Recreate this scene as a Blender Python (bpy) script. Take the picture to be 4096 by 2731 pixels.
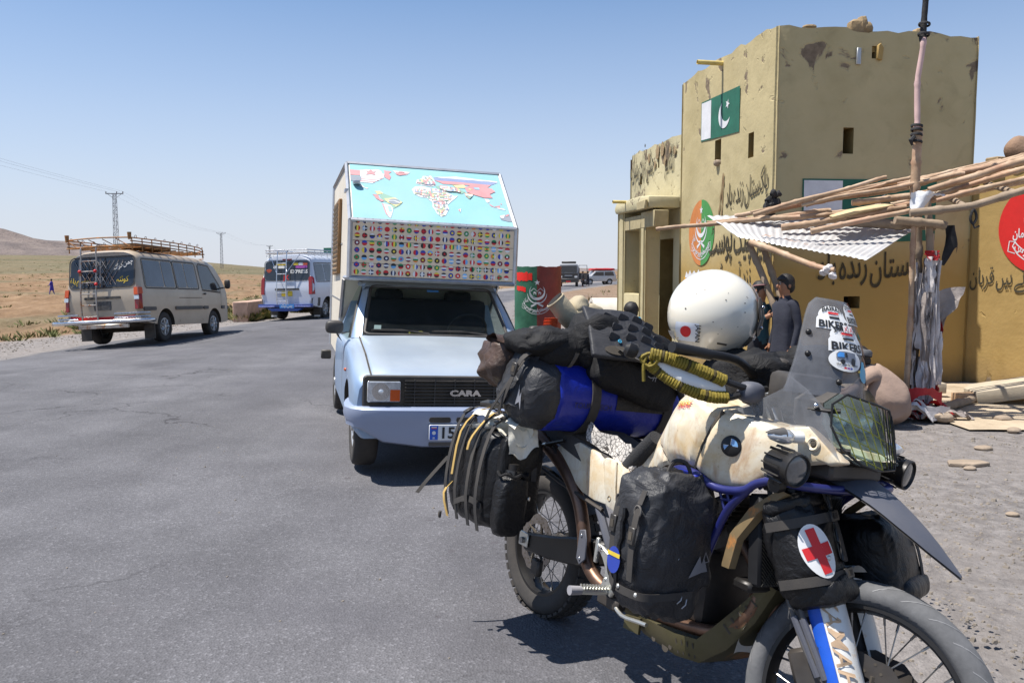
import bpy, bmesh, math, random
from math import sin, cos, pi, radians, sqrt, atan2, hypot
from mathutils import Vector, Matrix, noise
V = Vector
random.seed(7)
for _o in list(bpy.data.objects): bpy.data.objects.remove(_o)
SC = bpy.context.scene
COL = SC.collection

# ---------------------------------------------------------------- camera, sky, sun, exposure
cam = bpy.data.cameras.new('camera'); cam.sensor_width = 36.0; cam.lens = 29.0
cam.clip_start = 0.05; cam.clip_end = 12000
co = bpy.data.objects.new('camera', cam); COL.objects.link(co)
co.location = (0, 0, 1.5); co.rotation_euler = (radians(90 - 4.78), 0, 0)
SC.camera = co
SUN_EL = 67.5; SUN_AZ = V((-0.997, -0.08))
W = bpy.data.worlds.new('World'); SC.world = W; W.use_nodes = True
_n = W.node_tree.nodes; _bg = _n['Background']
_sky = _n.new('ShaderNodeTexSky'); _sky.sky_type = 'NISHITA'; _sky.sun_disc = False
_sky.sun_elevation = radians(SUN_EL); _sky.sun_rotation = atan2(SUN_AZ.x, SUN_AZ.y) % (2 * pi)
_sky.altitude = 1700; _sky.air_density = 1.0; _sky.dust_density = 0.6; _sky.ozone_density = 1.0
_tc = _n.new('ShaderNodeTexCoord'); _sx = _n.new('ShaderNodeSeparateXYZ'); _rp = _n.new('ShaderNodeValToRGB'); _mx = _n.new('ShaderNodeMix'); _mx.data_type = 'RGBA'
for _p, _c in ((.0, .94), (.06, .82), (.13, .58), (.21, .34), (.31, .10), (1.0, .0)):
    _e = _rp.color_ramp.elements.new(_p) if _p not in (0.0, 1.0) else _rp.color_ramp.elements[0 if _p == 0 else -1]; _e.position = _p; _e.color = (_c, _c, _c, 1)
_L = W.node_tree.links; _L.new(_tc.outputs['Generated'], _sx.inputs[0]); _L.new(_sx.outputs[2], _rp.inputs[0]); _L.new(_rp.outputs[0], _mx.inputs[0])
_tn = _n.new('ShaderNodeMix'); _tn.data_type = 'RGBA'; _tn.blend_type = 'MULTIPLY'; _tn.inputs[0].default_value = 1; _tn.inputs[7].default_value = (1.0, 1.2, 1.32, 1); _L.new(_sky.outputs[0], _tn.inputs[6]); _L.new(_tn.outputs[2], _mx.inputs[6]); _mx.inputs[7].default_value = (5.75, 5.9, 6.6, 1)   # dusty air, the same all round
_L.new(_mx.outputs[2], _bg.inputs[0]); _bg.inputs[1].default_value = 0.08
sl = bpy.data.lights.new('sun', 'SUN'); sl.energy = 5.0; sl.angle = radians(0.53); sl.color = (1, .955, .89)
so = bpy.data.objects.new('sun', sl); COL.objects.link(so)
_sd = V((SUN_AZ.x * cos(radians(SUN_EL)), SUN_AZ.y * cos(radians(SUN_EL)), sin(radians(SUN_EL))))
so.rotation_euler = _sd.to_track_quat('Z', 'Y').to_euler(); so.location = (-20, 8, 40)
vs = SC.view_settings; vs.view_transform = 'Standard'; vs.look = 'None'; vs.exposure = 0.6; vs.gamma = 1; vs.use_curve_mapping = False
SC.cycles.max_bounces = 6; SC.cycles.transparent_max_bounces = 12; SC.cycles.caustics_reflective = False; SC.cycles.caustics_refractive = False

# ---------------------------------------------------------------- materials
def srgb(*c):
    f = lambda u: (u / 255 / 12.92) if u / 255 < .04045 else ((u / 255 + .055) / 1.055) ** 2.4
    return tuple(f(u) for u in c)
MATS = {}
class NT:
    def __init__(s, m):
        s.t = m.node_tree; s.n = s.t.nodes; s.l = s.t.links; s.b = s.n['Principled BSDF']
        s.tc = s.n.new('ShaderNodeTexCoord')
    def new(s, ty, **k):
        n = s.n.new(ty)
        for a, b in k.items(): setattr(n, a, b)
        return n
    def noise(s, scale, detail=4, rough=.55, vec=None, dist=0, out=0):
        n = s.new('ShaderNodeTexNoise'); n.inputs['Scale'].default_value = scale; n.inputs['Detail'].default_value = detail
        n.inputs['Roughness'].default_value = rough; n.inputs['Distortion'].default_value = dist
        s.l.new(vec or s.tc.outputs['Object'], n.inputs['Vector']); return n.outputs[out]
    def ramp(s, fac, stops, interp='LINEAR'):
        r = s.new('ShaderNodeValToRGB'); r.color_ramp.interpolation = interp
        e = r.color_ramp.elements
        while len(e) < len(stops): e.new(.5)
        for i, (p, c) in enumerate(stops):
            e[i].position = p
            e[i].color = (c, c, c, 1) if isinstance(c, (int, float)) else (*c[:3], 1)
        s.l.new(fac, r.inputs[0]); return r.outputs[0]
    def val(s, inp, x):
        if isinstance(x, (int, float)): inp.default_value = x
        elif isinstance(x, (tuple, list)): inp.default_value = (*x[:3], 1) if len(inp.default_value) == 4 else x
        else: s.l.new(x, inp)
    def mix(s, fac, a, b, mode='MIX'):
        m = s.new('ShaderNodeMix', data_type='RGBA', blend_type=mode)
        s.val(m.inputs[0], fac); s.val(m.inputs[6], a); s.val(m.inputs[7], b); return m.outputs[2]
    def math(s, op, a, b=0.0, clamp=False):
        m = s.new('ShaderNodeMath', operation=op, use_clamp=clamp); s.val(m.inputs[0], a); s.val(m.inputs[1], b); return m.outputs[0]
    def bump(s, h, strength=.3, dist=.01, prev=None):
        b = s.new('ShaderNodeBump'); b.inputs['Strength'].default_value = strength; b.inputs['Distance'].default_value = dist
        s.l.new(h, b.inputs['Height'])
        if prev: s.l.new(prev, b.inputs['Normal'])
        s.l.new(b.outputs[0], s.b.inputs['Normal']); return b.outputs[0]
    def xyz(s, src=None):
        x = s.new('ShaderNodeSeparateXYZ'); s.l.new(src or s.tc.outputs['Object'], x.inputs[0]); return x.outputs

def newmat(name):
    m = bpy.data.materials.new(name); m.use_nodes = True; MATS[name] = m; return m, NT(m)

def mat(name, col, rough=.55, metal=0.0, vary=.18, scale=6, bump=0.0, bscale=60, dust=0.0, dcol=(.33, .27, .2), dscale=5,
        rust=0.0, rcol=(.30, .12, .03), rscale=4, coat=0, spec=.5, bdist=.004, rvar=.15):
    m, t = newmat(name)
    a = t.noise(scale, 5, .6)
    k0, k1 = 1 - vary, 1 + vary
    c = t.ramp(a, [(.3, tuple(x * k0 for x in col)), (.7, tuple(min(1, x * k1) for x in col))])
    if rust:
        r = t.noise(rscale, 6, .65, dist=.4)
        rf = t.ramp(r, [(.62 - rust * .3, 0.0), (.72 - rust * .25, 1.0)])
        r2 = t.noise(rscale * 6, 3)
        c = t.mix(rf, c, t.mix(r2, rcol, tuple(min(1, x * 2.2) for x in rcol)))
    if dust:
        d = t.noise(dscale, 6, .65)
        df = t.math('MULTIPLY', t.ramp(d, [(.3, 0.15), (.75, 1.0)]), dust)
        c = t.mix(df, c, dcol)
        t.l.new(t.math('ADD', t.math('MULTIPLY', df, .5), rough, True), t.b.inputs['Roughness'])
    else:
        t.l.new(t.math('ADD', t.math('MULTIPLY', t.math('SUBTRACT', t.noise(scale * 3, 3), .5), rvar * 2), rough, True), t.b.inputs['Roughness'])
    t.l.new(c, t.b.inputs['Base Color'])
    t.b.inputs['Metallic'].default_value = metal; t.b.inputs['Specular IOR Level'].default_value = spec
    if coat: t.b.inputs['Coat Weight'].default_value = coat; t.b.inputs['Coat Roughness'].default_value = .08
    if bump: t.bump(t.noise(bscale, 5, .65), bump, bdist)
    return m
def glass(name, col=(.9, .95, .95), rough=.03, alpha=.35, vary=0, ior=1.45, tint=.9):
    """Thin pane: glossy film over transparent, dirt as a part-opaque layer."""
    m, t = newmat(name)
    out = t.n['Material Output']
    tr = t.new('ShaderNodeBsdfTransparent'); tr.inputs[0].default_value = (*col, 1)
    mx = t.new('ShaderNodeMixShader')
    t.b.inputs['Base Color'].default_value = (*[c * tint for c in col], 1)
    t.b.inputs['Roughness'].default_value = rough; t.b.inputs['Specular IOR Level'].default_value = .8
    if vary:
        f = t.ramp(t.noise(9, 6, .7), [(.3, max(0, alpha - vary)), (.75, min(1, alpha + vary))]); t.l.new(f, mx.inputs[0])
    else: mx.inputs[0].default_value = alpha
    t.l.new(tr.outputs[0], mx.inputs[1]); t.l.new(t.b.outputs[0], mx.inputs[2]); t.l.new(mx.outputs[0], out.inputs[0])
    return m

# ---------------------------------------------------------------- mesh builder
def frame_of(d):
    d = V(d).normalized(); u = V((0, 0, 1)) if abs(d.z) < .95 else V((1, 0, 0))
    x = u.cross(d).normalized(); return x, d.cross(x)
class MB:
    def __init__(s): s.v = []; s.f = []; s.mi = []; s.T = None; s.k = 0
    def add(s, vs, fs, mi=None):
        b = len(s.v)
        s.v += [tuple(s.T @ V(p)) if s.T else tuple(p) for p in vs]
        s.f += [tuple(i + b for i in f) for f in fs]; s.mi += [s.k if mi is None else mi] * len(fs); return s
    def box(s, c, d, R=None):
        x, y, z = d[0] / 2, d[1] / 2, d[2] / 2
        P = [V(p) for p in ((-x, -y, -z), (x, -y, -z), (x, y, -z), (-x, y, -z), (-x, -y, z), (x, -y, z), (x, y, z), (-x, y, z))]
        if R is not None: P = [R @ p for p in P]
        return s.add([V(c) + p for p in P], [(3, 2, 1, 0), (4, 5, 6, 7), (0, 1, 5, 4), (1, 2, 6, 5), (2, 3, 7, 6), (3, 0, 4, 7)])
    def loft(s, rings, cap=True, closed=False, flip=False):
        n = len(rings[0]); vs = [p for r in rings for p in r]; fs = []
        m = len(rings)
        for i in range(m if closed else m - 1):
            j = (i + 1) % m
            for k in range(n):
                l = (k + 1) % n; fs.append((i * n + k, i * n + l, j * n + l, j * n + k))
        if cap and not closed: fs += [tuple(range(n))[::-1], tuple((m - 1) * n + k for k in range(n))]
        if flip: fs = [f[::-1] for f in fs]
        return s.add(vs, fs)
    def tube(s, pts, r=.01, n=8, closed=False, cap=True, flat=1.0, smooth=0):
        pts = [V(p) for p in pts]
        rs = r if isinstance(r, (list, tuple)) else [r] * len(pts)
        if smooth and len(pts) > 2:
            q = []; rr = []
            m = len(pts)
            for i in range(m if closed else m - 1):
                p0 = pts[(i - 1) % m] if closed or i > 0 else pts[i]; p1 = pts[i]; p2 = pts[(i + 1) % m]
                p3 = pts[(i + 2) % m] if closed or i + 2 < m else p2
                for k in range(smooth):
                    u = k / smooth
                    q.append(.5 * ((2 * p1) + (p2 - p0) * u + (2 * p0 - 5 * p1 + 4 * p2 - p3) * u * u + (3 * p1 - p0 - 3 * p2 + p3) * u ** 3))
                    rr.append(rs[i] * (1 - u) + rs[(i + 1) % m] * u)
            if not closed: q.append(pts[-1]); rr.append(rs[-1])
            pts, rs = q, rr
        rings = []; m = len(pts); px = None
        for i, p in enumerate(pts):
            a = pts[(i - 1) % m] if closed or i else p; b = pts[(i + 1) % m] if closed or i < m - 1 else p
            d = (b - a); d = d.normalized() if d.length > 1e-9 else V((0, 0, 1))
            if px is None: x, y = frame_of(d)
            else:
                x = px - d * px.dot(d)
                x = x.normalized() if x.length > 1e-6 else frame_of(d)[0]
                y = d.cross(x)
            px = x
            rings.append([p + (x * cos(2 * pi * k / n) + y * sin(2 * pi * k / n) * flat) * rs[i] for k in range(n)])
        return s.loft(rings, cap, closed)
    def cyl(s, p0, p1, r0, r1=None, n=16, cap=True): return s.tube([p0, p1], [r0, r0 if r1 is None else r1], n, cap=cap)
    def lathe(s, prof, o=(0, 0, 0), d=(0, 0, 1), n=24, cap=True, closed=False, a0=0, a1=2 * pi):
        x, y = frame_of(d); d = V(d).normalized(); o = V(o)
        full = abs(a1 - a0 - 2 * pi) < 1e-6
        if full: rings = [[o + d * h + (x * cos(2 * pi * k / n) + y * sin(2 * pi * k / n)) * r for k in range(n)] for r, h in prof]; return s.loft(rings, cap, closed)
        P = [[o + d * h + (x * cos(a0 + (a1 - a0) * k / n) + y * sin(a0 + (a1 - a0) * k / n)) * r for k in range(n + 1)] for r, h in prof]
        return s.grid(P)
    def grid(s, P, wu=False, wv=False):
        m, n = len(P), len(P[0]); fs = []
        for i in range(m if wu else m - 1):
            for j in range(n if wv else n - 1):
                a, b = (i + 1) % m, (j + 1) % n; fs.append((i * n + j, i * n + b, a * n + b, a * n + j))
        return s.add([p for r in P for p in r], fs)
    def prism(s, poly, f0, f1):
        """poly: 2-D outline; f0/f1 map (a,b) to the two faces."""
        n = len(poly); return s.add([f0(*p) for p in poly] + [f1(*p) for p in poly],
            [tuple(range(n))[::-1], tuple(range(n, 2 * n))] + [(i, (i + 1) % n, n + (i + 1) % n, n + i) for i in range(n)])
    def pxz(s, poly, y0, y1): return s.prism(poly, lambda a, b: (a, y0, b), lambda a, b: (a, y1, b))
    def pyz(s, poly, x0, x1): return s.prism(poly, lambda a, b: (x0, a, b), lambda a, b: (x1, a, b))
    def pxy(s, poly, z0, z1): return s.prism(poly, lambda a, b: (a, b, z0), lambda a, b: (a, b, z1))
    def ell(s, c, r, nu=16, nv=10, e1=1.0, e2=1.0, R=None, fn=None):
        """superellipsoid; fn(p) may displace a local point."""
        sg = lambda x, e: math.copysign(abs(x) ** e, x)
        P = []
        for i in range(1, nv):
            a = -pi / 2 + pi * i / nv
            P.append([V((r[0] * sg(cos(a), e1) * sg(cos(2 * pi * j / nu), e2), r[1] * sg(cos(a), e1) * sg(sin(2 * pi * j / nu), e2), r[2] * sg(sin(a), e1))) for j in range(nu)])
        P = [[V((0, 0, -r[2]))] * nu] + P + [[V((0, 0, r[2]))] * nu]
        P = [[(fn(p) if fn else p) for p in r_] for r_ in P]
        P = [[V(c) + (R @ p if R is not None else p) for p in r_] for r_ in P]
        n0 = len(s.v); s.loft(P, cap=False); return s
    def build(s, name, mats, parent=None, bevel=0, seg=1, ang=38, weld=1e-5, sub=0, **props):
        me = bpy.data.meshes.new(name); me.from_pydata(s.v, [], s.f)
        bm = bmesh.new(); bm.from_mesh(me)
        bm.faces.ensure_lookup_table()
        for f, k in zip(bm.faces, s.mi): f.material_index = k
        bmesh.ops.remove_doubles(bm, verts=bm.verts, dist=weld)
        bmesh.ops.dissolve_degenerate(bm, edges=bm.edges, dist=1e-6)
        if bevel:
            bmesh.ops.recalc_face_normals(bm, faces=bm.faces)
            ed = [e for e in bm.edges if len(e.link_faces) == 2 and e.calc_face_angle(0) > radians(35)]
            bmesh.ops.bevel(bm, geom=ed, offset=bevel, segments=seg, affect='EDGES', profile=.5, clamp_overlap=True)
        bmesh.ops.recalc_face_normals(bm, faces=bm.faces)
        bm.to_mesh(me); bm.free()
        for m in (mats if isinstance(mats, (list, tuple)) else [mats]): me.materials.append(m)
        me.shade_smooth(); me.set_sharp_from_angle(angle=radians(ang))
        o = bpy.data.objects.new(name, me); COL.objects.link(o)
        if parent is not None: o.parent = parent
        if sub:
            md = o.modifiers.new('sub', 'SUBSURF'); md.levels = md.render_levels = sub
        for k, v in props.items(): o[k] = v
        return o
def tag(o, label, cat, group=None, kind=None):
    if label: o['label'] = label
    if cat: o['category'] = cat
    if group: o['group'] = group
    if kind: o['kind'] = kind
    return o
def thing(name, label, cat, loc=(0, 0, 0), M=None, group=None):
    o = bpy.data.objects.new(name, None); COL.objects.link(o); o.empty_display_size = .1
    if M is not None: o.matrix_world = M
    else: o.location = loc
    return tag(o, label, cat, group)
def frame(loc, heading=0, lean=0, pitch=0):
    """x forward at the heading (deg from +X), lean = roll towards own left, pitch = nose down."""
    return Matrix.Translation(V(loc)) @ Matrix.Rotation(radians(heading), 4, 'Z') @ Matrix.Rotation(radians(pitch), 4, 'Y') @ Matrix.Rotation(radians(-lean), 4, 'X')
def copy_tree(o, parent=None):
    c = o.copy(); COL.objects.link(c)
    if parent is not None: c.parent = parent
    for ch in list(o.children): copy_tree(ch, c)
    return c
# ---------------------------------------------------------------- lettering
_TX = {}
def _shape(s):
    import unicodedata
    if not any(ord(c) > 0x5ff for c in s): return s
    return s
def text_geo(s, size=1.0, weight=0.0, shear=0.0, sp=1.0, align='CENTER'):
    k = (s, weight, shear, sp, align)
    if k not in _TX:
        c = bpy.data.curves.new('t', 'FONT'); c.body = s; c.size = 1; c.shear = shear; c.offset = weight; c.space_character = sp
        c.align_x = align; c.resolution_u = 3
        o = bpy.data.objects.new('t', c); COL.objects.link(o)
        me = bpy.data.meshes.new_from_object(o.evaluated_get(bpy.context.evaluated_depsgraph_get()))
        _TX[k] = ([tuple(v.co[:2]) for v in me.vertices], [tuple(p.vertices) for p in me.polygons])
        bpy.data.objects.remove(o); bpy.data.curves.remove(c); bpy.data.meshes.remove(me)
    v, f = _TX[k]; return [(a * size, b * size) for a, b in v], f
def urdu(s):
    import unicodedata
    F = {}
    for cp in list(range(0xFB50, 0xFC00)) + list(range(0xFE70, 0xFF00)):
        d = unicodedata.decomposition(chr(cp)).split()
        if len(d) == 2: F.setdefault(chr(int(d[1], 16)), {})[d[0]] = chr(cp)
    out = []; n = len(s)
    du = lambda ch: ch in F and '<initial>' in F[ch]
    jo = lambda ch: ch in F and '<final>' in F[ch]
    for i, ch in enumerate(s):
        if ch not in F: out.append(ch); continue
        p = i > 0 and du(s[i - 1]) and jo(ch); nx = i < n - 1 and du(ch) and jo(s[i + 1])
        k = '<medial>' if p and nx else '<final>' if p else '<initial>' if nx else '<isolated>'
        out.append(F[ch].get(k, ch))
    return ''.join(reversed(out))
def put_text(mb, s, fn, size, weight=0.0, shear=0.0, sp=1.0, align='CENTER', sx=1.0, tilt=0.0):
    v, f = text_geo(s, size, weight, shear, sp, align)
    mb.add([fn(a * sx, b + a * sx * tilt) for a, b in v], f); return mb
def put_urdu(mb, s, fn, size, weight=.012, sx=.8, fall=.1, shear=0.0):
    """each word on its own falling baseline, as the sloping calligraphic hand does"""
    ws = s.split(' '); x = 0; items = []
    for w in ws:
        v, f = text_geo(urdu(w), size, weight, shear, 1.0, 'LEFT')
        if not v: continue
        x0 = min(a for a, b in v); x1 = max(a for a, b in v)
        items.append((v, f, x0, x1))
    tot = sum((b - a) * sx for _, _, a, b in items) + size * .16 * (len(items) - 1); x = tot / 2
    for v, f, x0, x1 in items:
        w = (x1 - x0) * sx
        mb.add([fn(x - w + (a - x0) * sx, b * 1.35 + (a - x0) * sx * fall) for a, b in v], f)
        x -= w + size * .16
    return mb
def star(cx, cy, r, k=.4, rot=0, n=5): return [(cx + (r if i % 2 == 0 else r * k) * sin(rot + pi * i / n), cy + (r if i % 2 == 0 else r * k) * cos(rot + pi * i / n)) for i in range(2 * n)]
def crescent(cx, cy, R, r, dx, dy, n=28):
    """outer circle R minus circle r shifted by (dx,dy)"""
    d = hypot(dx, dy); a = atan2(dy, dx)
    x = (R * R - r * r + d * d) / (2 * d); h = sqrt(max(0, R * R - x * x)); t0 = atan2(h, x); u0 = atan2(h, x - d)
    P = [(cx + R * cos(a + t0 + (2 * pi - 2 * t0) * i / n), cy + R * sin(a + t0 + (2 * pi - 2 * t0) * i / n)) for i in range(n + 1)]
    P += [(cx + dx + r * cos(a - u0 - (2 * pi - 2 * u0) * i / n), cy + dy + r * sin(a - u0 - (2 * pi - 2 * u0) * i / n)) for i in range(1, n)]
    return P
def disc2(cx, cy, rx, ry=None, n=24, a0=0, a1=2 * pi):
    ry = ry or rx; full = a1 - a0 > 6.28
    return [(cx + rx * cos(a0 + (a1 - a0) * i / (n if full else n - 1)), cy + ry * sin(a0 + (a1 - a0) * i / (n if full else n - 1))) for i in range(n)]
def band2(pts, w):
    """outline of a stroked polyline; w number or list"""
    ws = w if isinstance(w, (list, tuple)) else [w] * len(pts); L = []; R = []
    for i, p in enumerate(pts):
        a = pts[max(0, i - 1)]; b = pts[min(len(pts) - 1, i + 1)]; dx, dy = b[0] - a[0], b[1] - a[1]; l = hypot(dx, dy) or 1
        L.append((p[0] - dy / l * ws[i] / 2, p[1] + dx / l * ws[i] / 2)); R.append((p[0] + dy / l * ws[i] / 2, p[1] - dx / l * ws[i] / 2))
    return L, R
def put_poly(mb, poly, fn): mb.add([fn(*p) for p in poly], [tuple(range(len(poly)))]); return mb
def put_band(mb, pts, w, fn):
    L, R = band2(pts, w); n = len(L); mb.add([fn(*p) for p in L + R], [(i, i + 1, n + i + 1, n + i) for i in range(n - 1)]); return mb
def put_ring(mb, cx, cy, r0, r1, fn, n=28, sy=1.0, a0=0, a1=2 * pi):
    m = n + 1
    A = [fn(cx + r0 * cos(a0 + (a1 - a0) * i / n), cy + sy * r0 * sin(a0 + (a1 - a0) * i / n)) for i in range(m)]
    B = [fn(cx + r1 * cos(a0 + (a1 - a0) * i / n), cy + sy * r1 * sin(a0 + (a1 - a0) * i / n)) for i in range(m)]
    mb.add(A + B, [(i, i + 1, m + i + 1, m + i) for i in range(n)]); return mb
def put_disc(mb, cx, cy, r, fn, n=20, sy=1.0):
    mb.add([fn(cx, cy)] + [fn(cx + r * cos(2 * pi * i / n), cy + sy * r * sin(2 * pi * i / n)) for i in range(n)], [(0, 1 + i, 1 + (i + 1) % n) for i in range(n)]); return mb
def emblem(mb, fn, r):
    """star over a crescent holding hills and camels, two crossed swords, a ribbon: origin at the crescent's centre"""
    put_poly(mb, star(0, r * 1.18, r * .36), fn)
    put_poly(mb, crescent(0, 0, r, r * .86, 0, r * .2), fn)
    put_band(mb, [(-r * .8, r * .12), (-r * .4, r * .48), (0, r * .1), (r * .4, r * .48), (r * .8, r * .12)], r * .07, fn)
    for sx in (-.3, .3):
        put_poly(mb, [(r * (sx + a), r * b) for a, b in ((-.2, -.1), (-.12, .0), (-.02, .1), (.1, 0), (.2, -.05), (.16, -.35), (.12, -.35), (.1, -.15), (-.06, -.15), (-.08, -.35), (-.12, -.35), (-.13, -.1), (-.2, .02), (-.26, .0))], fn)
    for k in (-1, 1):
        pts = [(k * r * (1.22 * cos(a)), r * (-.05 + 1.35 * sin(a))) for a in [radians(-5 - 8 * i) for i in range(9)]]
        pts += [(k * r * .3 * -1 * .0 + k * r * .1, -r * 1.3), (-k * r * .35, -r * 1.55), (-k * r * .75, -r * 1.75)]
        put_band(mb, pts, [r * .03, r * .06, r * .09, r * .11, r * .12, r * .13, r * .13, r * .13, r * .13, r * .16, r * .2, r * .24], fn)
    arc = lambda R, cy, a: (R * sin(a), cy - R * cos(a))
    A = [arc(2.1 * r, -.15 * r, radians(-52 + 104 * i / 16)) for i in range(17)]; B = [arc(2.1 * r, -.62 * r, radians(-46 + 92 * i / 16)) for i in range(17)]
    put_band(mb, A, r * .06, fn); put_band(mb, B, r * .06, fn)
    for k in (-1, 1):
        a = A[0 if k < 0 else -1]; b = B[0 if k < 0 else -1]
        put_band(mb, [a, (a[0] + k * r * .12, (a[1] + b[1]) / 2 + r * .1), b], r * .06, fn)
        put_band(mb, [(a[0] - k * r * .05, a[1] + r * .02), (a[0] + k * r * .3, a[1] + r * .06), (a[0] + k * r * .36, b[1] + r * .15), (b[0] + k * r * .12, b[1] + r * .02)], r * .05, fn)
    put_urdu(mb, 'بلوچستان لیویز فورس', lambda a, b: fn(a, b * 1.0 - 2.42 * r + a * a / (4.2 * r)), r * .44, .02, .9, 0)
    put_urdu(mb, 'امان', lambda a, b: fn(a - 1.45 * r, b - r * 1.2), r * .5, .02, .8, 0)
    return mb
# ---------------------------------------------------------------- terrain, road, hills
def lerp_tab(tab, q):
    if q <= tab[0][0]: return tab[0][1]
    for (a, b), (c, d) in zip(tab, tab[1:]):
        if q <= c: return b + (d - b) * (q - a) / (c - a)
    return tab[-1][1]
def sm(a, b, q): t = min(1, max(0, (q - a) / (b - a))); return t * t * (3 - 2 * t)
RL = [(-30, -7.5), (0, -8.6), (8, -9.4), (16, -10.2), (20, -10.3), (24, -9.2), (27.2, -8.3), (34, -6.9), (45, -4.8), (60, -2.4), (90, 4), (130, 14), (200, 36), (400, 110)]
RR = [(-30, 2.6), (0, 2.1), (3.4, 1.95), (6, 1.5), (12, .6), (23, .05), (41, .3), (60, 3.0), (90, 9.5), (130, 20), (200, 43), (400, 120)]
rl = lambda y: lerp_tab(RL, y); rr = lambda y: lerp_tab(RR, y)
def fb(x, y, s, o=4, z=0.0): return noise.fractal(V((x / s, y / s, z)), .9, 2.1, o)
def road_z(x, y): return -.052 * max(0, -6.3 - x) * sm(10, 16, y) * (1 - sm(40, 70, y))
def terr(x, y):
    dl = rl(y) - x; dr = x - rr(y); r = hypot(x, y)
    if dl > 0:
        base = road_z(rl(y), y) - .03
        p = lerp_tab([(0, 0), (2.2, -.02), (4, -.06), (9, -.3), (30, -.75), (60, -.95), (85, -.5), (110, .0), (150, .35), (4000, .35)], dl)
        q = sm(.2, .5, -x / max(1, y)) * sm(0, 10, y)
        far = (.0045 + .0195 * q) * max(0, r - 95) * (1 - sm(500, 1500, r) * .55)
        am = sm(2.0, 7, dl) * (.62 if dl < 75 else .62 + .9 * sm(75, 240, dl))
        n = fb(x, y, 6.5, 5) * (.7 if dl < 75 else .35) + abs(fb(x, y, 2.6, 4, 3)) * .55 * (1 - sm(45, 90, dl)) - .15
        return base + p + far + am * n + sm(3, 9, dl) * .35 * max(0, fb(x, y, 11, 3, 9)) * (1 - sm(60, 120, dl))
    if dr > 0:
        k = sm(.6, 5, dr)
        z = -.03 + .025 * k * fb(x, y, 1.7, 4) + sm(0, 1.2, dr) * .028
        b = sm(26, 30, y) * (1 - sm(40, 52, y)) * sm(1.2, 3, dr) * (1 - sm(12, 18, dr))
        z += b * (.55 + .3 * fb(x, y, 2.2, 4)) * .55
        return z + sm(120, 600, y) * .6 * fb(x, y, 60, 3)
    e = min(-dl, -dr); return road_z(x, y) - .03 - .05 * sm(0, 1, e)
def spread(a, b, fine0, fine1, step, grow):
    L = [fine0]
    while L[-1] < fine1: L.append(L[-1] + step)
    st = step; q = L[-1]
    while q < b: st *= grow; q += st; L.append(q)
    st = step; q = fine0; pre = []
    while q > a: st *= grow; q -= st; pre.append(q)
    return pre[::-1] + L
m, t = newmat('earth')
at = t.new('ShaderNodeAttribute', attribute_name='zone'); zx = t.xyz(at.outputs['Color'])
ob = t.tc.outputs['Object']
dirt = t.ramp(t.noise(.55, 10, .78), [(.25, srgb(84, 66, 50)), (.48, srgb(126, 102, 78)), (.75, srgb(156, 131, 105))])
grav = t.ramp(t.noise(9, 8, .7), [(.3, srgb(98, 93, 91)), (.5, srgb(130, 125, 122)), (.72, srgb(160, 154, 151))])
gdust = t.ramp(t.noise(.7, 6, .6), [(.35, 0.0), (.7, .75)])
grav = t.mix(gdust, grav, srgb(138, 131, 126))
mp_ = t.new('ShaderNodeMapping'); mp_.inputs['Scale'].default_value = (.06, .012, 1); t.l.new(t.tc.outputs['Object'], mp_.inputs[0])
scr = t.ramp(t.math('ADD', t.math('MULTIPLY', t.noise(1.1, 9, .8), .62), t.math('MULTIPLY', t.noise(1.0, 8, .72, vec=mp_.outputs[0]), .38)), [(.35, srgb(66, 66, 46)), (.5, srgb(104, 98, 76)), (.66, srgb(134, 122, 98))])
c = t.mix(zx[0], dirt, scr); c = t.mix(zx[1], c, grav)
t.l.new(c, t.b.inputs['Base Color']); t.b.inputs['Roughness'].default_value = .95; t.b.inputs['Specular IOR Level'].default_value = .15
h = t.math('ADD', t.noise(38, 6, .75), t.math('MULTIPLY', t.noise(3, 6, .6), 2.0)); b0 = t.bump(t.noise(1.3, 5, .6), .8, .18); t.bump(h, .8, .03, b0)
EARTH = m
xs = spread(-1500, 2500, -42, 14, .55, 1.075); ys = spread(-60, 3600, -3, 62, .6, 1.07)
P = [[(x, y, terr(x, y)) for x in xs] for y in ys]
g = MB().grid(P).build('ground', EARTH, ang=180, weld=0, kind='structure')
ca = g.data.color_attributes.new('zone', 'FLOAT_COLOR', 'POINT')
for i, v in enumerate(g.data.vertices):
    x, y, z = v.co; dl = rl(y) - x; dr = x - rr(y)
    s_ = 0; gr = 0
    if dl > 0:
        gr = 1 - sm(1.8, 3.6, dl + .8 * fb(x, y, 3, 3)); n = fb(x, y, 16, 4, 5)
        s_ = max(sm(80, 130, dl), sm(.12, .5, n) * sm(4, 9, dl) * .8)
        if dl > 100: s_ = .75 + .25 * sm(-.4, .4, fb(x, y, 45, 4))
    elif dr > 0:
        gr = 1 - sm(34, 60, hypot(x, y)) * .8; gr = min(gr, 1 - sm(20, 28, y) * .75); s_ = sm(60, 160, y) * sm(0, .3, fb(x, y, 25, 4)) * .8
    else: gr = 1
    ca.data[i].color = (s_, gr, 0, 1)

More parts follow.
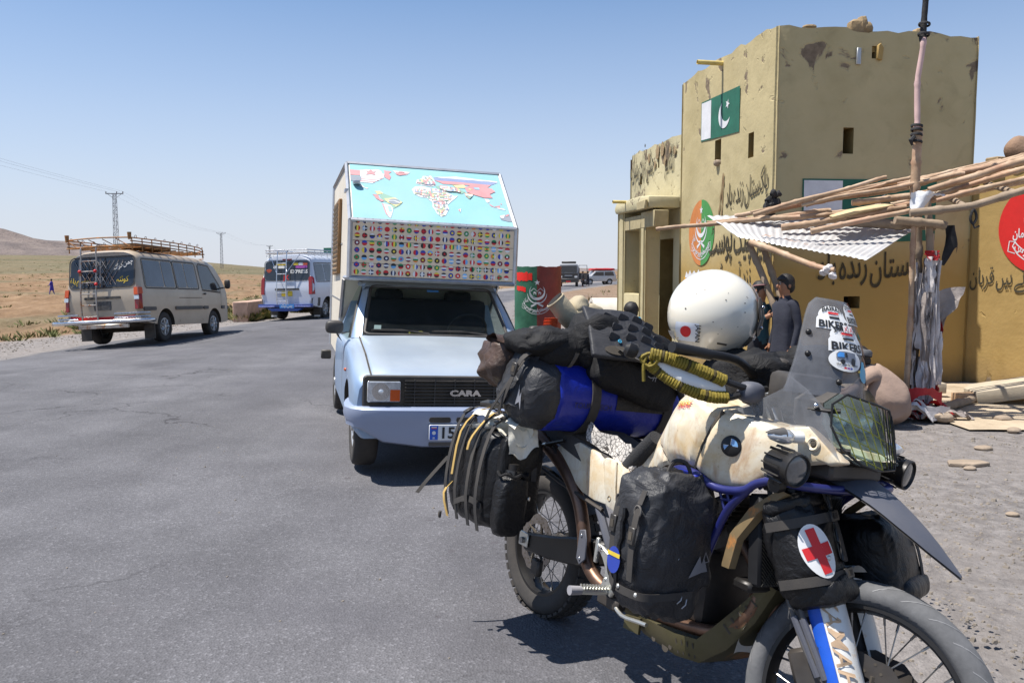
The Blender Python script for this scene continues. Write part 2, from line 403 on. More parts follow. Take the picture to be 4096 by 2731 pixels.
m, t = newmat('asphalt')
at = t.new('ShaderNodeAttribute', attribute_name='zone'); ax = t.xyz(at.outputs['Color'])
base = t.ramp(t.noise(1.3, 7, .6), [(.3, srgb(88, 87, 90)), (.7, srgb(105, 104, 107))])
agg = t.new('ShaderNodeTexVoronoi'); agg.inputs['Scale'].default_value = 95; t.l.new(t.tc.outputs['Object'], agg.inputs['Vector'])
ac = t.ramp(t.xyz(agg.outputs['Color'])[0], [(.0, .74), (.5, .95), (.88, 1.06), (.97, 1.5)])
base = t.mix(.85, base, ac, 'MULTIPLY')
ml_ = t.new('ShaderNodeMapping'); ml_.inputs['Scale'].default_value = (1.1, .07, 1); t.l.new(t.tc.outputs['Object'], ml_.inputs[0])
lane2 = t.ramp(t.noise(.9, 5, .6, vec=ml_.outputs[0]), [(.36, .84), (.64, 1.12)]); base = t.mix(.8, base, lane2, 'MULTIPLY')
lane = t.ramp(t.noise(.22, 5, .6, dist=.6), [(.36, .80), (.64, 1.14)]); base = t.mix(.8, base, lane, 'MULTIPLY')
pt = t.ramp(t.noise(.16, 3, .5, dist=1.2), [(.52, 0.0), (.56, .55)]); base = t.mix(pt, base, t.mix(.5, base, srgb(84, 83, 88)))
ck = t.new('ShaderNodeTexVoronoi', feature='DISTANCE_TO_EDGE'); ck.inputs['Scale'].default_value = .55; nz_ = t.new('ShaderNodeVectorMath', operation='ADD'); t.l.new(t.tc.outputs['Object'], nz_.inputs[0]); t.l.new(t.noise(1.4, 5, .6, out=1), nz_.inputs[1]); t.l.new(nz_.outputs[0], ck.inputs['Vector'])
ckm = t.math('MULTIPLY', t.ramp(ck.outputs['Distance'], [(.004, .8), (.012, 0.0)]), t.ramp(t.noise(.3, 3), [(.5, 0.0), (.62, 1.0)])); base = t.mix(ckm, base, srgb(52, 50, 52))
sp = t.ramp(t.noise(2.4, 3, .5), [(.7, 0.0), (.8, .55)]); base = t.mix(sp, base, srgb(96, 92, 95))
sp2 = t.ramp(t.noise(7, 2, .4), [(.735, 0.0), (.75, .7)]); base = t.mix(sp2, base, srgb(80, 77, 80))
ds = t.ramp(t.math('ADD', ax[0], t.math('MULTIPLY', t.math('SUBTRACT', t.noise(1.2, 8, .75), .5), .9)), [(.38, 0.0), (.8, .95)])
dc = t.ramp(t.noise(22, 6, .7), [(.35, srgb(108, 103, 100)), (.7, srgb(140, 134, 130))])
base = t.mix(ds, base, dc)
t.l.new(base, t.b.inputs['Base Color']); t.b.inputs['Roughness'].default_value = .82; t.b.inputs['Specular IOR Level'].default_value = .28
t.bump(t.math('ADD', agg.outputs['Distance'], t.math('MULTIPLY', t.noise(30, 4), .8)), .55, .008)
ASPH = m
rys = [q for q in spread(-25, 330, -3, 45, .35, 1.05)]
P = []; Z = []; NT_ = 44
for y in rys:
    a, b = rl(y) + .3 * fb(0, y, 2.2, 4, 2) + .12 * fb(0, y, .5, 2, 4), rr(y) + .35 * fb(9, y, 1.9, 4, 2) + .15 * fb(5, y, .45, 2, 4)
    P.append([(a + (b - a) * k / NT_, y, road_z(a + (b - a) * k / NT_, y) - (.028 if k in (0, NT_) else 0)) for k in range(NT_ + 1)])
    Z += [max(1 - sm(0, .9, (b - a) * k / NT_) , 1 - sm(0, 1.7, (b - a) * (1 - k / NT_))) for k in range(NT_ + 1)]
road = MB().grid(P).build('road', ASPH, ang=180, weld=0, kind='structure')
ca = road.data.color_attributes.new('zone', 'FLOAT_COLOR', 'POINT')
for i, z in enumerate(Z): ca.data[i].color = (z, 0, 0, 1)

m, t = newmat('hill_rock')
c = t.ramp(t.noise(.02, 9, .7), [(.3, srgb(92, 84, 82)), (.55, srgb(122, 110, 104)), (.75, srgb(142, 130, 120))])
t.l.new(c, t.b.inputs['Base Color']); t.b.inputs['Roughness'].default_value = 1; t.bump(t.noise(.06, 8, .7), 1.0, 6.0)
HILL = m
prof = [(-2600, 120), (-1800, 165), (-1250, 120), (-1030, 96), (-935, 84), (-915, 76), (-853, 61), (-790, 57), (-740, 46), (-690, 38), (-640, 26), (-560, 14), (-470, 5), (-380, -8)]
P = []
for j in range(34):
    w = j / 33; y = 1150 + 900 * w; row = []
    for i in range(150):
        x = -2600 + 2260 * i / 149; e = lerp_tab(prof, x * 1500 / y) * (y / 1500)
        rise = sm(0, .39, w) * (1 - .25 * sm(.39, 1, w))
        row.append((x, y, -3 + (e + 3) * rise + (e * .16 + 3) * (fb(x, y, 120, 6) - .15 - .4 * abs(fb(x, y, 60, 4, 4))) * sm(0, .2, w) * (1 - .75 * sm(.3, .45, w))))
    P.append(row)
MB().grid(P).build('hill', HILL, ang=180, weld=0, kind='structure')
P = []
for j in range(8):
    P.append([(-900 + 4400 * i / 119, 3000 + 120 * j, -6 + (20 + 20 * fb(-900 + 4400 * i / 119, j * 300, 420, 5)) * sm(0, 4, j)) for i in range(120)])
MB().grid(P).build('far_hill', HILL, ang=180, weld=0, kind='structure')

# ---------------------------------------------------------------- scrub, pebbles (nobody could count them)
SCRUB = mat('scrub', srgb(96, 102, 56), .9, vary=.35, scale=.6)
SCRUB2 = mat('dry_scrub', srgb(146, 132, 92), .95, vary=.3, scale=.6)
rnd = random.Random(3)
mb = MB()
def tuft(x, y, r, hgt, n):
    z = terr(x, y) - .03
    for i in range(n):
        a = rnd.uniform(0, 2 * pi); e = rnd.uniform(.1, 1) * r; h = hgt * rnd.uniform(.5, 1.1); w = min(.05 if y > 60 else .026, r * rnd.uniform(.06, .14))
        bx, by = x + cos(a) * e * .5, y + sin(a) * e * .5; tx, ty = x + cos(a) * e * 1.1, y + sin(a) * e * 1.1
        p = a + rnd.uniform(-1, 1)
        mb.add([(bx - sin(p) * w, by + cos(p) * w, z), (bx + sin(p) * w, by - cos(p) * w, z), (tx + sin(p) * w * .5, ty - cos(p) * w * .5, z + h), (tx - sin(p) * w * .4, ty + cos(p) * w * .4, z + h * .8)], [(0, 1, 2, 3)], 0 if rnd.random() < .6 else 1)
for i in range(9000):
    y = 15 + 280 * rnd.random() ** 1.3; x = rl(y) - 2.6 - (rnd.random() ** 1.3) * (30 + y * .8)
    if fb(x, y, 14, 3, 5) < rnd.uniform(-.25, .5): continue
    s = rnd.uniform(.5, 1.2); tuft(x, y, (.30 + .0012 * y) * s, .20 * s, 16 if y < 70 else 9)
for (x, y, s) in ((-9.2, 30, 1.2), (-8.4, 33, .9), (-10.0, 29, .9), (-9.0, 27.8, .8), (-8.9, 29, 1.0), (-10.5, 31, 1.0), (-13, 25, .6), (-8.1, 37, .8), (-7.6, 42, .9)): tuft(x, y, .8 * s, .40 * s, 420)
for i in range(500):
    y = rnd.uniform(30, 220); x = rr(y) + 3 + rnd.random() * (10 + y * .3)
    if fb(x, y, 14, 3, 5) > .05: s = rnd.uniform(.5, 1.1); tuft(x, y, .3 * s, .25 * s, 10)
for (x, y, s) in ((1.9, 27.5, .9), (2.4, 28.2, .8), (3.2, 27.6, .6)): tuft(x, y, .6 * s, .38 * s, 380)
mb.build('scrub', [SCRUB, SCRUB2], ang=30, weld=0, kind='stuff')
PEB = mat('pebble', srgb(128, 119, 108), .9, vary=.35, scale=1.7)
mb = MB()
def peb(x, y, z, r):
    a = rnd.uniform(0, 6.28); q = [r * rnd.uniform(.6, 1.2) for _ in range(5)]; h = r * rnd.uniform(.4, .8)
    mb.add([(x + q[k] * cos(a + k * 1.257), y + q[k] * sin(a + k * 1.257), z - .1 * r) for k in range(5)] + [(x + q[k] * .6 * cos(a + .3 + k * 1.257), y + q[k] * .6 * sin(a + .3 + k * 1.257), z + h) for k in range(5)],
           [(k, (k + 1) % 5, 5 + (k + 1) % 5, 5 + k) for k in range(5)] + [(5, 6, 7, 8, 9)])
for i in range(15000):
    y = 2.0 + 12 * rnd.random() ** 1.25; x = rr(y) - .5 + abs(rnd.gauss(0, 1)) * 2.2
    if x < rr(y) and rnd.random() < .7: continue
    peb(x, y, max(terr(x, y), road_z(x, y) if x < rr(y) + .1 else -9) - .002, .006 * rnd.uniform(.7, 2.2) * (1.9 if rnd.random() < .05 else 1))
for i in range(700):
    y = rnd.uniform(2.5, 26); x = rl(y) + (rr(y) - rl(y)) * rnd.random(); peb(x, y, road_z(x, y) - .001, rnd.uniform(.004, .011))
for i in range(1500):
    y = rnd.uniform(12, 30); x = rl(y) - 2.4 + abs(rnd.gauss(0, .9)); peb(x, y, max(terr(x, y), road_z(x, y) if x > rl(y) else -9), rnd.uniform(.008, .03))
mb.build('pebbles', PEB, ang=20, weld=0, kind='stuff')
mb = MB()
STONE = mat('stone', srgb(150, 134, 116), .9, vary=.25, scale=3, bump=.6, bscale=18, bdist=.02)
# ---------------------------------------------------------------- checkpost buildings
def plaster(name, c1, c2, patch=.5, pz=(2.6, 4.7), low=None):
    m, t = newmat(name)
    o = t.xyz(); z = o[2]
    c = t.ramp(t.noise(.9, 7, .62), [(.28, c1), (.5, c2), (.74, tuple(min(1, q * 1.12) for q in c2))])
    st = t.ramp(t.noise(2.2, 6, .6, dist=.8), [(.55, 0.0), (.8, .45)]); c = t.mix(st, c, tuple(q * .72 for q in c1))
    if low:
        e = t.math('ADD', z, t.math('MULTIPLY', t.math('SUBTRACT', t.noise(1.2, 5), .5), .5))
        lf = t.ramp(t.math('MULTIPLY', e, .2), [(low[1] * .2 - .05, 1.0), (low[1] * .2 + .07, 0.0)]); c = t.mix(lf, c, t.mix(t.noise(1.5, 5), low[0], tuple(q * 1.2 for q in low[0])))
    gr = t.ramp(t.math('ADD', z, t.math('MULTIPLY', t.noise(2.5, 6), .5)), [(.28, .55), (.62, 0.0)]); c = t.mix(gr, c, srgb(112, 94, 72))
    if patch:
        mr = t.new('ShaderNodeMapRange'); mr.inputs[1].default_value = pz[0]; mr.inputs[2].default_value = pz[1]; t.l.new(z, mr.inputs[0])
        n = t.math('ADD', t.noise(2.9, 5, .55, dist=.5), t.math('MULTIPLY', mr.outputs[0], .10 * patch + .02))
        pf = t.ramp(n, [(.70, 0.0), (.73, 1.0)]); edge = t.ramp(n, [(.68, 0.0), (.70, 1.0)])
        c = t.mix(pf, c, t.ramp(t.noise(11, 4), [(.3, srgb(104, 92, 78)), (.7, srgb(142, 126, 106))]))
        hgt = t.math('SUBTRACT', t.math('MULTIPLY', t.noise(26, 5, .6), .25), t.math('MULTIPLY', edge, .9))
    else: hgt = t.noise(26, 5, .6)
    t.l.new(c, t.b.inputs['Base Color']); t.b.inputs['Roughness'].default_value = .93; t.b.inputs['Specular IOR Level'].default_value = .2
    b = t.bump(t.noise(3.2, 4), .35, .04); t.bump(hgt, .6, .014, b); return m
PL = plaster('plaster_olive', srgb(168, 154, 114), srgb(183, 169, 130), 1.0, (2.7, 4.8), (srgb(160, 134, 82), 1.75))
PLw = plaster('plaster_wing', srgb(172, 162, 128), srgb(190, 180, 146), 1.3, (1.9, 3.6))
PLp = plaster('plaster_porch', srgb(166, 155, 120), srgb(182, 170, 134), .25, (1, 4))
PLr = plaster('plaster_ochre', srgb(152, 126, 76), srgb(164, 138, 88), .2, (2.5, 5))
DARK = mat('dark_interior', (.02, .017, .014), .95)
INN = mat('niche_inside', srgb(140, 120, 74), .95)
LINT = mat('lintel', srgb(168, 154, 118), .9, vary=.15, bump=.3, bscale=20)
PAINTG = mat('paint_green', srgb(34, 98, 78), .7, vary=.22, scale=4); PAINTW = mat('paint_white', srgb(214, 214, 216), .7, vary=.1, scale=5)
PAINTK = mat('paint_black', srgb(62, 56, 40), .85, vary=.3, scale=8); PAINTR = mat('paint_red', srgb(200, 30, 26), .65, vary=.08); PAINTO = mat('paint_orange', srgb(196, 122, 66), .8, vary=.14, scale=4)
PAINTG2 = mat('paint_bright_green', srgb(70, 138, 72), .75, vary=.14, scale=4); PAINTY = mat('paint_yellow', srgb(224, 158, 20), .7, vary=.1)
PIPE = mat('drain_pipe', srgb(206, 184, 112), .5); BAMB0 = mat('old_plaster_clod', srgb(150, 128, 96), .95, bump=.6, bscale=14, bdist=.03)

def facade(mb, umin, umax, zmin, zmax, holes, fn, step=.14, amp=.006, top=None, seed=0, depth=.18, mi_in=1, ends=.05):
    """wall face as a fine uneven grid with recessed openings; fn(u,z,off) -> point, off counts outwards"""
    def cuts(a, b, extra):
        L = sorted({round(a, 4), round(b, 4), *[round(e, 4) for e in extra if a < e < b]}); out = []
        for p, q in zip(L, L[1:]):
            n = max(1, int((q - p) / step)); out += [p + (q - p) * k / n for k in range(n)]
        return out + [L[-1]]
    us = cuts(umin, umax, [h for H in holes for h in H[:2]]); zs = cuts(zmin, zmax, [h for H in holes for h in H[2:4]])
    inh = lambda u, z: any(H[0] - 1e-4 < u < H[1] + 1e-4 and H[2] - 1e-4 < z < H[3] + 1e-4 for H in holes)
    idx = {}; vs = []
    for i, u in enumerate(us):
        for j, z in enumerate(zs):
            e = min(u - umin, umax - u); k = -.03 * (1 - min(1, e / ends)) ** 2 if ends else 0
            zz = z
            if top is not None and j == len(zs) - 1: zz = z + top(u)
            hh = any(H[0] - .02 < u < H[1] + .02 and H[2] - .02 < z < H[3] + .02 for H in holes)
            nz = 0 if hh else amp * (fb(u, z, .8, 4, seed) + .6 * fb(u, z, .25, 3, seed + 7))
            ju = 0 if i in (0, len(us) - 1) else 0
            idx[i, j] = len(vs); vs.append(fn(u + ju, zz, nz + k))
    fs = []
    for i in range(len(us) - 1):
        for j in range(len(zs) - 1):
            if inh((us[i] + us[i + 1]) / 2, (zs[j] + zs[j + 1]) / 2): continue
            fs.append((idx[i, j], idx[i + 1, j], idx[i + 1, j + 1], idx[i, j + 1]))
    mb.add(vs, fs, 0)
    for H in holes:
        a, b, c, d = H[:4]; dp = H[4] if len(H) > 4 else depth
        q = [(a, c), (b, c), (b, d), (a, d)]
        mb.add([fn(u, z, 0) for u, z in q] + [fn(u, z, -dp) for u, z in q], [(i, (i + 1) % 4, 4 + (i + 1) % 4, 4 + i) for i in range(4)], mi_in)
        mb.add([fn(u, z, -dp) for u, z in q], [(0, 1, 2, 3)], 2)
    return mb
TWM = Matrix.Translation((3.41, 10.9, 0)) @ Matrix(((.987, -.16, 0, 0), (.16, .987, 0, 0), (0, 0, 1, 0), (0, 0, 0, 1)))
TWW, TWD, TWH = 2.92, 3.4, 4.66
tw = thing('tower', 'tall square tower of the mud plastered checkpost with two painted flags', 'tower', M=TWM)
ragged = lambda s, a=.05: (lambda u: a * fb(u, s, .5, 4) + .03 * fb(u, s, .12, 2, 4))
LW = lambda v, z, o: (-o, v, z)          # left wall, outward -x
FW = lambda u, z, o: (u, -o, z)
mb = MB()
facade(mb, 0, TWW, -.1, TWH, [(.965, 1.115, 3.06, 3.40, .3), (1.335, 1.40, 4.30, 4.46, .12), (1.05, 1.285, 1.02, 1.18, .3)], FW, top=ragged(1))
facade(mb, 0, TWD, -.1, TWH + .02, [(.60, .77, 3.08, 3.42, .3), (1.70, 1.93, 3.12, 3.50, .3)], LW, top=ragged(2), seed=3)
facade(mb, 0, TWD, -.1, TWH - .02, [], lambda v, z, o: (TWW + o, v, z), step=.4, top=ragged(5), seed=5)
facade(mb, 0, TWW, -.1, TWH, [], lambda u, z, o: (u, TWD + o, z), step=.4, top=ragged(6), seed=6)
mb.build('wall', [PL, INN, DARK], tw, ang=50, weld=.004)
MB().box((TWW / 2, TWD / 2, TWH - .22), (TWW - .06, TWD - .06, .1)).build('roof', INN, tw)
for (u, w, h, s) in ((1.17, .2, .11, 1), (1.30, .14, .09, 2), (1.24, .12, .14, 5), (2.06, .1, .05, 3), (.5, .14, .03, 4)):
    MB().ell((u, .12, TWH + .02 + h * .3), (w * .6, .09, h), 10, 6, .7, .7, fn=lambda p: p * (1 + .25 * noise.noise(p * 14 + V((u * 9, 0, 0))))).build('plaster_clod', BAMB0, tw)
MB().tube([(.02, 1.714, 4.60), (-.40, 1.70, 4.60)], .034, 14, cap=False).lathe([(.034, 0), (.028, 0), (.028, -.2)], (-.40, 1.70, 4.60), (-1, -.03, 0), 14, cap=False).build('drain_pipe', PIPE, tw)
MB().ell((-.0, 1.80, 3.15), (.07, .07, .05), 10, 6, .8, .8, fn=lambda p: p * (1 + .2 * noise.noise(p * 20))).build('loose_stone', STONE, tw)
MB().pxz([(1.108, 4.21), (1.165, 4.21), (1.165, 4.42), (1.108, 4.42)], -.035, -.0).build('meter_box', mat('galvanised', srgb(176, 178, 180), .45, .6, bump=.1), tw, bevel=.004)
MB().pxz([(1.392, 4.29), (1.455, 4.27), (1.475, 4.43), (1.43, 4.49), (1.40, 4.46)], -.05, -.004).build('wooden_shutter', PLr, tw, bevel=.004)
# painted flag, sunny side
fl = lambda a, b, e=.004: (-e - .012 * 0 - .014, a, b)
def strip_l(name, m, P, par, e=.012, fnw=None):
    mb = MB(); put_poly(mb, P, fnw or (lambda a, b: (-e, a, b))); return mb.build(name, m, par)
strip_l('flag_field', PAINTG, [(1.06, 4.135), (1.06, 3.495), (2.475, 3.565), (2.475, 4.175)], tw, .010)
strip_l('flag_band', PAINTW, [(2.08, 4.14), (2.08, 3.565), (2.455, 3.585), (2.455, 4.155)], tw, .013)
mb = MB(); f = lambda a, b: (-.016, 1.575 - a, 3.84 + b)
put_poly(mb, [(a * 1.05, b) for a, b in crescent(0, -.01, .2, .185, .07, .075)], f); put_poly(mb, star(.11, .12, .075, rot=.4), f); mb.build('flag_crescent', PAINTW, tw)
# painted flag, shaded side
strip_l('flag_field', PAINTG, [(.405, 2.725), (2.35, 2.735), (2.35, 1.93), (.415, 1.87)], tw, fnw=lambda a, b: (a, -.010, b))
strip_l('flag_band', PAINTW, [(.425, 2.705), (.976, 2.707), (.976, 1.90), (.435, 1.885)], tw, fnw=lambda a, b: (a, -.013, b))
mb = MB(); f = lambda a, b: (1.68 + a, -.016, 2.28 + b)
put_poly(mb, crescent(0, 0, .27, .24, .09, .09), f); put_poly(mb, star(.14, .13, .13, rot=.6), f); mb.build('flag_crescent', PAINTW, tw)
# roundel with the force's emblem and lettering, sunny side
mb = MB(); f = lambda a, b: (-.011, 2.395 - a, 2.13 + b)
put_poly(mb, [(0, .52)] + [(.52 * sin(-a), .52 * cos(a)) for a in [pi * i / 20 for i in range(1, 20)]] + [(0, -.52)], f); mb.build('roundel_half', PAINTO, tw)
mb = MB(); put_poly(mb, [(0, .52)] + [(.52 * sin(a), .52 * cos(a)) for a in [pi * i / 20 for i in range(1, 20)]] + [(0, -.52)], f); mb.build('roundel_half', PAINTG2, tw)
emblem(MB(), lambda a, b: (-.014, 2.395 - a, 2.25 + b), .2).build('emblem', PAINTW, tw)
mb = MB(); put_urdu(mb, 'پاکستان زندہ باد', lambda a, b: (-.013, .80 - a, 2.50 + b * 1.25 + a * .06), .26, .006, .86, .1); mb.build('lettering', PAINTK, tw)
mb = MB(); put_urdu(mb, 'لیویز چیک پوسٹ', lambda a, b: (-.013, .98 - a, 1.78 + b * 1.3), .36, .010, .92, .04); mb.build('lettering', PAINTK, tw)
mb = MB(); put_urdu(mb, 'نزد آر سی ڈی', lambda a, b: (-.013, 1.2 - a, 1.28 + b * 1.2), .28, .008, .9, .0); mb.build('lettering', PAINTK, tw)
mb = MB(); put_urdu(mb, 'پاکستان زندہ باد', lambda a, b: (1.46 + a, -.013, 1.40 + b * 1.2), .30, .010, .9, .1); mb.build('lettering', PAINTK, tw)
mb = MB(); f = lambda a, b: (-.012, 2.55 - a, 1.22 + b)
put_poly(mb, [(-.55, -.5), (.75, -.5), (.75, .1), (.6, .2), (.45, .16), (.2, .25), (-.1, .2), (-.3, .24), (-.55, .2)], f); mb.build('notice_panel', PAINTY, tw)
mb = MB(); put_poly(mb, [(-.5, .19), (-.44, .30), (-.36, .24), (-.28, .32), (-.2, .25), (-.1, .31), (0, .26), (.1, .33), (.15, .24), (0, .2), (-.3, .2)], lambda a, b: (-.0145, 2.55 - a, 1.22 + b)); mb.build('whitewash_patch', PAINTW, tw)
mb = MB(); put_urdu(mb, 'خبر', lambda a, b: (-.0155, 2.5 - a, 1.12 + b), .26, .02, .8, .1); mb.build('lettering', PAINTR, tw)
# crack lines running down the sunny wall, left by water
mb = MB()
for k, (v0, z0, v1, z1) in enumerate(((1.58, 2.98, 1.72, 2.34), (1.55, 2.96, 1.62, 2.30))):
    pts = [(v0 + (v1 - v0) * i / 9 + .02 * fb(i * .7, k, 1, 2), z0 + (z1 - z0) * i / 9) for i in range(10)]
    put_band(mb, pts, [.02 + .012 * ((i * 7) % 3) for i in range(10)], lambda a, b: (-.011, a, b))
mb.build('water_stain', mat('stain', srgb(128, 104, 72), .95), tw)

# lower wing behind the tower, with porch
wg = thing('wing_building', 'low plastered building with a pillared porch adjoining the tower', 'building', M=TWM)
mb = MB()
facade(mb, TWD + .004, 6.35, -.1, 3.86, [(4.55, 4.62, 3.42, 3.60, .2), (5.55, 5.68, 3.22, 3.42, .2), (3.75, 4.45, .05, 2.1, .5), (5.0, 5.75, .05, 2.1, .5)], lambda v, z, o: (.03 - o, v, z), top=ragged(11, .09), seed=11, amp=.02)
facade(mb, .03, 3.4, -.1, 3.8, [], lambda u, z, o: (u, 6.35 + o, z), step=.35, top=ragged(12, .06), seed=12)
mb.build('wall', [PLw, INN, DARK], wg, ang=50, weld=.004)
MB().box((1.7, 4.9, 3.62), (3.2, 2.8, .1)).build('roof', INN, wg)
mb = MB(); put_urdu(mb, 'جشن آزادی مبارک', lambda a, b: (.004, 5.52 - a, 3.36 + b * 1.9), .27, .006, .78, .03); mb.build('lettering', PAINTK, wg)
mb = MB(); put_urdu(mb, 'اللہ اکبر', lambda a, b: (.004, 3.98 - a, 3.30 + b * 1.7), .26, .008, .62, .0); mb.build('lettering', PAINTK, wg)
for (vv, zz, r_) in ((4.35, 3.72, .1), (4.62, 3.70, .1), (4.2, 3.5, .07), (3.72, 3.62, .06), (5.1, 3.66, .07), (3.95, 3.66, .05), (4.75, 3.5, .06)):
    mb = MB(); put_poly(mb, [(vv + r_ * (1 + .4 * noise.noise(V((a * 2, vv, 0)))) * cos(a), zz + r_ * 1.3 * (1 + .4 * noise.noise(V((a * 2, vv, 5)))) * sin(a)) for a in [2 * pi * i / 14 for i in range(14)]], lambda a, b: (.008, a, b)); mb.build('bare_patch', BAMB0, wg)
# porch: end pillar, middle pillar, lintels, slab, low parapet
PX = -.5
mb = MB(); facade(mb, 5.02, 5.42, -.1, 2.62, [], lambda v, z, o: (PX - o, v, z), step=.2, seed=21); facade(mb, PX, .03, -.1, 2.62, [], lambda u, z, o: (u, 5.02 - o, z), step=.2, seed=22); facade(mb, PX, .03, -.1, 2.62, [], lambda u, z, o: (u, 5.42 + o, z), step=.3, seed=23)
mb.build('porch_pillar', [PLp, INN, DARK], wg, ang=50, weld=.004)
mb = MB(); facade(mb, 3.78, 4.06, -.1, 2.28, [], lambda v, z, o: (PX - o, v, z), step=.2, seed=24); facade(mb, PX, PX + .3, -.1, 2.28, [], lambda u, z, o: (u, 3.78 - o, z), step=.2, seed=25); facade(mb, PX, PX + .3, -.1, 2.28, [], lambda u, z, o: (u, 4.06 + o, z), step=.3, seed=25)
mb.build('porch_pillar', [PLp, INN, DARK], wg, ang=50, weld=.004)
MB().box((PX + .16, 4.54, 2.40), (.26, .95, .24)).build('lintel', LINT, wg, bevel=.01)
MB().box((PX + .16, 3.70, 2.42), (.26, .71, .28)).build('lintel', LINT, wg, bevel=.01)
mb = MB()
prof = [(3.41, 2.60), (5.40, 2.62), (5.46, 2.68), (5.46, 2.74), (5.36, 2.82), (4.0, 2.84), (3.41, 2.80)]
mb.pyz(prof, PX - .05, .02); mb.build('porch_roof', PLw, wg, bevel=.03, seg=2)
MB().pyz([(3.41, 2.58), (3.86, 2.58), (3.86, 2.72), (3.41, 2.74)], PX - .12, PX - .06).build('porch_cornice', LINT, wg, bevel=.012)
MB().tube([(PX + .1, 4.75, 2.80), (PX - .3, 4.72, 2.80)], .03, 12, cap=False).build('drain_pipe', PIPE, wg)
MB().box((PX + .12, 4.54, .5), (.2, .96, 1.22)).build('parapet', PLp, wg, bevel=.02, seg=2)

# ochre wall running from the tower corner towards the road
rwM = Matrix.Translation((6.17, 11.58, 0)) @ Matrix.Rotation(radians(-60), 4, 'Z')
rw = thing('compound_wall', 'ochre plastered wall with red emblem roundel beside the bamboo hut', 'wall', M=rwM)
mb = MB(); facade(mb, 0, 3.2, -.1, 2.9, [], lambda u, z, o: (u, -o, z), step=.2, seed=31, top=ragged(31))
facade(mb, 0, 3.2, -.1, 2.9, [], lambda u, z, o: (u, .35 + o, z), step=.4, seed=32, top=ragged(32)); mb.build('wall', [PLr, INN, DARK], rw, ang=50, weld=.004)
MB().box((1.6, .175, 2.84), (3.2, .33, .08)).build('coping', PLr, rw)
mb = MB(); put_disc(mb, 1.23, 2.08, .62, lambda a, b: (a, -.012, b), 48); mb.build('roundel', PAINTR, rw)
emblem(MB(), lambda a, b: (1.23 + a, -.015, 2.24 + b), .24).build('emblem', PAINTW, rw)
mb = MB(); put_urdu(mb, 'ملک پہ ہوتے ہیں قربان', lambda a, b: (.90 + a, -.013, 1.33 + b * 1.2), .20, .006, .8, .04); mb.build('lettering', PAINTK, rw)
# ---------------------------------------------------------------- shared vehicle bits
RUB = mat('tyre_rubber', (.028, .027, .027), .85, vary=.2, dust=.35, dcol=srgb(110, 100, 90), dscale=6, bump=.2, bscale=90)
RUBD = mat('tyre_dusty', (.06, .062, .066), .9, vary=.3, dust=.5, dcol=srgb(140, 140, 142), dscale=9, bump=.25, bscale=70)
BLK = mat('black_plastic', (.022, .022, .024), .5, vary=.2, dust=.18, dscale=8)
TRIM = mat('grey_trim', (.06, .06, .062), .6, vary=.2, dust=.3)
CHROME = mat('bright_metal', (.62, .62, .63), .25, 1.0, vary=.1, rust=.0)
WORN = mat('worn_steel', (.42, .39, .36), .4, .9, vary=.2, rust=.42, rcol=(.20, .10, .05), rscale=7)
RUST = mat('rusty_paint', srgb(140, 104, 66), .7, .2, vary=.25, rust=.5, rscale=9)
SILV = mat('silver_paint', (.5, .5, .5), .35, .6, vary=.08, dust=.12)
PANE = mat('dark_pane', (.016, .019, .024), .06, vary=.3, spec=.75, rvar=.03, dust=.12, dcol=(.2, .19, .18), dscale=2)
PANEB = mat('blue_pane', (.045, .06, .085), .08, vary=.35, spec=.8, rvar=.03, scale=3)
REDL = mat('red_lens', srgb(150, 22, 20), .2, vary=.1, coat=.6); AMBL = mat('amber_lens', srgb(205, 84, 22), .2, vary=.1, coat=.6); CLRL = mat('clear_lens', (.72, .74, .75), .14, .55, vary=.25, scale=30, coat=.8)
UND = mat('underbody', (.02, .018, .016), .9, dust=.3)
YELT = mat('yellow_print', srgb(214, 186, 60), .6); WHT = mat('white_print', srgb(226, 226, 224), .55, vary=.05); REDP = mat('red_print', srgb(206, 40, 44), .55, vary=.06); BLKP = mat('black_print', (.02, .02, .02), .5)

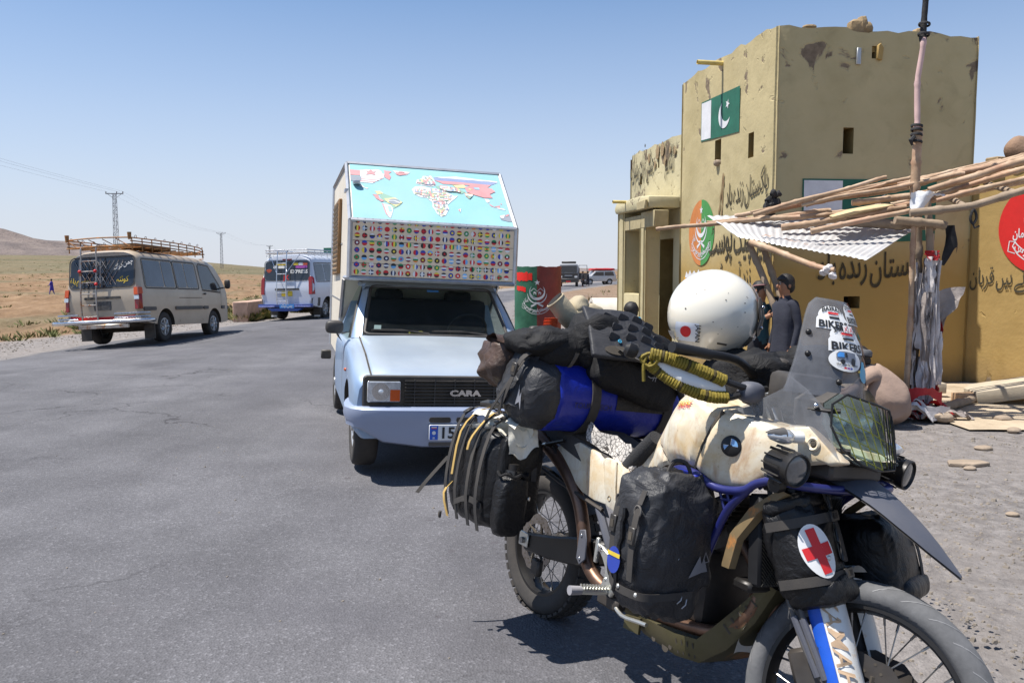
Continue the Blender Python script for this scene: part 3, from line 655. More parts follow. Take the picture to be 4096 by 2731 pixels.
def rrect(x0, z0, x1, z1, r, n=4, skew=0.0, taper=0.0):
    P = []
    for cx, cz, a in ((x1 - r, z1 - r, 0), (x0 + r, z1 - r, 90), (x0 + r, z0 + r, 180), (x1 - r, z0 + r, 270)):
        for i in range(n + 1): P.append((cx + r * cos(radians(a + 90 * i / n)), cz + r * sin(radians(a + 90 * i / n))))
    return P
def wheel(par, c, R, w, rimR, tyre=RUB, rimm=SILV, style='steel', side=-1, hubm=None):
    """axis along local y; side: which end is the outer face (-1 right, +1 left)"""
    c = V(c); pf = [(rimR, -.42), (rimR + .02, -.5), (R - .035, -.52), (R - .012, -.46), (R, -.3), (R, .3), (R - .012, .46), (R - .035, .52), (rimR + .02, .5), (rimR, .42)]
    mb = MB(); mb.lathe([(r, h * w) for r, h in pf], c, (0, 1, 0), 36, cap=False, closed=True)
    ob_ = mb.build('wheel', tyre, par, ang=50)
    s = side * w
    mb = MB(); mb.lathe([(rimR, s * .45), (rimR - .012, s * .46), (rimR - .03, s * .36), (rimR - .035, -s * .4)], c, (0, 1, 0), 32, cap=False)
    mb.lathe([(rimR - .03, s * .30), (rimR * .55, s * .40), (rimR * .34, s * .46), (.012, s * .47)], c, (0, 1, 0), 32, cap=True)
    n = 8 if style == 'steel' else 7
    for i in range(n):
        a = 2 * pi * i / n
        if style == 'cover':
            p0 = c + V((cos(a) * rimR * .3, s * .48, sin(a) * rimR * .3)); p1 = c + V((cos(a) * (rimR - .02), s * .42, sin(a) * (rimR - .02)))
            mb.tube([p0, p1], [.022, .03], 6)
    mb.build('rim', rimm, ob_, ang=40)
    mb = MB()
    for i in range(n):
        a = 2 * pi * (i + .5) / n; q = c + V((cos(a) * rimR * .66, s * .385, sin(a) * rimR * .66))
        mb.ell(q, (.022, .012, .022), 8, 4)
    mb.build('rim_slots', UND, ob_)
    mb = MB(); mb.lathe([(.045, s * .45), (.042, s * .54), (.01, s * .56)], c, (0, 1, 0), 14); mb.build('hub', hubm or rimm, ob_)
    return ob_
def carve(o, cyls):
    """wheel arches: cut cylinders (centre, radius, half length) out of a closed shell"""
    for c, r, hl in cyls:
        k = MB().cyl(V(c) - V((0, hl, 0)), V(c) + V((0, hl, 0)), r, n=32).build('cut', UND)
        k.parent = o.parent; md = o.modifiers.new('b', 'BOOLEAN'); md.object = k; md.operation = 'DIFFERENCE'; md.solver = 'EXACT'
        dg = bpy.context.evaluated_depsgraph_get(); me = bpy.data.meshes.new_from_object(o.evaluated_get(dg)); o.modifiers.clear(); o.data = me
        bpy.data.objects.remove(k)
    o.data.set_sharp_from_angle(angle=radians(35)); return o
class VanShape:
    def __init__(s, xr, xf, base, roof, bot, tilt, crown=.015):
        s.xr, s.xf, s.base, s.roof, s.bot, s.tilt, s.crown = xr, xf, base, roof, bot, tilt, crown
    def r(s, x): return lerp_tab(s.roof, x)
    def hw(s, x, z):
        r = s.r(x); w = lerp_tab(s.base, z)
        if z > r - .16: w *= 1 - .34 * ((z - r + .16) / .16) ** 2.4
        e = 1.0
        if x < s.xr + .14: e -= .085 * ((s.xr + .14 - x) / .14) ** 2
        if x > s.xf - .4: e -= .16 * ((x - s.xf + .4) / .4) ** 2
        return w * e
    def tx(s, x, z): return s.tilt * max(0, z - 1.0) * (1 - sm(s.xr, s.xr + .6, x))
    def side(s, sy, e=.006): return lambda x, z: (x + s.tx(x, z), sy * (s.hw(x, z) + e), z)
    def rear(s, e=.006): return lambda y, z: (s.xr + s.tx(s.xr, z) - e, y, z)
    def shell(s, mats_, par, name='body', n=16):
        xs = [s.xr, s.xr + .03, s.xr + .08, s.xr + .14]
        q = s.xr + .3
        while q < s.xf - .5: xs.append(q); q += .16
        xs += [s.xf - .5 + .1 * i for i in range(1, 5)] + [s.xf - .05, s.xf - .02, s.xf]
        rings = []
        for x in xs:
            b = lerp_tab(s.bot, x); r = s.r(x); rr_ = .16 if r - b > .4 else (r - b) * .4
            zl = [b + (r - rr_ - b) * i / n for i in range(n + 1)] + [r - rr_ * .6, r - rr_ * .3, r - rr_ * .1, r]
            L = [(x + s.tx(x, z), s.hw(x, z), z) for z in zl] + [(x + s.tx(x, r), s.hw(x, r) * .5, r + s.crown)]
            rings.append(L + [(a, -b_, c) for a, b_, c in L[::-1]])
        mb = MB(); mb.loft(rings, cap=False); k = len(rings[0])
        for R_, base in ((rings[0], 0), (rings[-1], (len(rings) - 1) * k)):
            mb.f += [tuple(base + i for i in (j, j + 1, k - 2 - j, k - 1 - j)) for j in range(k // 2 - 1)]; mb.mi += [0] * (k // 2 - 1)
        return mb.build(name, mats_, par, ang=32, weld=1e-4)
def pane(nm, m, par, poly, fn, frame=None, fw=.02):
    mb = MB(); put_poly(mb, poly, fn); o = mb.build(nm, m, par)
    return o
def gasket(par, poly, fn, w=.022, m=None, nm='window_seal'):
    mb = MB(); P = poly + poly[:2]; put_band(mb, P, w, fn); return mb.build(nm, m or BLK, par)

# ---------------------------------------------------------------- beige minibus with rusty roof rack
BEIGE = mat('beige_paint', srgb(186, 172, 152), .38, .25, vary=.06, scale=2, dust=.35, dcol=srgb(168, 146, 122), dscale=1.6, coat=.25, bump=.05, bscale=3, bdist=.02)
vM = frame((-8.60, 18.62, -.085), 86, 3.0, 1.9)
vb = thing('minibus', 'dusty beige minibus with rusty roof rack and ladder driving away on the road', 'minibus', M=vM)
S = VanShape(-1.1, 3.62, [(.2, .80), (.42, .83), (.8, .845), (1.08, .84), (1.95, .70)], [(-1.1, 1.96), (-.9, 2.02), (1.5, 2.02), (2.6, 1.99), (2.9, 1.93), (3.12, 1.72), (3.42, 1.28), (3.58, 1.10), (3.62, .95)], [(-1.1, .50), (-.6, .42), (0, .36), (3.0, .34), (3.62, .40)], .17)
sh = S.shell([BEIGE, UND], vb); carve(sh, [((0, 0, .33), .41, 1.2), ((2.55, 0, .33), .39, 1.2)])
MB().box((1.2, 0, .52), (4.2, 1.2, .3)).build('chassis', UND, vb)
MB().box((.0, 0, .32), (.14, 1.3, .14)).build('rear_axle', UND, vb)
for x in (0, 2.55):
    for sy in (-1, 1): wheel(vb, (x, sy * .70, .33), .335, .2, .195, RUB, SILV, 'cover', sy)
for sy in (-1, 1):
    f = S.side(sy)
    for x0, x1, m in ((-.78, .04, PANEB), (.08, .56, PANEB), (.68, 1.14, PANEB), (1.18, 1.72, PANEB)):
        p = rrect(x0, 1.22, x1, 1.80, .06); pane('window', m, vb, p, f)
    for x0, x1 in ((-.84, .62), (.62, 1.78)): gasket(vb, rrect(x0, 1.19, x1, 1.83, .08), S.side(sy, .009), .03)
    pane('door_window', PANE, vb, [(1.96, 1.20), (2.92, 1.16), (2.98, 1.24), (2.52, 1.76), (2.02, 1.80), (1.94, 1.74)], f)
    gasket(vb, [(1.94, 1.17), (2.96, 1.12), (3.03, 1.24), (2.54, 1.79), (2.0, 1.83), (1.91, 1.76)], S.side(sy, .009), .03)
    mb = MB()
    for ln in ([(1.86, .42), (1.86, 1.86)], [(2.94, .72), (3.0, 1.12)], [(.66, .42), (.66, 1.9)], [(.66, .98), (1.86, .98)]): put_band(mb, ln, .012, S.side(sy, .007))
    mb.build('door_gap', UND, vb)
    for a, b in ((-.98, -.46), (.44, 1.84), (1.9, 2.16), (2.96, 3.5)): MB().prism(rrect(a, .70, b, .78, .03, 2), S.side(sy, .0), S.side(sy, .025)).build('rub_strip', TRIM, vb)
    mb = MB(); put_band(mb, [(-1.0, 1.0), (3.3, .96)], .018, S.side(sy, .008)); mb.build('body_crease', BEIGE, vb)
    mb = MB(); mb.ell((2.02, sy * .86, 1.08), (.06, .02, .025), 8, 6); mb.build('door_handle', BLK, vb)
    mb = MB(); mb.tube([(2.98, sy * .80, 1.22), (3.08, sy * .98, 1.26)], .02, 6).ell((3.06, sy * 1.0, 1.33), (.045, .075, .12), 10, 8, .6, .6); mb.build('wing_mirror', BLK, vb)
    mb = MB(); mb.prism(rrect(-1.10, .74, -1.02, 1.20, .02, 2), S.side(sy, .0), S.side(sy, .03)); mb.prism([(sy * .73, .74), (sy * .805, .74), (sy * .79, 1.20), (sy * .72, 1.20)], S.rear(-.01), S.rear(.03)); mb.build('tail_light', REDL, vb, bevel=.006)
    mb = MB(); mb.prism(rrect(-1.11, 1.06, -1.015, 1.205, .02, 2), S.side(sy, .0), S.side(sy, .033)); mb.prism([(sy * .725, 1.05), (sy * .81, 1.05), (sy * .795, 1.205), (sy * .715, 1.205)], S.rear(-.01), S.rear(.034)); mb.build('turn_lens', AMBL, vb)
    mb = MB(); mb.prism([(sy * .728, .95), (sy * .815, .95), (sy * .81, 1.03), (sy * .724, 1.03)], S.rear(-.01), S.rear(.034)); mb.build('reverse_lens', CLRL, vb)
    mb = MB(); mb.box((-.55, sy * .72, .26), (.02, .24, .34)); mb.build('mud_flap', BLK, vb)
fr_ = S.rear()
pane('rear_window', PANE, vb, rrect(-.70, 1.24, .70, 1.86, .1, 5), fr_); gasket(vb, rrect(-.72, 1.22, .72, 1.88, .11, 5), S.rear(.009), .03)
mb = MB(); put_band(mb, [(-.71, .52), (-.71, 1.16), (-.74, 1.22)], .012, S.rear(.007)); put_band(mb, [(.71, .52), (.71, 1.16), (.74, 1.22)], .012, S.rear(.007)); put_band(mb, [(-.71, .55), (.71, .55)], .012, S.rear(.007)); mb.build('tailgate_gap', UND, vb)
mb = MB(); mb.prism(rrect(-.42, .98, .38, 1.03, .02, 2), S.rear(0), S.rear(.025)); mb.build('tailgate_handle', BLK, vb)
mb = MB(); mb.prism(rrect(-.2, .74, .18, .93, .015, 2), S.rear(0), S.rear(.012)); o = mb.build('number_plate', mat('dirty_plate', (.10, .095, .09), .6, vary=.5, scale=20), vb)
mb = MB(); put_text(mb, 'QAF 1874', lambda a, b: S.rear(.016)(-.01 - a, .80 + b), .09, .008) if 0 else None
mb = MB(); put_band(mb, [(-.72, .585), (-.3, .565), (.3, .565), (.72, .60)], .075, S.rear(.010)); mb.build('red_band', REDP, vb)
for _s, _y, _w in (('کوئٹہ', -.46, 1.1), ('مسلم باغ', .5, 1.0)): put_urdu(MB(), _s, lambda a, b: S.rear(.012)(_y - a, 1.34 + b), .12, .006, _w, 0).build('lettering', YELT, vb)
mb = MB(); put_urdu(mb, 'چمن کوئٹہ', lambda a, b: S.rear(.012)(-.46 - a, 1.66 + b + .35 * a), .11, .004, 1.0, 0); mb.build('lettering', WHT, vb)
# net of cord behind the ladder
mb = MB()
for i in range(7):
    mb.tube([S.rear(.03)(-.16 + .1 * i - .16, 1.28), S.rear(.03)(-.16 + .1 * i + .16, 1.8)], .006, 4); mb.tube([S.rear(.03)(-.16 + .1 * i + .16 - .16, 1.28), S.rear(.03)(-.16 + .1 * i - .32, 1.8)], .006, 4)
mb.build('cord_net', WORN, vb)
# ladder
mb = MB()
for y in (.04, .38): mb.tube([(-1.22, y, .50), (-1.24, y, .9), (-1.2, y, 1.3), (-1.13, y, 1.75), (-1.12, y, 2.02), (-1.04, y, 2.14), (-.92, y, 2.14)], .017, 8, smooth=4)
mb.build('ladder_rails', WORN, vb)
for z, x in ((.62, -1.23), (.86, -1.24), (1.1, -1.23), (1.34, -1.19), (1.58, -1.155), (1.8, -1.125)):
    MB().tube([(x, .04, z), (x, .38, z)], .013, 8).build('ladder_rung', WORN, vb)
for y, z in ((.04, 1.58), (.38, 1.58), (.04, 1.30)): MB().ell((-1.21, y, z), (.035, .035, .035), 10, 7).build('red_reflector', REDP, vb)
for y in (-.02, .44): MB().tube([(-1.16, y, 1.24), (-1.08, y, 1.84)], .011, 6).build('ladder_guard', WORN, vb)
# rear bumper of tubes
for zz, x, r in ((.50, -1.28, .045),): MB().tube([(-.75, -.95, zz), (x, -.92, zz), (x, .92, zz), (-.75, .95, zz)], r, 10, smooth=4).build('bumper_bar', CHROME, vb)
for z in (.58, .66): MB().tube([(-.9, -.93, z), (-1.24, -.9, z), (-1.26, -.35, z)], .018, 8, smooth=3).build('bumper_rail', CHROME, vb); MB().tube([(-.9, .93, z), (-1.24, .9, z), (-1.26, .45, z)], .018, 8, smooth=3).build('bumper_rail', CHROME, vb)
MB().box((-1.26, -.1, .40), (.05, 1.1, .09)).build('step_plate', WORN, vb, bevel=.01)
MB().prism(rrect(.35, .5, .62, .56, .01, 2), S.rear(-.02), S.rear(.05)).build('bumper_lamp', AMBL, vb)
# roof rack: side rails on posts, crosswise slats, end frame
for sy in (-1, 1):
    for z in (2.12, 2.19, 2.26): MB().tube([(-1.06, sy * .70, z), (.6, sy * .71, z + .01), (2.2, sy * .69, z - .02), (2.62, sy * .6, z - .10)], .014, 6, smooth=3).build('rack_rail', RUST, vb)
    for i in range(9): MB().tube([(-1.0 + .42 * i, sy * .70, 1.99), (-1.0 + .42 * i, sy * .70, 2.26)], .013, 6).build('rack_post', RUST, vb)
    for i in range(8): MB().tube([(-.9 + .42 * i, sy * .70, 2.26), (-.9 + .42 * i, sy * .72, 2.31), (-.84 + .42 * i, sy * .72, 2.31), (-.82 + .42 * i, sy * .7, 2.26)], .007, 5, smooth=2).build('rack_hook', WORN, vb)
for z in (2.08, 2.26): MB().tube([(-1.08, -.7, z), (-1.1, 0, z + .02), (-1.08, .7, z)], .016, 6, smooth=3).build('rack_rail', RUST, vb); MB().tube([(2.62, -.6, z - .1), (2.68, 0, z - .1), (2.62, .6, z - .1)], .014, 6).build('rack_rail', RUST, vb)
for y0, y1 in ((-.68, -.4), (-.4, -.1), (-.1, .2), (.2, .45), (.45, .68)): MB().tube([(-1.09, y0, 2.08), (-1.09, y1, 2.25)], .01, 5).build('rack_brace', RUST, vb)
for i in range(10): MB().box((-.95 + .38 * i, 0, 2.09), (.07, 1.38, .025)).build('rack_slat', RUST, vb)
for sy in (-1, 1): MB().tube([(-1.07, sy * .69, 2.22), (-1.07, sy * .69, 2.37)], [.035, .045], 8).build('rack_post', RUST, vb)
MB().box((.2, -.3, 2.14), (1.6, .5, .08)).build('spare_board', mat('board', srgb(120, 96, 70), .9), vb)

# ---------------------------------------------------------------- white minibus ahead, with chrome ladder
WHITEP = mat('white_van_paint', srgb(206, 212, 224), .3, .1, vary=.03, dust=.16, dscale=1.5, coat=.4)
wM = frame((-7.05, 27.75, -.05), 79, 1.0, 0)
vw = thing('minibus', 'white minibus with blue rear bumper and chrome ladder on the bend of the road', 'minibus', M=wM)
S2 = VanShape(-1.1, 3.74, [(.2, .86), (.42, .90), (.8, .935), (1.1, .93), (2.05, .76)], [(-1.1, 2.04), (-.9, 2.11), (2.4, 2.10), (2.75, 2.02), (3.1, 1.72), (3.5, 1.25), (3.7, 1.05), (3.74, .95)], [(-1.1, .48), (-.6, .40), (0, .36), (3.74, .36)], .14)
sh = S2.shell([WHITEP, UND], vw); carve(sh, [((0, 0, .34), .41, 1.2), ((2.57, 0, .34), .41, 1.2)])
MB().box((1.2, 0, .50), (4.2, 1.3, .3)).build('chassis', UND, vw)
MB().box((0, 0, .32), (.14, 1.3, .14)).build('rear_axle', UND, vw)
for x in (0, 2.57):
    for sy in (-1, 1): wheel(vw, (x, sy * .74, .335), .34, .2, .2, RUB, SILV, 'cover', sy)
for sy in (-1, 1):
    f = S2.side(sy)
    for x0, x1 in ((-.78, -.1), (-.05, .55), (.6, 1.2), (1.25, 1.8)): pane('window', PANEB, vw, rrect(x0, 1.27, x1, 1.82, .05), f)
    gasket(vw, rrect(-.84, 1.24, 1.86, 1.85, .08), S2.side(sy, .009), .03)
    pane('door_window', PANE, vw, [(2.0, 1.26), (3.0, 1.22), (2.56, 1.84), (2.06, 1.86)], f)
    mb = MB(); mb.prism([(sy * .77, .84), (sy * .89, .84), (sy * .88, 1.3), (sy * .82, 1.42), (sy * .76, 1.36)], S2.rear(-.03), S2.rear(.03)); mb.prism([(-1.12, .84), (-1.0, .84), (-.99, 1.36), (-1.06, 1.42), (-1.12, 1.3)], S2.side(sy, -.01), S2.side(sy, .025)); mb.build('tail_light', REDL, vw, bevel=.008)
    mb = MB(); put_band(mb, [(-.95, 1.02), (3.4, 1.0)], .015, S2.side(sy, .008)); mb.build('body_crease', WHITEP, vw)
    MB().box((-.5, sy * .76, .25), (.02, .26, .36)).build('mud_flap', BLK, vw)
    MB().box((-.52, sy * .76, .12), (.022, .2, .05)).build('flap_plate', WHT, vw)
    MB().prism(rrect(-1.1, .45, -.62, .72, .04), S2.side(sy, -.02), S2.side(sy, .02)).build('bumper_corner', TRIM, vw)
pane('rear_window', PANE, vw, rrect(-.76, 1.30, .76, 1.90, .09, 5), S2.rear()); gasket(vw, rrect(-.78, 1.28, .78, 1.92, .1, 5), S2.rear(.009), .022)
mb = MB(); mb.prism(rrect(-.16, 1.94, .16, 1.985, .01, 2), S2.rear(0), S2.rear(.02)); mb.build('brake_light', REDL, vw)
mb = MB(); mb.prism(rrect(-.44, .98, .4, 1.035, .02, 2), S2.rear(0), S2.rear(.025)); mb.build('tailgate_handle', BLK, vw)
mb = MB(); put_band(mb, [(-.8, .5), (-.8, 1.24)], .012, S2.rear(.007)); put_band(mb, [(.8, .5), (.8, 1.24)], .012, S2.rear(.007)); put_band(mb, [(-.8, .52), (.8, .52)], .012, S2.rear(.007)); mb.build('tailgate_gap', UND, vw)
for y in (.1, -.12): MB().prism(rrect(y - .08, .78, y + .08, .95, .03, 3), S2.rear(0), S2.rear(.012)).build('sticker', YELT, vw)
mb = MB(); put_text(mb, 'EXPRESS', lambda a, b: S2.rear(.012)(-.42 - a, 1.52 + b), .16, .02); mb.build('lettering', WHT, vw)
mb = MB(); put_text(mb, 'JK', lambda a, b: S2.rear(.012)(.02 - a, 1.32 + b), .2, .03); mb.build('lettering', REDP, vw)
PURP = mat('purple_print', srgb(150, 70, 150), .5)
for _y, _m in ((.30, YELT), (.12, YELT), (-.30, YELT), (-.48, MATS['light_blue_plate'] if 'light_blue_plate' in MATS else WHT), (-.62, AMBL)): mb = MB(); put_poly(mb, rrect(_y - .085, 1.78, _y + .085, 1.86, .02), S2.rear(.012)); mb.build('sticker', _m, vw)
for _y, _w in ((-.50, .20), (.18, .12), (.40, .07)): mb = MB(); put_poly(mb, rrect(_y - _w, 1.68, _y + _w, 1.765, .02), S2.rear(.012)); mb.build('sticker', PURP if _y < 0 else WHT, vw)
mb = MB()
for k, r in enumerate((.05, .09, .13)): put_ring(mb, .62, 1.52, r - .012, r + .012, S2.rear(.012), 12, 1, radians(45), radians(135))
mb.build('wifi_sticker', AMBL, vw)
BLUEB = mat('blue_bumper', srgb(34, 62, 130), .45, vary=.3, scale=14)
MB().box((-1.2, 0, .48), (.16, 1.84, .10)).build('rear_bumper', BLUEB, vw, bevel=.01)
MB().prism([(-.6, .0), (.6, 0), (.45, -.09), (-.45, -.09)], lambda a, b: (-1.29, a, .40 + b), lambda a, b: (-1.12, a, .40 + b)).build('bumper_step', BLUEB, vw)
mb = MB(); mb.box((-1.287, -.08, .47), (.008, .5, .13)); o = mb.build('number_plate', mat('light_blue_plate', srgb(70, 140, 210), .4, vary=.2, scale=12), vw)
mb = MB(); put_urdu(mb, 'چمن کوئٹہ', lambda a, b: (-1.294, -.08 - a, .44 + b), .10, .008, 1, 0); mb.build('lettering', WHT, vw)
for z in (.455,):
    for y in (-.62, .62): MB().box((-1.287, y, .47), (.01, .55, .05)).build('bumper_reflector', mat('silver_blue', srgb(150, 160, 220), .3, .4, vary=.4, scale=25), vw)
mb = MB()
for y in (-.05, .27): mb.tube([(-1.26, y, .50), (-1.25, y, 1.0), (-1.2, y, 1.5), (-1.13, y, 1.95), (-1.08, y, 2.2), (-1.0, y, 2.24)], .016, 8, smooth=3)
mb.build('ladder_rails', CHROME, vw)
for z, x in ((.62, -1.265), (.9, -1.255), (1.18, -1.235), (1.5, -1.2), (1.84, -1.15)): MB().tube([(x, -.05, z), (x, .27, z)], .016, 6).build('ladder_rung', CHROME, vw)
for y0, y1 in ((.29, .55), (-.07, -.5)): MB().tube([(-1.19, y0, 1.55), (-1.06, y1, 2.14)], .012, 6).build('ladder_stay', CHROME, vw)
for sy in (-1, 1):
    for z in (2.19, 2.27): MB().tube([(-1.02, sy * .72, z), (2.2, sy * .72, z)], .02, 6).build('rack_rail', CHROME, vw)
    for i in range(7): MB().tube([(-.95 + .5 * i, sy * .72, 2.05), (-.95 + .5 * i, sy * .72, 2.27)], .012, 6).build('rack_post', CHROME, vw)
for z in (2.19, 2.27): MB().tube([(-1.02, -.72, z), (-1.02, .72, z)], .02, 6).build('rack_rail', CHROME, vw)
for i in range(9): MB().box((-.9 + .38 * i, 0, 2.16), (.06, 1.4, .03)).build('rack_slat', CHROME, vw)
MB().pyz([(-.55, 2.24), (.0, 2.24), (.0, 2.42), (-.55, 2.42)], 1.9, 1.94).build('roof_sign', PAINTG, vw)
# ---------------------------------------------------------------- light blue pickup with home-made camper body
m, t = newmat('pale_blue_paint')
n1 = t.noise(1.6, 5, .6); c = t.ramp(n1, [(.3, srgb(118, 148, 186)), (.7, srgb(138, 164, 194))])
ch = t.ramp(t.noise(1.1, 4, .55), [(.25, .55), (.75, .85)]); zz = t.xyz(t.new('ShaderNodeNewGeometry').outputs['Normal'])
up = t.ramp(zz[2], [(.55, .25), (.95, 1.0)]); c = t.mix(t.math('MULTIPLY', ch, up), c, srgb(190, 196, 198))  # sky sheen painted into the colour: upward faces mixed paler
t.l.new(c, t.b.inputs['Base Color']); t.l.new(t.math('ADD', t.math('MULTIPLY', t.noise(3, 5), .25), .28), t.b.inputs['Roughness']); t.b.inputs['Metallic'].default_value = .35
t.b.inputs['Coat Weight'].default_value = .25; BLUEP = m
BUMP = mat('bumper_paint', srgb(150, 164, 192), .35, .25, vary=.07, scale=2, dust=.25, dcol=srgb(150, 140, 130), dscale=2, coat=.2)
GLS = glass('windscreen_glass', (.50, .58, .58), .02, .10, .05, tint=.15)
GLSD = glass('side_glass', (.75, .82, .8), .02, .1, .05, tint=.2)
SEAT = mat('seat_cloth', (.03, .03, .035), .9)
CREAM = mat('cream_sheet', srgb(222, 214, 198), .5, .1, vary=.05, scale=1.5, dust=.3, dcol=srgb(190, 172, 148), dscale=1.1, bump=.12, bscale=2.2, bdist=.02)
ALU = mat('aluminium_trim', (.55, .56, .58), .38, .85, vary=.15, scale=9, dust=.15)
tM = frame((-.513, 6.435, 0), -75.1, 2.5)
pk = thing('pickup_camper', 'light blue pickup with tall box camper painted with world map and round flags', 'camper truck', M=tM)
def zt(x): return lerp_tab([(-.66, .945), (-.3, .905), (.2, .825), (.5, .752)], x)
rings = []
for x in [-1.78, -1.7, -1.2, -.67, -.655, -.5, -.3, -.1, .1, .3, .42, .49, .52]:
    z = .905 if x < -.66 else zt(x) - (.03 if x > .51 else .006)
    k = 1 - (.05 if x > .5 else .022 if x > .45 else .008 if x > .35 else 0)
    L = [(.74, .30), (.79, .36), (.80, .55), (.795, z - .13), (.785, z - .07), (.755, z - .028), (.70, z - .006), (.62, z), (.3, z + .014)]
    rings.append([(x, a * k, b) for a, b in L] + [(x, -a * k, b) for a, b in L[::-1]])
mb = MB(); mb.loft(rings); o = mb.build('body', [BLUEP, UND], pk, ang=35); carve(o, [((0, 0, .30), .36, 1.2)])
# inner cabin cut: keep the cab open above the belt only, floor board under the glass
hg = []
for i in range(12):
    x = -.635 + 1.135 * i / 11; hg.append([(x, y, zt(x) + .012 * (1 - (y / .66) ** 2) + .006 - (.012 if abs(y) > .64 else 0) - (.02 if i == 11 else 0)) for y in [-.655, -.64, -.5, -.3, -.1, .1, .3, .5, .64, .655]])
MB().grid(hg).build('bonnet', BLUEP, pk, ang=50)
mb = MB()
for s in (-1, 1): put_band(mb, [(-.63, s * .668), (.0, s * .668), (.5, s * .668)], .012, lambda a, b: (a, b, zt(a) + .0035))
mb.build('bonnet_seam', UND, pk)
# grille
MB().prism(rrect(-.725, .505, .725, .752, .03), lambda a, b: (.50, a, b), lambda a, b: (.535, a, b)).build('grille_surround', BLK, pk, bevel=.008)
MB().prism(rrect(-.70, .53, .70, .73, .02), lambda a, b: (.533, a, b), lambda a, b: (.538, a, b)).build('grille_back', UND, pk)
for i in range(8): MB().box((.548, 0, .552 + .0235 * i), (.018, .86, .006)).build('grille_bar', BLK, pk)
for y in (-.36, -.215, -.07, .075, .22, .365): MB().box((.546, y, .632), (.014, .007, .19)).build('grille_post', BLK, pk)
mb = MB(); put_text(mb, 'CARA', lambda a, b: (.562, .005 + a, .613 + b), .056, .06, sx=1.5); o = mb.build('badge_lettering', CHROME, pk)
for s in (-1, 1):
    lamp = MB().prism(rrect(s * .695 if s < 0 else .462, .568, -.462 if s < 0 else .695, .712, .008, 2), lambda a, b: (.535, a, b), lambda a, b: (.565, a, b)).build('headlight', CLRL, pk, bevel=.004)
    MB().lathe([(.062, .0), (.05, -.006), (.02, -.012)], (.5655, s * .60, .64), (1, 0, 0), 24).build('reflector', CHROME, lamp)
    MB().lathe([(.02, 0), (.014, .012), (.002, .016)], (.5655, s * .60, .64), (1, 0, 0), 12).build('bulb_shield', CLRL, lamp)
    MB().prism(rrect(*((-.535, .574, -.466, .655) if s < 0 else (.466, .574, .535, .655)), .004, 2), lambda a, b: (.56, a, b), lambda a, b: (.568, a, b)).build('turn_lens', AMBL, lamp)
# bumper
plan = [(.10, -.815), (.26, -.835), (.42, -.84), (.53, -.80), (.59, -.72), (.615, -.58), (.628, -.3), (.632, 0)]
plan = plan + [(a, -b) for a, b in plan[-2::-1]]
rings = []
for i, (x, y) in enumerate(plan):
    a = plan[max(0, i - 1)]; b = plan[min(len(plan) - 1, i + 1)]; d = V((b[0] - a[0], b[1] - a[1])).normalized(); nx, ny = d.y, -d.x
    e = sm(.45, .82, abs(y)); lo = .235 + .125 * e; 
    pr = [(-.10, .535), (-.02, .532), (0, .515), (.004, .455), (-.012, .425), (-.014, .36 + .03 * e), (-.04, lo + .02), (-.10, lo)]
    rings.append([(x + nx * q, y + ny * q, z) for q, z in pr])
MB().loft(rings, cap=True).build('front_bumper', BUMP, pk, ang=40)
for y0, y1 in ((-.262, -.108), (-.068, .086)): MB().prism(rrect(y0, .432, y1, .470, .014), lambda a, b: (.60, a, b), lambda a, b: (.637, a, b)).build('bumper_slot', UND, pk)
pl = MB().prism(rrect(-.262, .308, .262, .418, .008, 2), lambda a, b: (.61, a, b), lambda a, b: (.648, a, b)).build('number_plate', WHT, pk, bevel=.002)
MB().prism([(-.258, .312), (-.20, .312), (-.20, .414), (-.258, .414)], lambda a, b: (.645, a, b), lambda a, b: (.6505, a, b)).build('plate_strip', mat('plate_blue', srgb(40, 90, 190), .5), pl)
mb = MB(); put_disc(mb, -.229, .362, .014, lambda a, b: (.652, a, b), 12); put_text(mb, 'IR', lambda a, b: (.652, a - .229, b + .318), .022, .01); put_band(mb, [(-.248, .402), (-.21, .402)], .008, lambda a, b: (.652, a, b)); mb.build('plate_emblem', WHT, pl)
mb = MB(); put_band(mb, [(-.248, .394), (-.21, .394)], .006, lambda a, b: (.652, a, b)); mb.build('plate_band', REDP, pl)
mb = MB(); put_text(mb, '15', lambda a, b: (.652, a - .132, b + .324), .112, .022, sx=1.05); mb.build('plate_number', BLKP, pl)
mb = MB(); mb.prism(rrect(-.255, .258, .255, .285, .004, 2), lambda a, b: (.57, a, b), lambda a, b: (.60, a, b)); mb.build('plate_base', TRIM, pk)
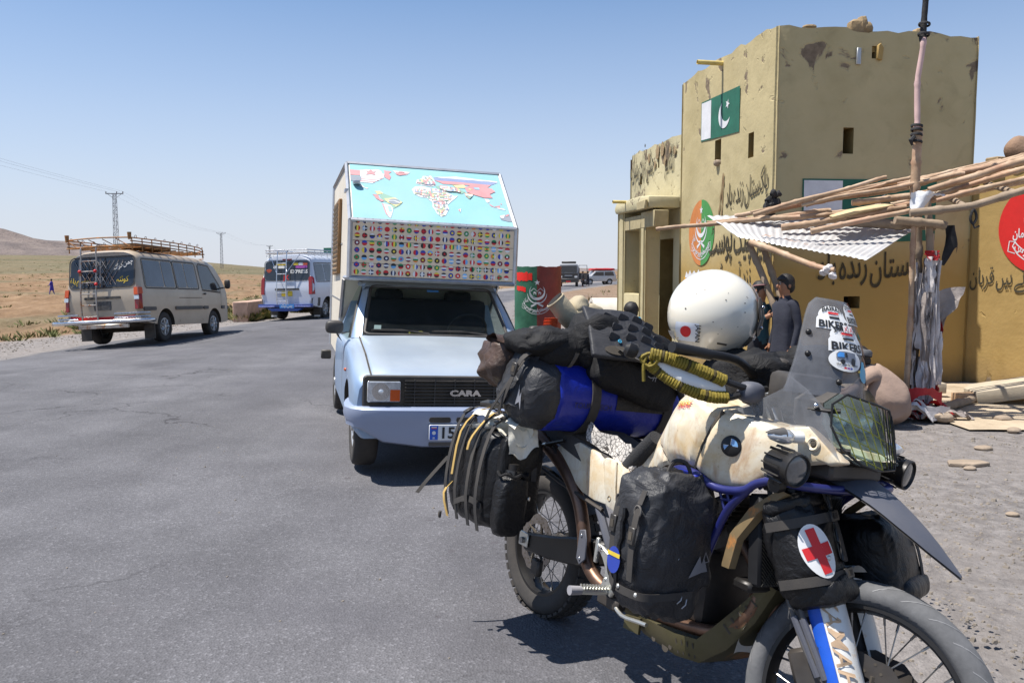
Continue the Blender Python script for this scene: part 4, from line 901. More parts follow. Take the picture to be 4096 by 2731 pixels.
# cab pillars, roof, doors
for s in (-1, 1):
    A = [(-.60, s * .70, .93), (-.68, s * .70, .93)]; B = [(-1.09, s * .575, 1.365), (-1.15, s * .575, 1.365)]
    mb = MB(); mb.loft([[(-.60, s * .64, .935), (-.62, s * .735, .92), (-.70, s * .735, .92), (-.68, s * .66, .935)], [(-.86, s * .60, 1.165), (-.88, s * .672, 1.15), (-.945, s * .672, 1.15), (-.93, s * .62, 1.165)], [(-1.085, s * .545, 1.36), (-1.11, s * .605, 1.355), (-1.17, s * .605, 1.355), (-1.16, s * .56, 1.36)]])
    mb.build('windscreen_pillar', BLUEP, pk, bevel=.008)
    MB().tube([(-.665, s * .728, .93), (-.90, s * .675, 1.15), (-1.13, s * .607, 1.352)], .011, 6, smooth=3).build('pillar_seal', BLK, pk)
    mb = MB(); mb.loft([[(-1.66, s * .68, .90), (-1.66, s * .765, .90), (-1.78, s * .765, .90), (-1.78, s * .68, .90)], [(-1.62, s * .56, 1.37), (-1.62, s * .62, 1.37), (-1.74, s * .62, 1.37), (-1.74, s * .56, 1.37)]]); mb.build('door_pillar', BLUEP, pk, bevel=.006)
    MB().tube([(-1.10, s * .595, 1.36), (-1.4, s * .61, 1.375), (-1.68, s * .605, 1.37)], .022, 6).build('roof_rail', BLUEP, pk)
    MB().add([(-.70, s * .755, .915), (-1.68, s * .765, .905), (-1.66, s * .615, 1.36), (-1.16, s * .60, 1.355)], [(0, 1, 2, 3)]).build('side_window', GLSD, pk)
    MB().tube([(-.82, s * .737, .915), (-.98, s * .66, 1.22)], .008, 5).build('window_divider', BLK, pk)
    MB().loft([[(-.62, s * .80, .885), (-.62, s * .835, .93), (-.70, s * .84, .93), (-.70, s * .80, .885)], [(-.60, s * .845, .965), (-.60, s * .855, .985), (-.64, s * .87, .985), (-.64, s * .855, .965)]]).build('mirror_arm', BLK, pk)
    MB().ell((-.61, s * .872, 1.015), (.05, .075, .055), 14, 10, .6, .6).build('wing_mirror', BLK, pk)
    mb = MB(); put_band(mb, [(-.60, .34), (-.64, .86)], .01, lambda a, b: (a, s * .803, b)); mb.build('door_seam', UND, pk)
    MB().ell((-.19, s * .802, .71), (.018, .012, .014), 8, 6).build('side_marker', AMBL, pk)
    wheel(pk, (0, s * .665, .305), .305, .175, .17, RUB, SILV, 'steel', s); wheel(pk, (-2.66, s * .665, .305), .305, .175, .17, RUB, SILV, 'steel', s)
rg = []
for i, x in enumerate([-1.07, -1.11, -1.2, -1.45, -1.7, -1.78]):
    z = [1.352, 1.385, 1.405, 1.415, 1.41, 1.38][i]; rg.append([(x, y, z + .012 * (1 - (y / .6) ** 2) - (.03 if abs(y) > .59 else 0)) for y in (-.615, -.58, -.4, -.15, .15, .4, .58, .615)])
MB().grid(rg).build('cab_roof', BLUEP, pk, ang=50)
MB().add([(-1.76, -.76, .3), (-1.76, .76, .3), (-1.74, .6, 1.38), (-1.74, -.6, 1.38)], [(0, 1, 2, 3)]).build('cab_back', UND, pk)
# windscreen with thick rubber
ws = lambda a, b: (-.635 - .47 * b + .02 * (1 - (a * 1.6) ** 2), a * (1.0 - .14 * b) , .952 + .405 * b)
P = rrect(-.625, .0, .625, .98, .055, 5)
g_ = []
for j in range(7):
    g_.append([V(ws(-.618 + 1.236 * i / 10, .012 + .956 * j / 6)) + V((.004, 0, .004)) for i in range(11)])
MB().grid(g_).build('windscreen', GLS, pk)
mb = MB(); PP = [tuple(V(ws(a, b)) + V((.006, 0, .008))) for a, b in P]; mb.tube(PP, .014, 6, closed=True); mb.build('windscreen_rubber', BLK, pk)
MB().box((-.86, 0, .915), (.46, 1.3, .05)).build('dashboard', SEAT, pk, bevel=.02)
mb = MB(); mb.box((-1.5, 0, 1.0), (.16, 1.2, .5)); mb.build('seat_back', SEAT, pk, bevel=.05, seg=2)
for s in (-1, 1): MB().box((-1.5, s * .33, 1.25), (.1, .26, .16)).build('headrest', SEAT, pk, bevel=.04, seg=2)
mb = MB(); mb.lathe([(.17 + .014 * cos(q), .014 * sin(q)) for q in [2 * pi * i / 6 for i in range(6)]], (-1.0, .33, 1.0), (-.8, 0, .6), 20, cap=False, closed=True); mb.build('steering_wheel', BLK, pk)
MB().box((-.72, -.18, .965), (.1, .12, .05)).build('yellow_packet', YELT, pk, bevel=.006)
for x, y, w, r in ((-.7, -.40, .14, .3), (-.69, -.05, .12, -.2), (-.7, .05, .08, .4)): MB().box((x, y, .946), (.08, w, .004), Matrix.Rotation(r, 3, 'Z')).build('dash_paper', mat('paper', srgb(200, 220, 228), .7) if 'paper' not in MATS else MATS['paper'], pk)
MB().add([ws(-.55, .1), ws(-.49, .1), ws(-.49, .2), ws(-.55, .2)], [(0, 1, 2, 3)]).build('permit_sticker', WHT, pk); MB().add([V(ws(-.05, .9)) + V((.008, 0, .008)), V(ws(.07, .9)) + V((.008, 0, .008)), V(ws(.07, .94)) + V((.008, 0, .008)), V(ws(-.05, .94)) + V((.008, 0, .008))], [(0, 1, 2, 3)]).build('screen_sticker', MATS['light_blue_plate'], pk)
for y0, y1 in ((-.55, -.08), (-.03, .43)):
    w = MB().tube([(-.63, y1 + .02, .952), (-.64, y1, .975), (-.655, (y0 + y1) / 2, 1.0), (-.66, y0, .998)], [.012, .009, .007, .005], 6).build('wiper', BLK, pk)
    MB().box((-.648, (y0 + y1) / 2 - .05, .993), (.008, .40, .014)).build('wiper_blade', UND, w)
# chassis
MB().box((-1.5, 0, .40), (4.0, .7, .16)).build('chassis', UND, pk); MB().box((-2.66, 0, .3), (.12, 1.3, .12)).build('rear_axle', UND, pk); MB().box((0, 0, .28), (.12, 1.2, .1)).build('front_axle', UND, pk)
MB().box((-2.16, -.87, .64), (.05, .1, .09)).build('latch_box', BLK, pk, bevel=.01)
# camper body
Y0, Y1 = -.752, .70
prof = [(-1.40, 1.425), (-.80, 1.425), (-.80, 1.915), (-1.52, 2.475), (-3.75, 2.475), (-3.75, .62), (-1.80, .62), (-1.80, 1.05)]
MB().pxz(prof, Y0, Y1).build('camper_body', CREAM, pk, bevel=.004)
mb = MB()
edges = [((-.80, 1.425), (-.80, 1.915)), ((-.80, 1.915), (-1.52, 2.475)), ((-1.52, 2.475), (-3.75, 2.475)), ((-3.75, 2.475), (-3.75, .62)), ((-.80, 1.425), (-1.40, 1.425)), ((-1.42, 1.41), (-1.82, 1.03)), ((-1.82, 1.03), (-1.82, .62))]
for (a, b), (c, d) in edges:
    for y in (Y0 - .004, Y1 + .004): MB().tube([(a, y, b), (c, y, d)], .019, 4).build('edge_trim', ALU, pk)
for x, z in ((-.80, 1.425), (-.80, 1.915), (-1.52, 2.475)): MB().tube([(x, Y0, z), (x, Y1, z)], .02, 4).build('edge_trim', ALU, pk)
mb = MB(); mb.box((-1.2, (Y0 + Y1) / 2, 1.44), (.8, Y1 - Y0 - .04, .02)); mb.build('overcab_floor', UND, pk)
for i, (z0) in enumerate((1.75, 1.2)): MB().box((-2.8, Y0 - .002, z0), (1.85, .006, .012)).build('sheet_seam', ALU, pk)
fr2 = MB()
wf = MB().pxz([(-3.05, 1.44), (-2.10, 1.46), (-2.10, 2.20), (-3.05, 2.20)], Y0 - .035, Y0 - .002).build('louvre_window', mat('brown_frame', srgb(132, 100, 64), .6, .2, vary=.15), pk, bevel=.006)
for i in range(15): MB().box((-2.58, Y0 - .038, 1.50 + .046 * i), (.86, .012, .02), Matrix.Rotation(.5, 3, 'X')).build('louvre_slat', mat('louvre', srgb(176, 158, 128), .6, .1, vary=.12) if 'louvre' not in MATS else MATS['louvre'], wf)
for z, x in ((2.19, -1.0), (1.46, -3.0)): MB().box((x - .2, Y0 - .02, z), (.14, .03, .03)).build('hasp', ALU, pk)
# map panel on the sloping front
TEAL = mat('map_teal', srgb(134, 190, 198), .45, vary=.06, scale=2.5, dust=.35, dcol=srgb(180, 190, 190), dscale=1.5)
e1 = V((-.72, 0, .56)); en = V((.56, 0, .72)).normalized()
def mp(s, t, h=.006): return V((-.80, 0, 1.915)) + e1 * (.02 + .96 * t) + V((0, Y0 + .02 + (Y1 - Y0 - .04) * s, 0)) + en * h
mb = MB(); mb.grid([[mp(i / 6, j / 3, .005) for i in range(7)] for j in range(4)]); mb.build('map_panel', TEAL, pk)
PAL = {'r': REDP, 'w': WHT, 'b': mat('map_blue', srgb(44, 66, 160), .5), 'g': mat('map_green', srgb(40, 140, 84), .5), 'y': mat('map_yellow', srgb(232, 206, 70), .5), 'k': BLKP, 'o': mat('map_orange', srgb(228, 130, 50), .5), 'c': mat('map_lightblue', srgb(110, 176, 226), .5), 'p': mat('map_maroon', srgb(124, 30, 50), .5), 'n': mat('map_navy', srgb(30, 36, 84), .5)}
FADE_GLARE = {k: mat('faded_' + m_.name, tuple(.55 * c + .45 * d for c, d in zip(m_.node_tree.nodes['Principled BSDF'].inputs['Base Color'].default_value[:3] if 0 else q, srgb(196, 206, 206))), .55, vary=.08) for (k, m_), q in zip(PAL.items(), [srgb(206, 40, 44), srgb(226, 226, 224), srgb(44, 66, 160), srgb(40, 140, 84), srgb(232, 206, 70), (.02, .02, .02), srgb(228, 130, 50), srgb(110, 176, 226), srgb(124, 30, 50), srgb(30, 36, 84)])}  # map colours mixed with pale grey: fading plus painted-in glare of glancing sun
def land(key, P, h=.008): mb = MB(); put_poly(mb, P, lambda a, b: mp(a, b, h)); return mb.build('map_country', FADE_GLARE[key], pk)
def wob(P, k=.012, n=3, seed=0):
    out = []
    for i, (a, b) in enumerate(P):
        c, d = P[(i + 1) % len(P)]
        for j in range(n):
            u = j / n; out.append((a + (c - a) * u + (k * noise.noise(V((i * 3.1 + j, seed, 0))) if j else 0), b + (d - b) * u + (k * 1.6 * noise.noise(V((i * 3.1 + j, seed, 7))) if j else 0)))
    return out
land('r', wob([(.0, .78), (.065, .78), (.065, .885), (.0, .885)], .006)); land('w', wob([(.065, .76), (.12, .74), (.21, .75), (.22, .84), (.19, .92), (.12, .91), (.065, .89)], .012)); land('r', wob([(.22, .78), (.25, .73), (.262, .8), (.25, .86), (.27, .9), (.22, .92)], .008))
land('r', [(.10, .80), (.115, .85), (.10, .88), (.12, .87), (.135, .91), (.15, .87), (.17, .88), (.155, .85), (.165, .8), (.135, .82)], .011)
land('n', [(.0, .67), (.07, .68), (.07, .76), (.0, .765)])
for k in range(6): land('r' if k % 2 == 0 else 'w', [(.07 - (.0 if k < 4 else .03), .76 - .018 * k), (.205 - .012 * k, .755 - .018 * k), (.20 - .012 * k, .737 - .018 * k), (.07 - (.0 if k < 4 else .03), .742 - .018 * k)])
land('w', wob([(.025, .64), (.06, .63), (.085, .56), (.11, .55), (.10, .53), (.06, .57)], .006)); land('g', [(.02, .645), (.04, .64), (.06, .6), (.04, .6)])
land('w', wob([(.275, .93), (.395, .92), (.37, .86), (.32, .84), (.30, .86)], .008)); land('r', [(.295, .895), (.38, .885), (.36, .86), (.32, .835), (.30, .85)], .010); land('r', disc2(.335, .892, .022, .022, 12, 0, pi), .012)
# south america
land('g', wob([(.20, .47), (.27, .40), (.315, .33), (.29, .26), (.25, .2), (.235, .3), (.19, .33), (.175, .42)], .006)); land('y', wob([(.20, .37), (.27, .40), (.312, .32), (.27, .24), (.22, .3)], .002), .010); land('n', disc2(.262, .325, .037, .05, 16), .012); mb = MB(); put_band(mb, [(.226, .33), (.262, .335), (.297, .30)], .012, lambda a, b: mp(a, b, .014)); mb.build('map_country', FADE_GLARE['w'], pk)
land('y', wob([(.145, .5), (.18, .51), (.2, .47), (.165, .44)], .005)); land('r', wob([(.13, .44), (.165, .44), (.175, .35), (.16, .34)], .005)); land('w', wob([(.19, .28), (.235, .26), (.25, .2), (.235, .08), (.225, .03), (.205, .1), (.195, .2)], .006)); land('r', wob([(.182, .29), (.192, .28), (.208, .1), (.222, .035), (.2, .1)], .003)); land('c', wob([(.215, .24), (.235, .24), (.24, .16), (.222, .14)], .005), .010); land('r', wob([(.15, .37), (.18, .31), (.2, .33), (.18, .36)], .003), .010)
# europe, africa, middle east: a patchwork of national colours
rq = random.Random(11)
afr = [(.385, .58), (.41, .64), (.455, .66), (.52, .63), (.585, .62), (.62, .56), (.655, .51), (.685, .52), (.64, .42), (.60, .33), (.605, .26), (.575, .14), (.545, .105), (.52, .16), (.50, .28), (.505, .36), (.475, .44), (.43, .45), (.395, .5)]
def inside(p, P):
    r_ = False; j = len(P) - 1
    for i in range(len(P)):
        if (P[i][1] > p[1]) != (P[j][1] > p[1]) and p[0] < (P[j][0] - P[i][0]) * (p[1] - P[i][1]) / (P[j][1] - P[i][1]) + P[i][0]: r_ = not r_
        j = i
    return r_
land('w', wob(afr, .006, 2))
eur = [(.42, .7), (.43, .78), (.46, .8), (.475, .86), (.53, .88), (.545, .8), (.55, .7), (.52, .66), (.47, .67)]
mid = [(.545, .68), (.6, .7), (.7, .66), (.74, .6), (.71, .56), (.67, .58), (.61, .57), (.56, .62)]
land('g', wob(mid, .006, 2)); land('w', wob(eur, .007, 2))
cells = []
for P_, nn in ((afr, 90), (eur, 46), (mid, 36)):
    k = 0
    while k < nn:
        a, b = rq.uniform(.38, .76), rq.uniform(.1, .9); w, h = rq.uniform(.008, .024), rq.uniform(.012, .028)
        if all(inside(q, P_) for q in ((a - w, b - h), (a + w, b - h), (a + w, b + h), (a - w, b + h), (a, b))):
            k += 1; ks = rq.choice(['rwg', 'gyr', 'kry', 'bwr', 'gwo', 'rwk', 'bywr', 'ywb', 'rgb', 'gyk', 'nwr', 'gwr'])
            hz = rq.random() < .5; cells.append((a, b, w, h, ks, hz))
for key in PAL:
    mb = MB()
    for n_, (a, b, w, h, ks, hz) in enumerate(cells):
        m_ = len(ks)
        for i, q in enumerate(ks):
            if q != key: continue
            u0, u1 = -1 + 2 * i / m_, -1 + 2 * (i + 1) / m_; hh = .009 + .00004 * n_
            P_ = [(a - w, b + u0 * h), (a + w, b + u0 * h * .8), (a + w * .8, b + u1 * h), (a - w, b + u1 * h)] if hz else [(a + u0 * w, b - h), (a + u1 * w, b - h * .8), (a + u1 * w, b + h), (a + u0 * w, b + h * .9)]
            put_poly(mb, P_, lambda x, y: mp(x, y, hh))
    if mb.v: mb.build('map_print', FADE_GLARE[key], pk, weld=0, kind='stuff')
land('w', wob([(.545, .86), (.62, .875), (.70, .90), (.80, .885), (.98, .86), (.98, .835), (.8, .85), (.6, .85)], .006)); land('b', [(.545, .85), (.7, .856), (.98, .835), (.93, .775), (.7, .79), (.55, .79)], .0075); land('r', wob([(.55, .79), (.7, .79), (.93, .775), (.9, .72), (.75, .74), (.6, .73)], .004), .0085)
land('y', wob([(.66, .72), (.74, .74), (.76, .68), (.69, .67)], .005), .0095); land('r', wob([(.74, .69), (.80, .75), (.86, .74), (.93, .70), (.945, .64), (.90, .59), (.915, .52), (.86, .51), (.80, .55), (.75, .6)], .006), .010); land('y', star(.775, .655, .02, .4), .012)
land('c', wob([(.80, .70), (.84, .70), (.84, .66), (.81, .66)], .002), .012); land('o', wob([(.73, .58), (.79, .565), (.775, .52), (.755, .47), (.735, .52)], .005), .0115); land('w', [(.735, .555), (.785, .545), (.778, .52), (.738, .53)], .013); land('g', [(.74, .525), (.776, .515), (.757, .47)], .013)
land('w', wob([(.855, .5), (.885, .49), (.89, .45), (.87, .42)], .005)); land('r', wob([(.875, .42), (.905, .36), (.925, .33), (.89, .36)], .004)); land('r', wob([(.91, .36), (.95, .385), (.945, .34)], .004)); land('w', wob([(.925, .345), (.97, .33), (.98, .30), (.93, .32)], .004)); land('r', [(.955, .42), (.965, .43), (.967, .40)]); land('w', [(.66, .26), (.685, .28), (.675, .21)]); land('r', [(.665, .26), (.673, .27), (.672, .21)], .010)
land('n', wob([(.925, .17), (.96, .21), (.995, .235), (1.0, .1), (.97, .095), (.93, .12)], .005)); land('w', [(.93, .19), (.965, .215), (.95, .15), (.93, .15)], .010); land('r', [(.965, .2), (.99, .23), (.993, .21), (.97, .18)], .010)
MB().ell(mp(.035, .60, .03), (.05, .035, .02), 10, 6, .6, .6).build('marker_lamp', ALU, pk)
# flag panel
FPAN = mat('flag_panel', srgb(226, 204, 174), .55, vary=.05, scale=2)
fpn = lambda y, z, h=.006: (-.80 + h, y, z)
mb = MB(); mb.grid([[fpn(Y0 + .02 + (Y1 - Y0 - .04) * i / 6, 1.447 + (.447) * j / 3, .004) for i in range(7)] for j in range(4)]); mb.build('flag_panel', FPAN, pk)
for z in (1.553, 1.743): MB().box((-.796, (Y0 + Y1) / 2, z), (.004, Y1 - Y0 - .04, .003)).build('panel_joint', UND, pk)
MBK = {k: MB() for k in PAL}
def slab(key, cx, cz, r, u0, u1, hz, h):
    n = 7; A = []; B = []
    for i in range(n + 1):
        u = u0 + (u1 - u0) * i / n; c_ = sqrt(max(0, 1 - u * u))
        A.append((u * r, -c_ * r)); B.append((u * r, c_ * r))
    P_ = A + B[::-1]; fn = (lambda a, b: fpn(cx + b, cz + a, h)) if hz else (lambda a, b: fpn(cx + a, cz + b, h))
    MBK[key].add([fn(*p) for p in P_], [(i, i + 1, 2 * n - i, 2 * n + 1 - i) for i in range(n)])
tri = ['rwg', 'gyr', 'kyr', 'bwr', 'ogw', 'rwk', 'ywb', 'kry', 'ryg', 'gwr', 'brw', 'wbr', 'rkg', 'nwn', 'bkw', 'rwr', 'cwc', 'byr', 'gyg', 'pwp', 'rb', 'wr', 'kr', 'bw', 'yb', 'rg', 'ck', 'rc', 'g', 'r', 'c', 'n', 'p', 'k', 'g', 'b']
for j in range(8):
    for i in range(23):
        cx = Y0 + .058 + .0628 * i; cz = 1.478 + .0617 * j; r = .0225
        if cx + r > Y1 - .015: continue
        ks = rq.choice(tri); m_ = len(ks); hz = rq.random() < .6
        if j == 7: r = .021
        for q in range(m_): slab(ks[q], cx, cz, r, -1 + 2 * q / m_, (-1 + 2 * (q + 1) / m_) if j < 7 or 1 else 0, hz, .007)
        if m_ == 1 or rq.random() < .28:
            k2 = rq.choice('wyr'); ty = rq.random()
            if ty < .45: put_poly(MBK[k2], star(cx, cz, r * .62), lambda a, b: fpn(a, b, .009))
            elif ty < .75:
                for P_ in ([(cx - r * .97, cz - r * .2), (cx + r * .97, cz - r * .2), (cx + r * .97, cz + r * .2), (cx - r * .97, cz + r * .2)], [(cx - r * .45, cz - r * .88), (cx - r * .1, cz - r * .97), (cx - r * .1, cz + r * .97), (cx - r * .45, cz + r * .88)]): put_poly(MBK[k2], P_, lambda a, b: fpn(a, b, .009 if P_[0][1] > cz - r * .5 else .0095))
            else: put_disc(MBK[k2], cx, cz, r * .45, lambda a, b: fpn(a, b, .009), 12)
for k, mb in MBK.items():
    if mb.v: mb.build('flag_print', PAL[k], pk, weld=0, kind='stuff')
# ---------------------------------------------------------------- the loaded motorcycle (x forward, y to its left, leaning left on its stand)
BM = frame((.097, 3.478, 0), -60.3, 8.8)
m, t = newmat('stained_plastic')
c = t.ramp(t.noise(2.2, 5, .6), [(.3, srgb(214, 206, 186)), (.7, srgb(232, 228, 214))])
y1 = t.ramp(t.noise(7, 7, .65, dist=.6), [(.40, 0.0), (.68, .7)]); c = t.mix(y1, c, srgb(196, 160, 96))
mps = t.new('ShaderNodeMapping'); mps.inputs['Scale'].default_value = (1.6, 1.6, .55); t.l.new(t.tc.outputs['Object'], mps.inputs[0])
r1 = t.ramp(t.noise(9, 8, .72, dist=.5, vec=mps.outputs[0]), [(.50, 0.0), (.74, .8)]); c = t.mix(r1, c, t.mix(t.noise(60, 4), srgb(112, 62, 20), srgb(186, 118, 48)))
g1 = t.ramp(t.noise(90, 3, .6), [(.62, 0.0), (.72, .35)]); c = t.mix(g1, c, srgb(130, 104, 70))
t.l.new(c, t.b.inputs['Base Color']); t.l.new(t.math('ADD', t.math('MULTIPLY', t.noise(12, 5), .3), .2), t.b.inputs['Roughness']); t.bump(t.noise(70, 5), .05, .002); STAIN = m
WPL = mat('white_plastic', srgb(222, 222, 218), .35, vary=.04, rust=.12, rcol=(.4, .25, .1), rscale=10, dust=.15)
TAN = mat('rust_stained_guard', srgb(122, 104, 74), .6, vary=.25, scale=9, rust=.2, rscale=14)
BLUEM = mat('blue_frame_paint', srgb(20, 32, 104), .35, .2, vary=.12, scale=20, coat=.2, dust=.1)
BLUES = mat('blue_stripe', srgb(24, 84, 190), .55, vary=.15, scale=14, rust=.06, rcol=(.02, .03, .05), rscale=25)
ENG = mat('engine_metal', (.05, .05, .053), .5, .6, vary=.3, scale=12, dust=.35, dcol=srgb(120, 104, 84)); ENGL = mat('engine_alloy', (.28, .28, .28), .42, .85, vary=.2, scale=10, dust=.3)
ALLOY = mat('alloy_bracket', (.62, .62, .58), .35, .85, vary=.1, scale=14, dust=.12); PIPEX = mat('heat_blued_pipe', (.20, .12, .085), .38, .85, vary=.35, scale=8, dust=.25, dcol=srgb(120, 90, 62))
OLIVE = mat('olive_skid_plate', srgb(78, 74, 44), .5, .5, vary=.3, scale=6, rust=.12, dust=.25); GREYP = mat('grey_fender_plastic', srgb(74, 77, 88), .55, vary=.1, scale=3, dust=.25, dcol=srgb(120, 116, 112), dscale=7, bump=.12, bscale=160)
BLKM = mat('black_metal', (.012, .012, .013), .4, .3, vary=.2, dust=.06); SPOKE = mat('spoke_steel', (.30, .29, .28), .4, .9, vary=.2)
NET = mat('radiator_core', (.018, .018, .02), .6, .4, vary=.2); HEX = mat('radiator_mesh', (.07, .068, .06), .5, .6)
CORD = mat('olive_yellow_cord', srgb(126, 110, 32), .75, vary=.3, scale=40, bump=.5, bscale=260, bdist=.002); CORDK = mat('dark_cord', srgb(66, 56, 20), .8, vary=.2)
SMOKE = glass('smoky_screen', (.66, .67, .70), .15, .30, .12, tint=.55); HGL = glass('lamp_glass', (.80, .92, .84), .03, .20, .05); YGRID = mat('yellow_green_wire', srgb(120, 124, 40), .4, vary=.2)
CLEARP = glass('clear_plastic', (.9, .9, .92), .1, .35)
bk = thing('motorcycle', 'white and rust stained adventure motorcycle loaded with luggage on its side stand', 'motorcycle', M=BM)
RK = radians(28); WB = 1.595; RF = .337
_ax = V((-sin(RK), 0, cos(RK))); _p0 = V((WB + .113, 0, 0))
ST = Matrix.Translation(_p0) @ Matrix.Rotation(radians(19), 4, _ax) @ Matrix.Translation(-_p0)
def SB(): b = MB(); b.T = ST; return b
def spoked(c, R, w, rimR, T, n, tyre, name='wheel', disc=(), tread='road'):
    c = V(c); pf = [(rimR, -.36), (rimR + .012, -.44), (R - .05, -.52), (R - .028, -.5), (R - .012, -.36), (R - .003, -.18), (R, 0), (R - .003, .18), (R - .012, .36), (R - .028, .5), (R - .05, .52), (rimR + .012, .44), (rimR, .36)]
    mb = MB(); mb.T = T; mb.lathe([(r, h * w) for r, h in pf], c, (0, 1, 0), 72, cap=False, closed=True); wh = mb.build(name, tyre, bk, ang=60)
    mb = MB(); mb.T = T; mb.lathe([(rimR + .006, -.36 * w), (rimR + .012, -.40 * w), (rimR - .006, -.40 * w), (rimR - .012, -.26 * w), (rimR - .02, 0), (rimR - .012, .26 * w), (rimR - .006, .40 * w), (rimR + .012, .40 * w), (rimR + .006, .36 * w)], c, (0, 1, 0), 64, cap=False, closed=True); mb.build('rim', BLKM, wh, ang=50)
    mb = MB(); mb.T = T; mb.lathe([(.03, -.075), (.05, -.07), (.05, -.05), (.034, -.04), (.034, .04), (.05, .05), (.05, .07), (.03, .075)], c, (0, 1, 0), 20); mb.build('hub', ENG, wh)
    sp = None
    for i in range(n):
        a = 2 * pi * i / n; s = 1 if i % 2 else -1; k = 1 if (i // 2) % 2 else -1
        p0 = c + V((cos(a + k * 1.15) * .047, s * .058, sin(a + k * 1.15) * .047)); p1 = c + V((cos(a) * (rimR - .016), s * .008, sin(a) * (rimR - .016)))
        mb = MB(); mb.T = T; mb.tube([p0, p0.lerp(p1, .9), p0.lerp(p1, .9), p1], [.0021, .0021, .0036, .0036], 5); mb.build('spoke', SPOKE, wh)
    if tread == 'road':
        mb = MB(); mb.T = T
        for i in range(26):
            for s in (-1, 1):
                a0 = 2 * pi * (i + (.5 if s > 0 else 0)) / 26; P = []
                for q in range(6):
                    u = q / 5; yy = s * w * (.06 + .42 * u); rr_ = lerp_tab([(0, R), (.18, R - .003), (.36, R - .012), (.5, R - .028)], abs(yy) / w) + .0012
                    a = a0 - s * 0 + .16 * u * 1.0 + .05 * u * u; P.append((a, yy, rr_))
                L_ = []
                for a, yy, r_ in P: L_ += [c + V((cos(a - .007) * r_, yy, sin(a - .007) * r_)), c + V((cos(a + .007) * r_, yy, sin(a + .007) * r_))]
                mb.add(L_, [(2 * q, 2 * q + 1, 2 * q + 3, 2 * q + 2) for q in range(5)])
        mb.build('tread_grooves', GROOVE, wh, kind='stuff')
    else:
        mb = MB(); mb.T = T
        for i in range(44):
            a = 2 * pi * i / 44
            for s in (-.32, 0, .32):
                q = c + V((cos(a + .05 * (s != 0)) * (R - .002 - .03 * s * s), s * w, sin(a + .05 * (s != 0)) * (R - .002 - .03 * s * s)))
                mb.box(q, (.012, .26 * w, .03), Matrix.Rotation(-(a + .05 * (s != 0)), 3, 'Y'))
        mb.build('tread_blocks', tyre, wh, kind='stuff')
    for (r0, r1, yy, mt) in disc:
        mb = MB(); mb.T = T; N = 48
        ring = lambda r, y, k=0: [c + V((cos(2 * pi * i / N) * (r + (.004 * sin(i * pi / 2) if k else 0)), y, sin(2 * pi * i / N) * (r + (.004 * sin(i * pi / 2) if k else 0)))) for i in range(N)]
        mb.loft([ring(r0, yy - .002), ring(r1, yy - .002, 1), ring(r1, yy + .002, 1), ring(r0, yy + .002)], cap=False, closed=True); d_ = mb.build('brake_disc', mt, wh)
        mb = MB(); mb.T = T
        for i in range(6): a = 2 * pi * i / 6; mb.tube([c + V((cos(a) * .045, yy * .9, sin(a) * .045)), c + V((cos(a + .3) * (r0 + .01), yy, sin(a + .3) * (r0 + .01)))], .007, 5)
        for i in range(36):
            a = 2 * pi * i / 36; rr_ = r0 + (r1 - r0) * (.25 + .25 * (i % 3)); sy = 1 if yy > 0 else -1
            put_disc(mb, 0, 0, .0045, lambda p, q: c + V((cos(a) * rr_ + p, yy + sy * .003, sin(a) * rr_ + q)), 6)
        mb.build('disc_carrier', UND, wh)
    return wh
GROOVE = mat('groove_light', srgb(132, 132, 134), .8, vary=.2)
DISCM = mat('disc_steel', (.24, .21, .19), .4, .9, vary=.2, scale=20)
spoked((WB, 0, RF), RF, .095, .268, ST, 36, RUBD, disc=((.095, .149, -.062, ENG), (.095, .149, .062, ENG)))
spoked((-.07, .08, .312), .315, .12, .222, None, 32, RUB, disc=((.085, .125, -.075, DISCM),), tread='block')
# --- front end (turned left)
dz = lambda z, y=0, off=0: V((WB - (z - RF) * math.tan(RK) + off, y, z))
for s in (-1, 1):
    SB().tube([dz(1.12, s * .10), dz(.62, s * .10)], .0225, 14).build('fork_tube', ALLOY, bk); SB().tube([dz(.63, s * .10), dz(.335, s * .10)], [.030, .028], 14).build('fork_slider', ENG, bk)
    # guard wraps the front and outer side of the slider
    rows = []
    for z in [.66, .62, .54, .46, .38, .32, .28]:
        o_ = dz(z); w = .058 if z > .5 else .054; rows.append([o_ + V((w * cos(q) * 1.05 + .004, s * .10 - s * w * -sin(q), 0)) for q in [radians(v) for v in (-55, -35, -15, 5, 25, 40, 55, 70, 84)]])
    SB().grid(rows).build('fork_guard', WPL, bk, ang=60)
    rows = [[dz(z) + V((.0575 * cos(q) * 1.05 + .004, s * .10 + s * .0595 * sin(q), 0)) for q in [radians(v) for v in (82, 92, 102, 114, 126)]] for z in [.66, .54, .42, .32, .28]]
    SB().grid(rows).build('fork_stripe', BLUES, bk, ang=60)
    SB().ell(dz(.335, s * .115), (.05, .03, .05), 12, 8).build('axle_clamp', ENGL, bk)
mb = SB(); gv = lambda q: radians(q)
def gfn(a, b): # on the right guard's outward front: a runs down the leg, b across
    z = .615 - a; q = radians(56) + b / .058; w = .0605; o_ = dz(z); return o_ + V((w * cos(q) * 1.05 + .004, -.10 - w * sin(q), 0))
put_text(mb, 'YAMAHA', lambda a, b: gfn(a, -(b - .02)), .06, .014, align='LEFT', sx=1.05); mb.build('guard_lettering', mat('faded_orange_print', srgb(176, 150, 122), .6, vary=.25), bk)
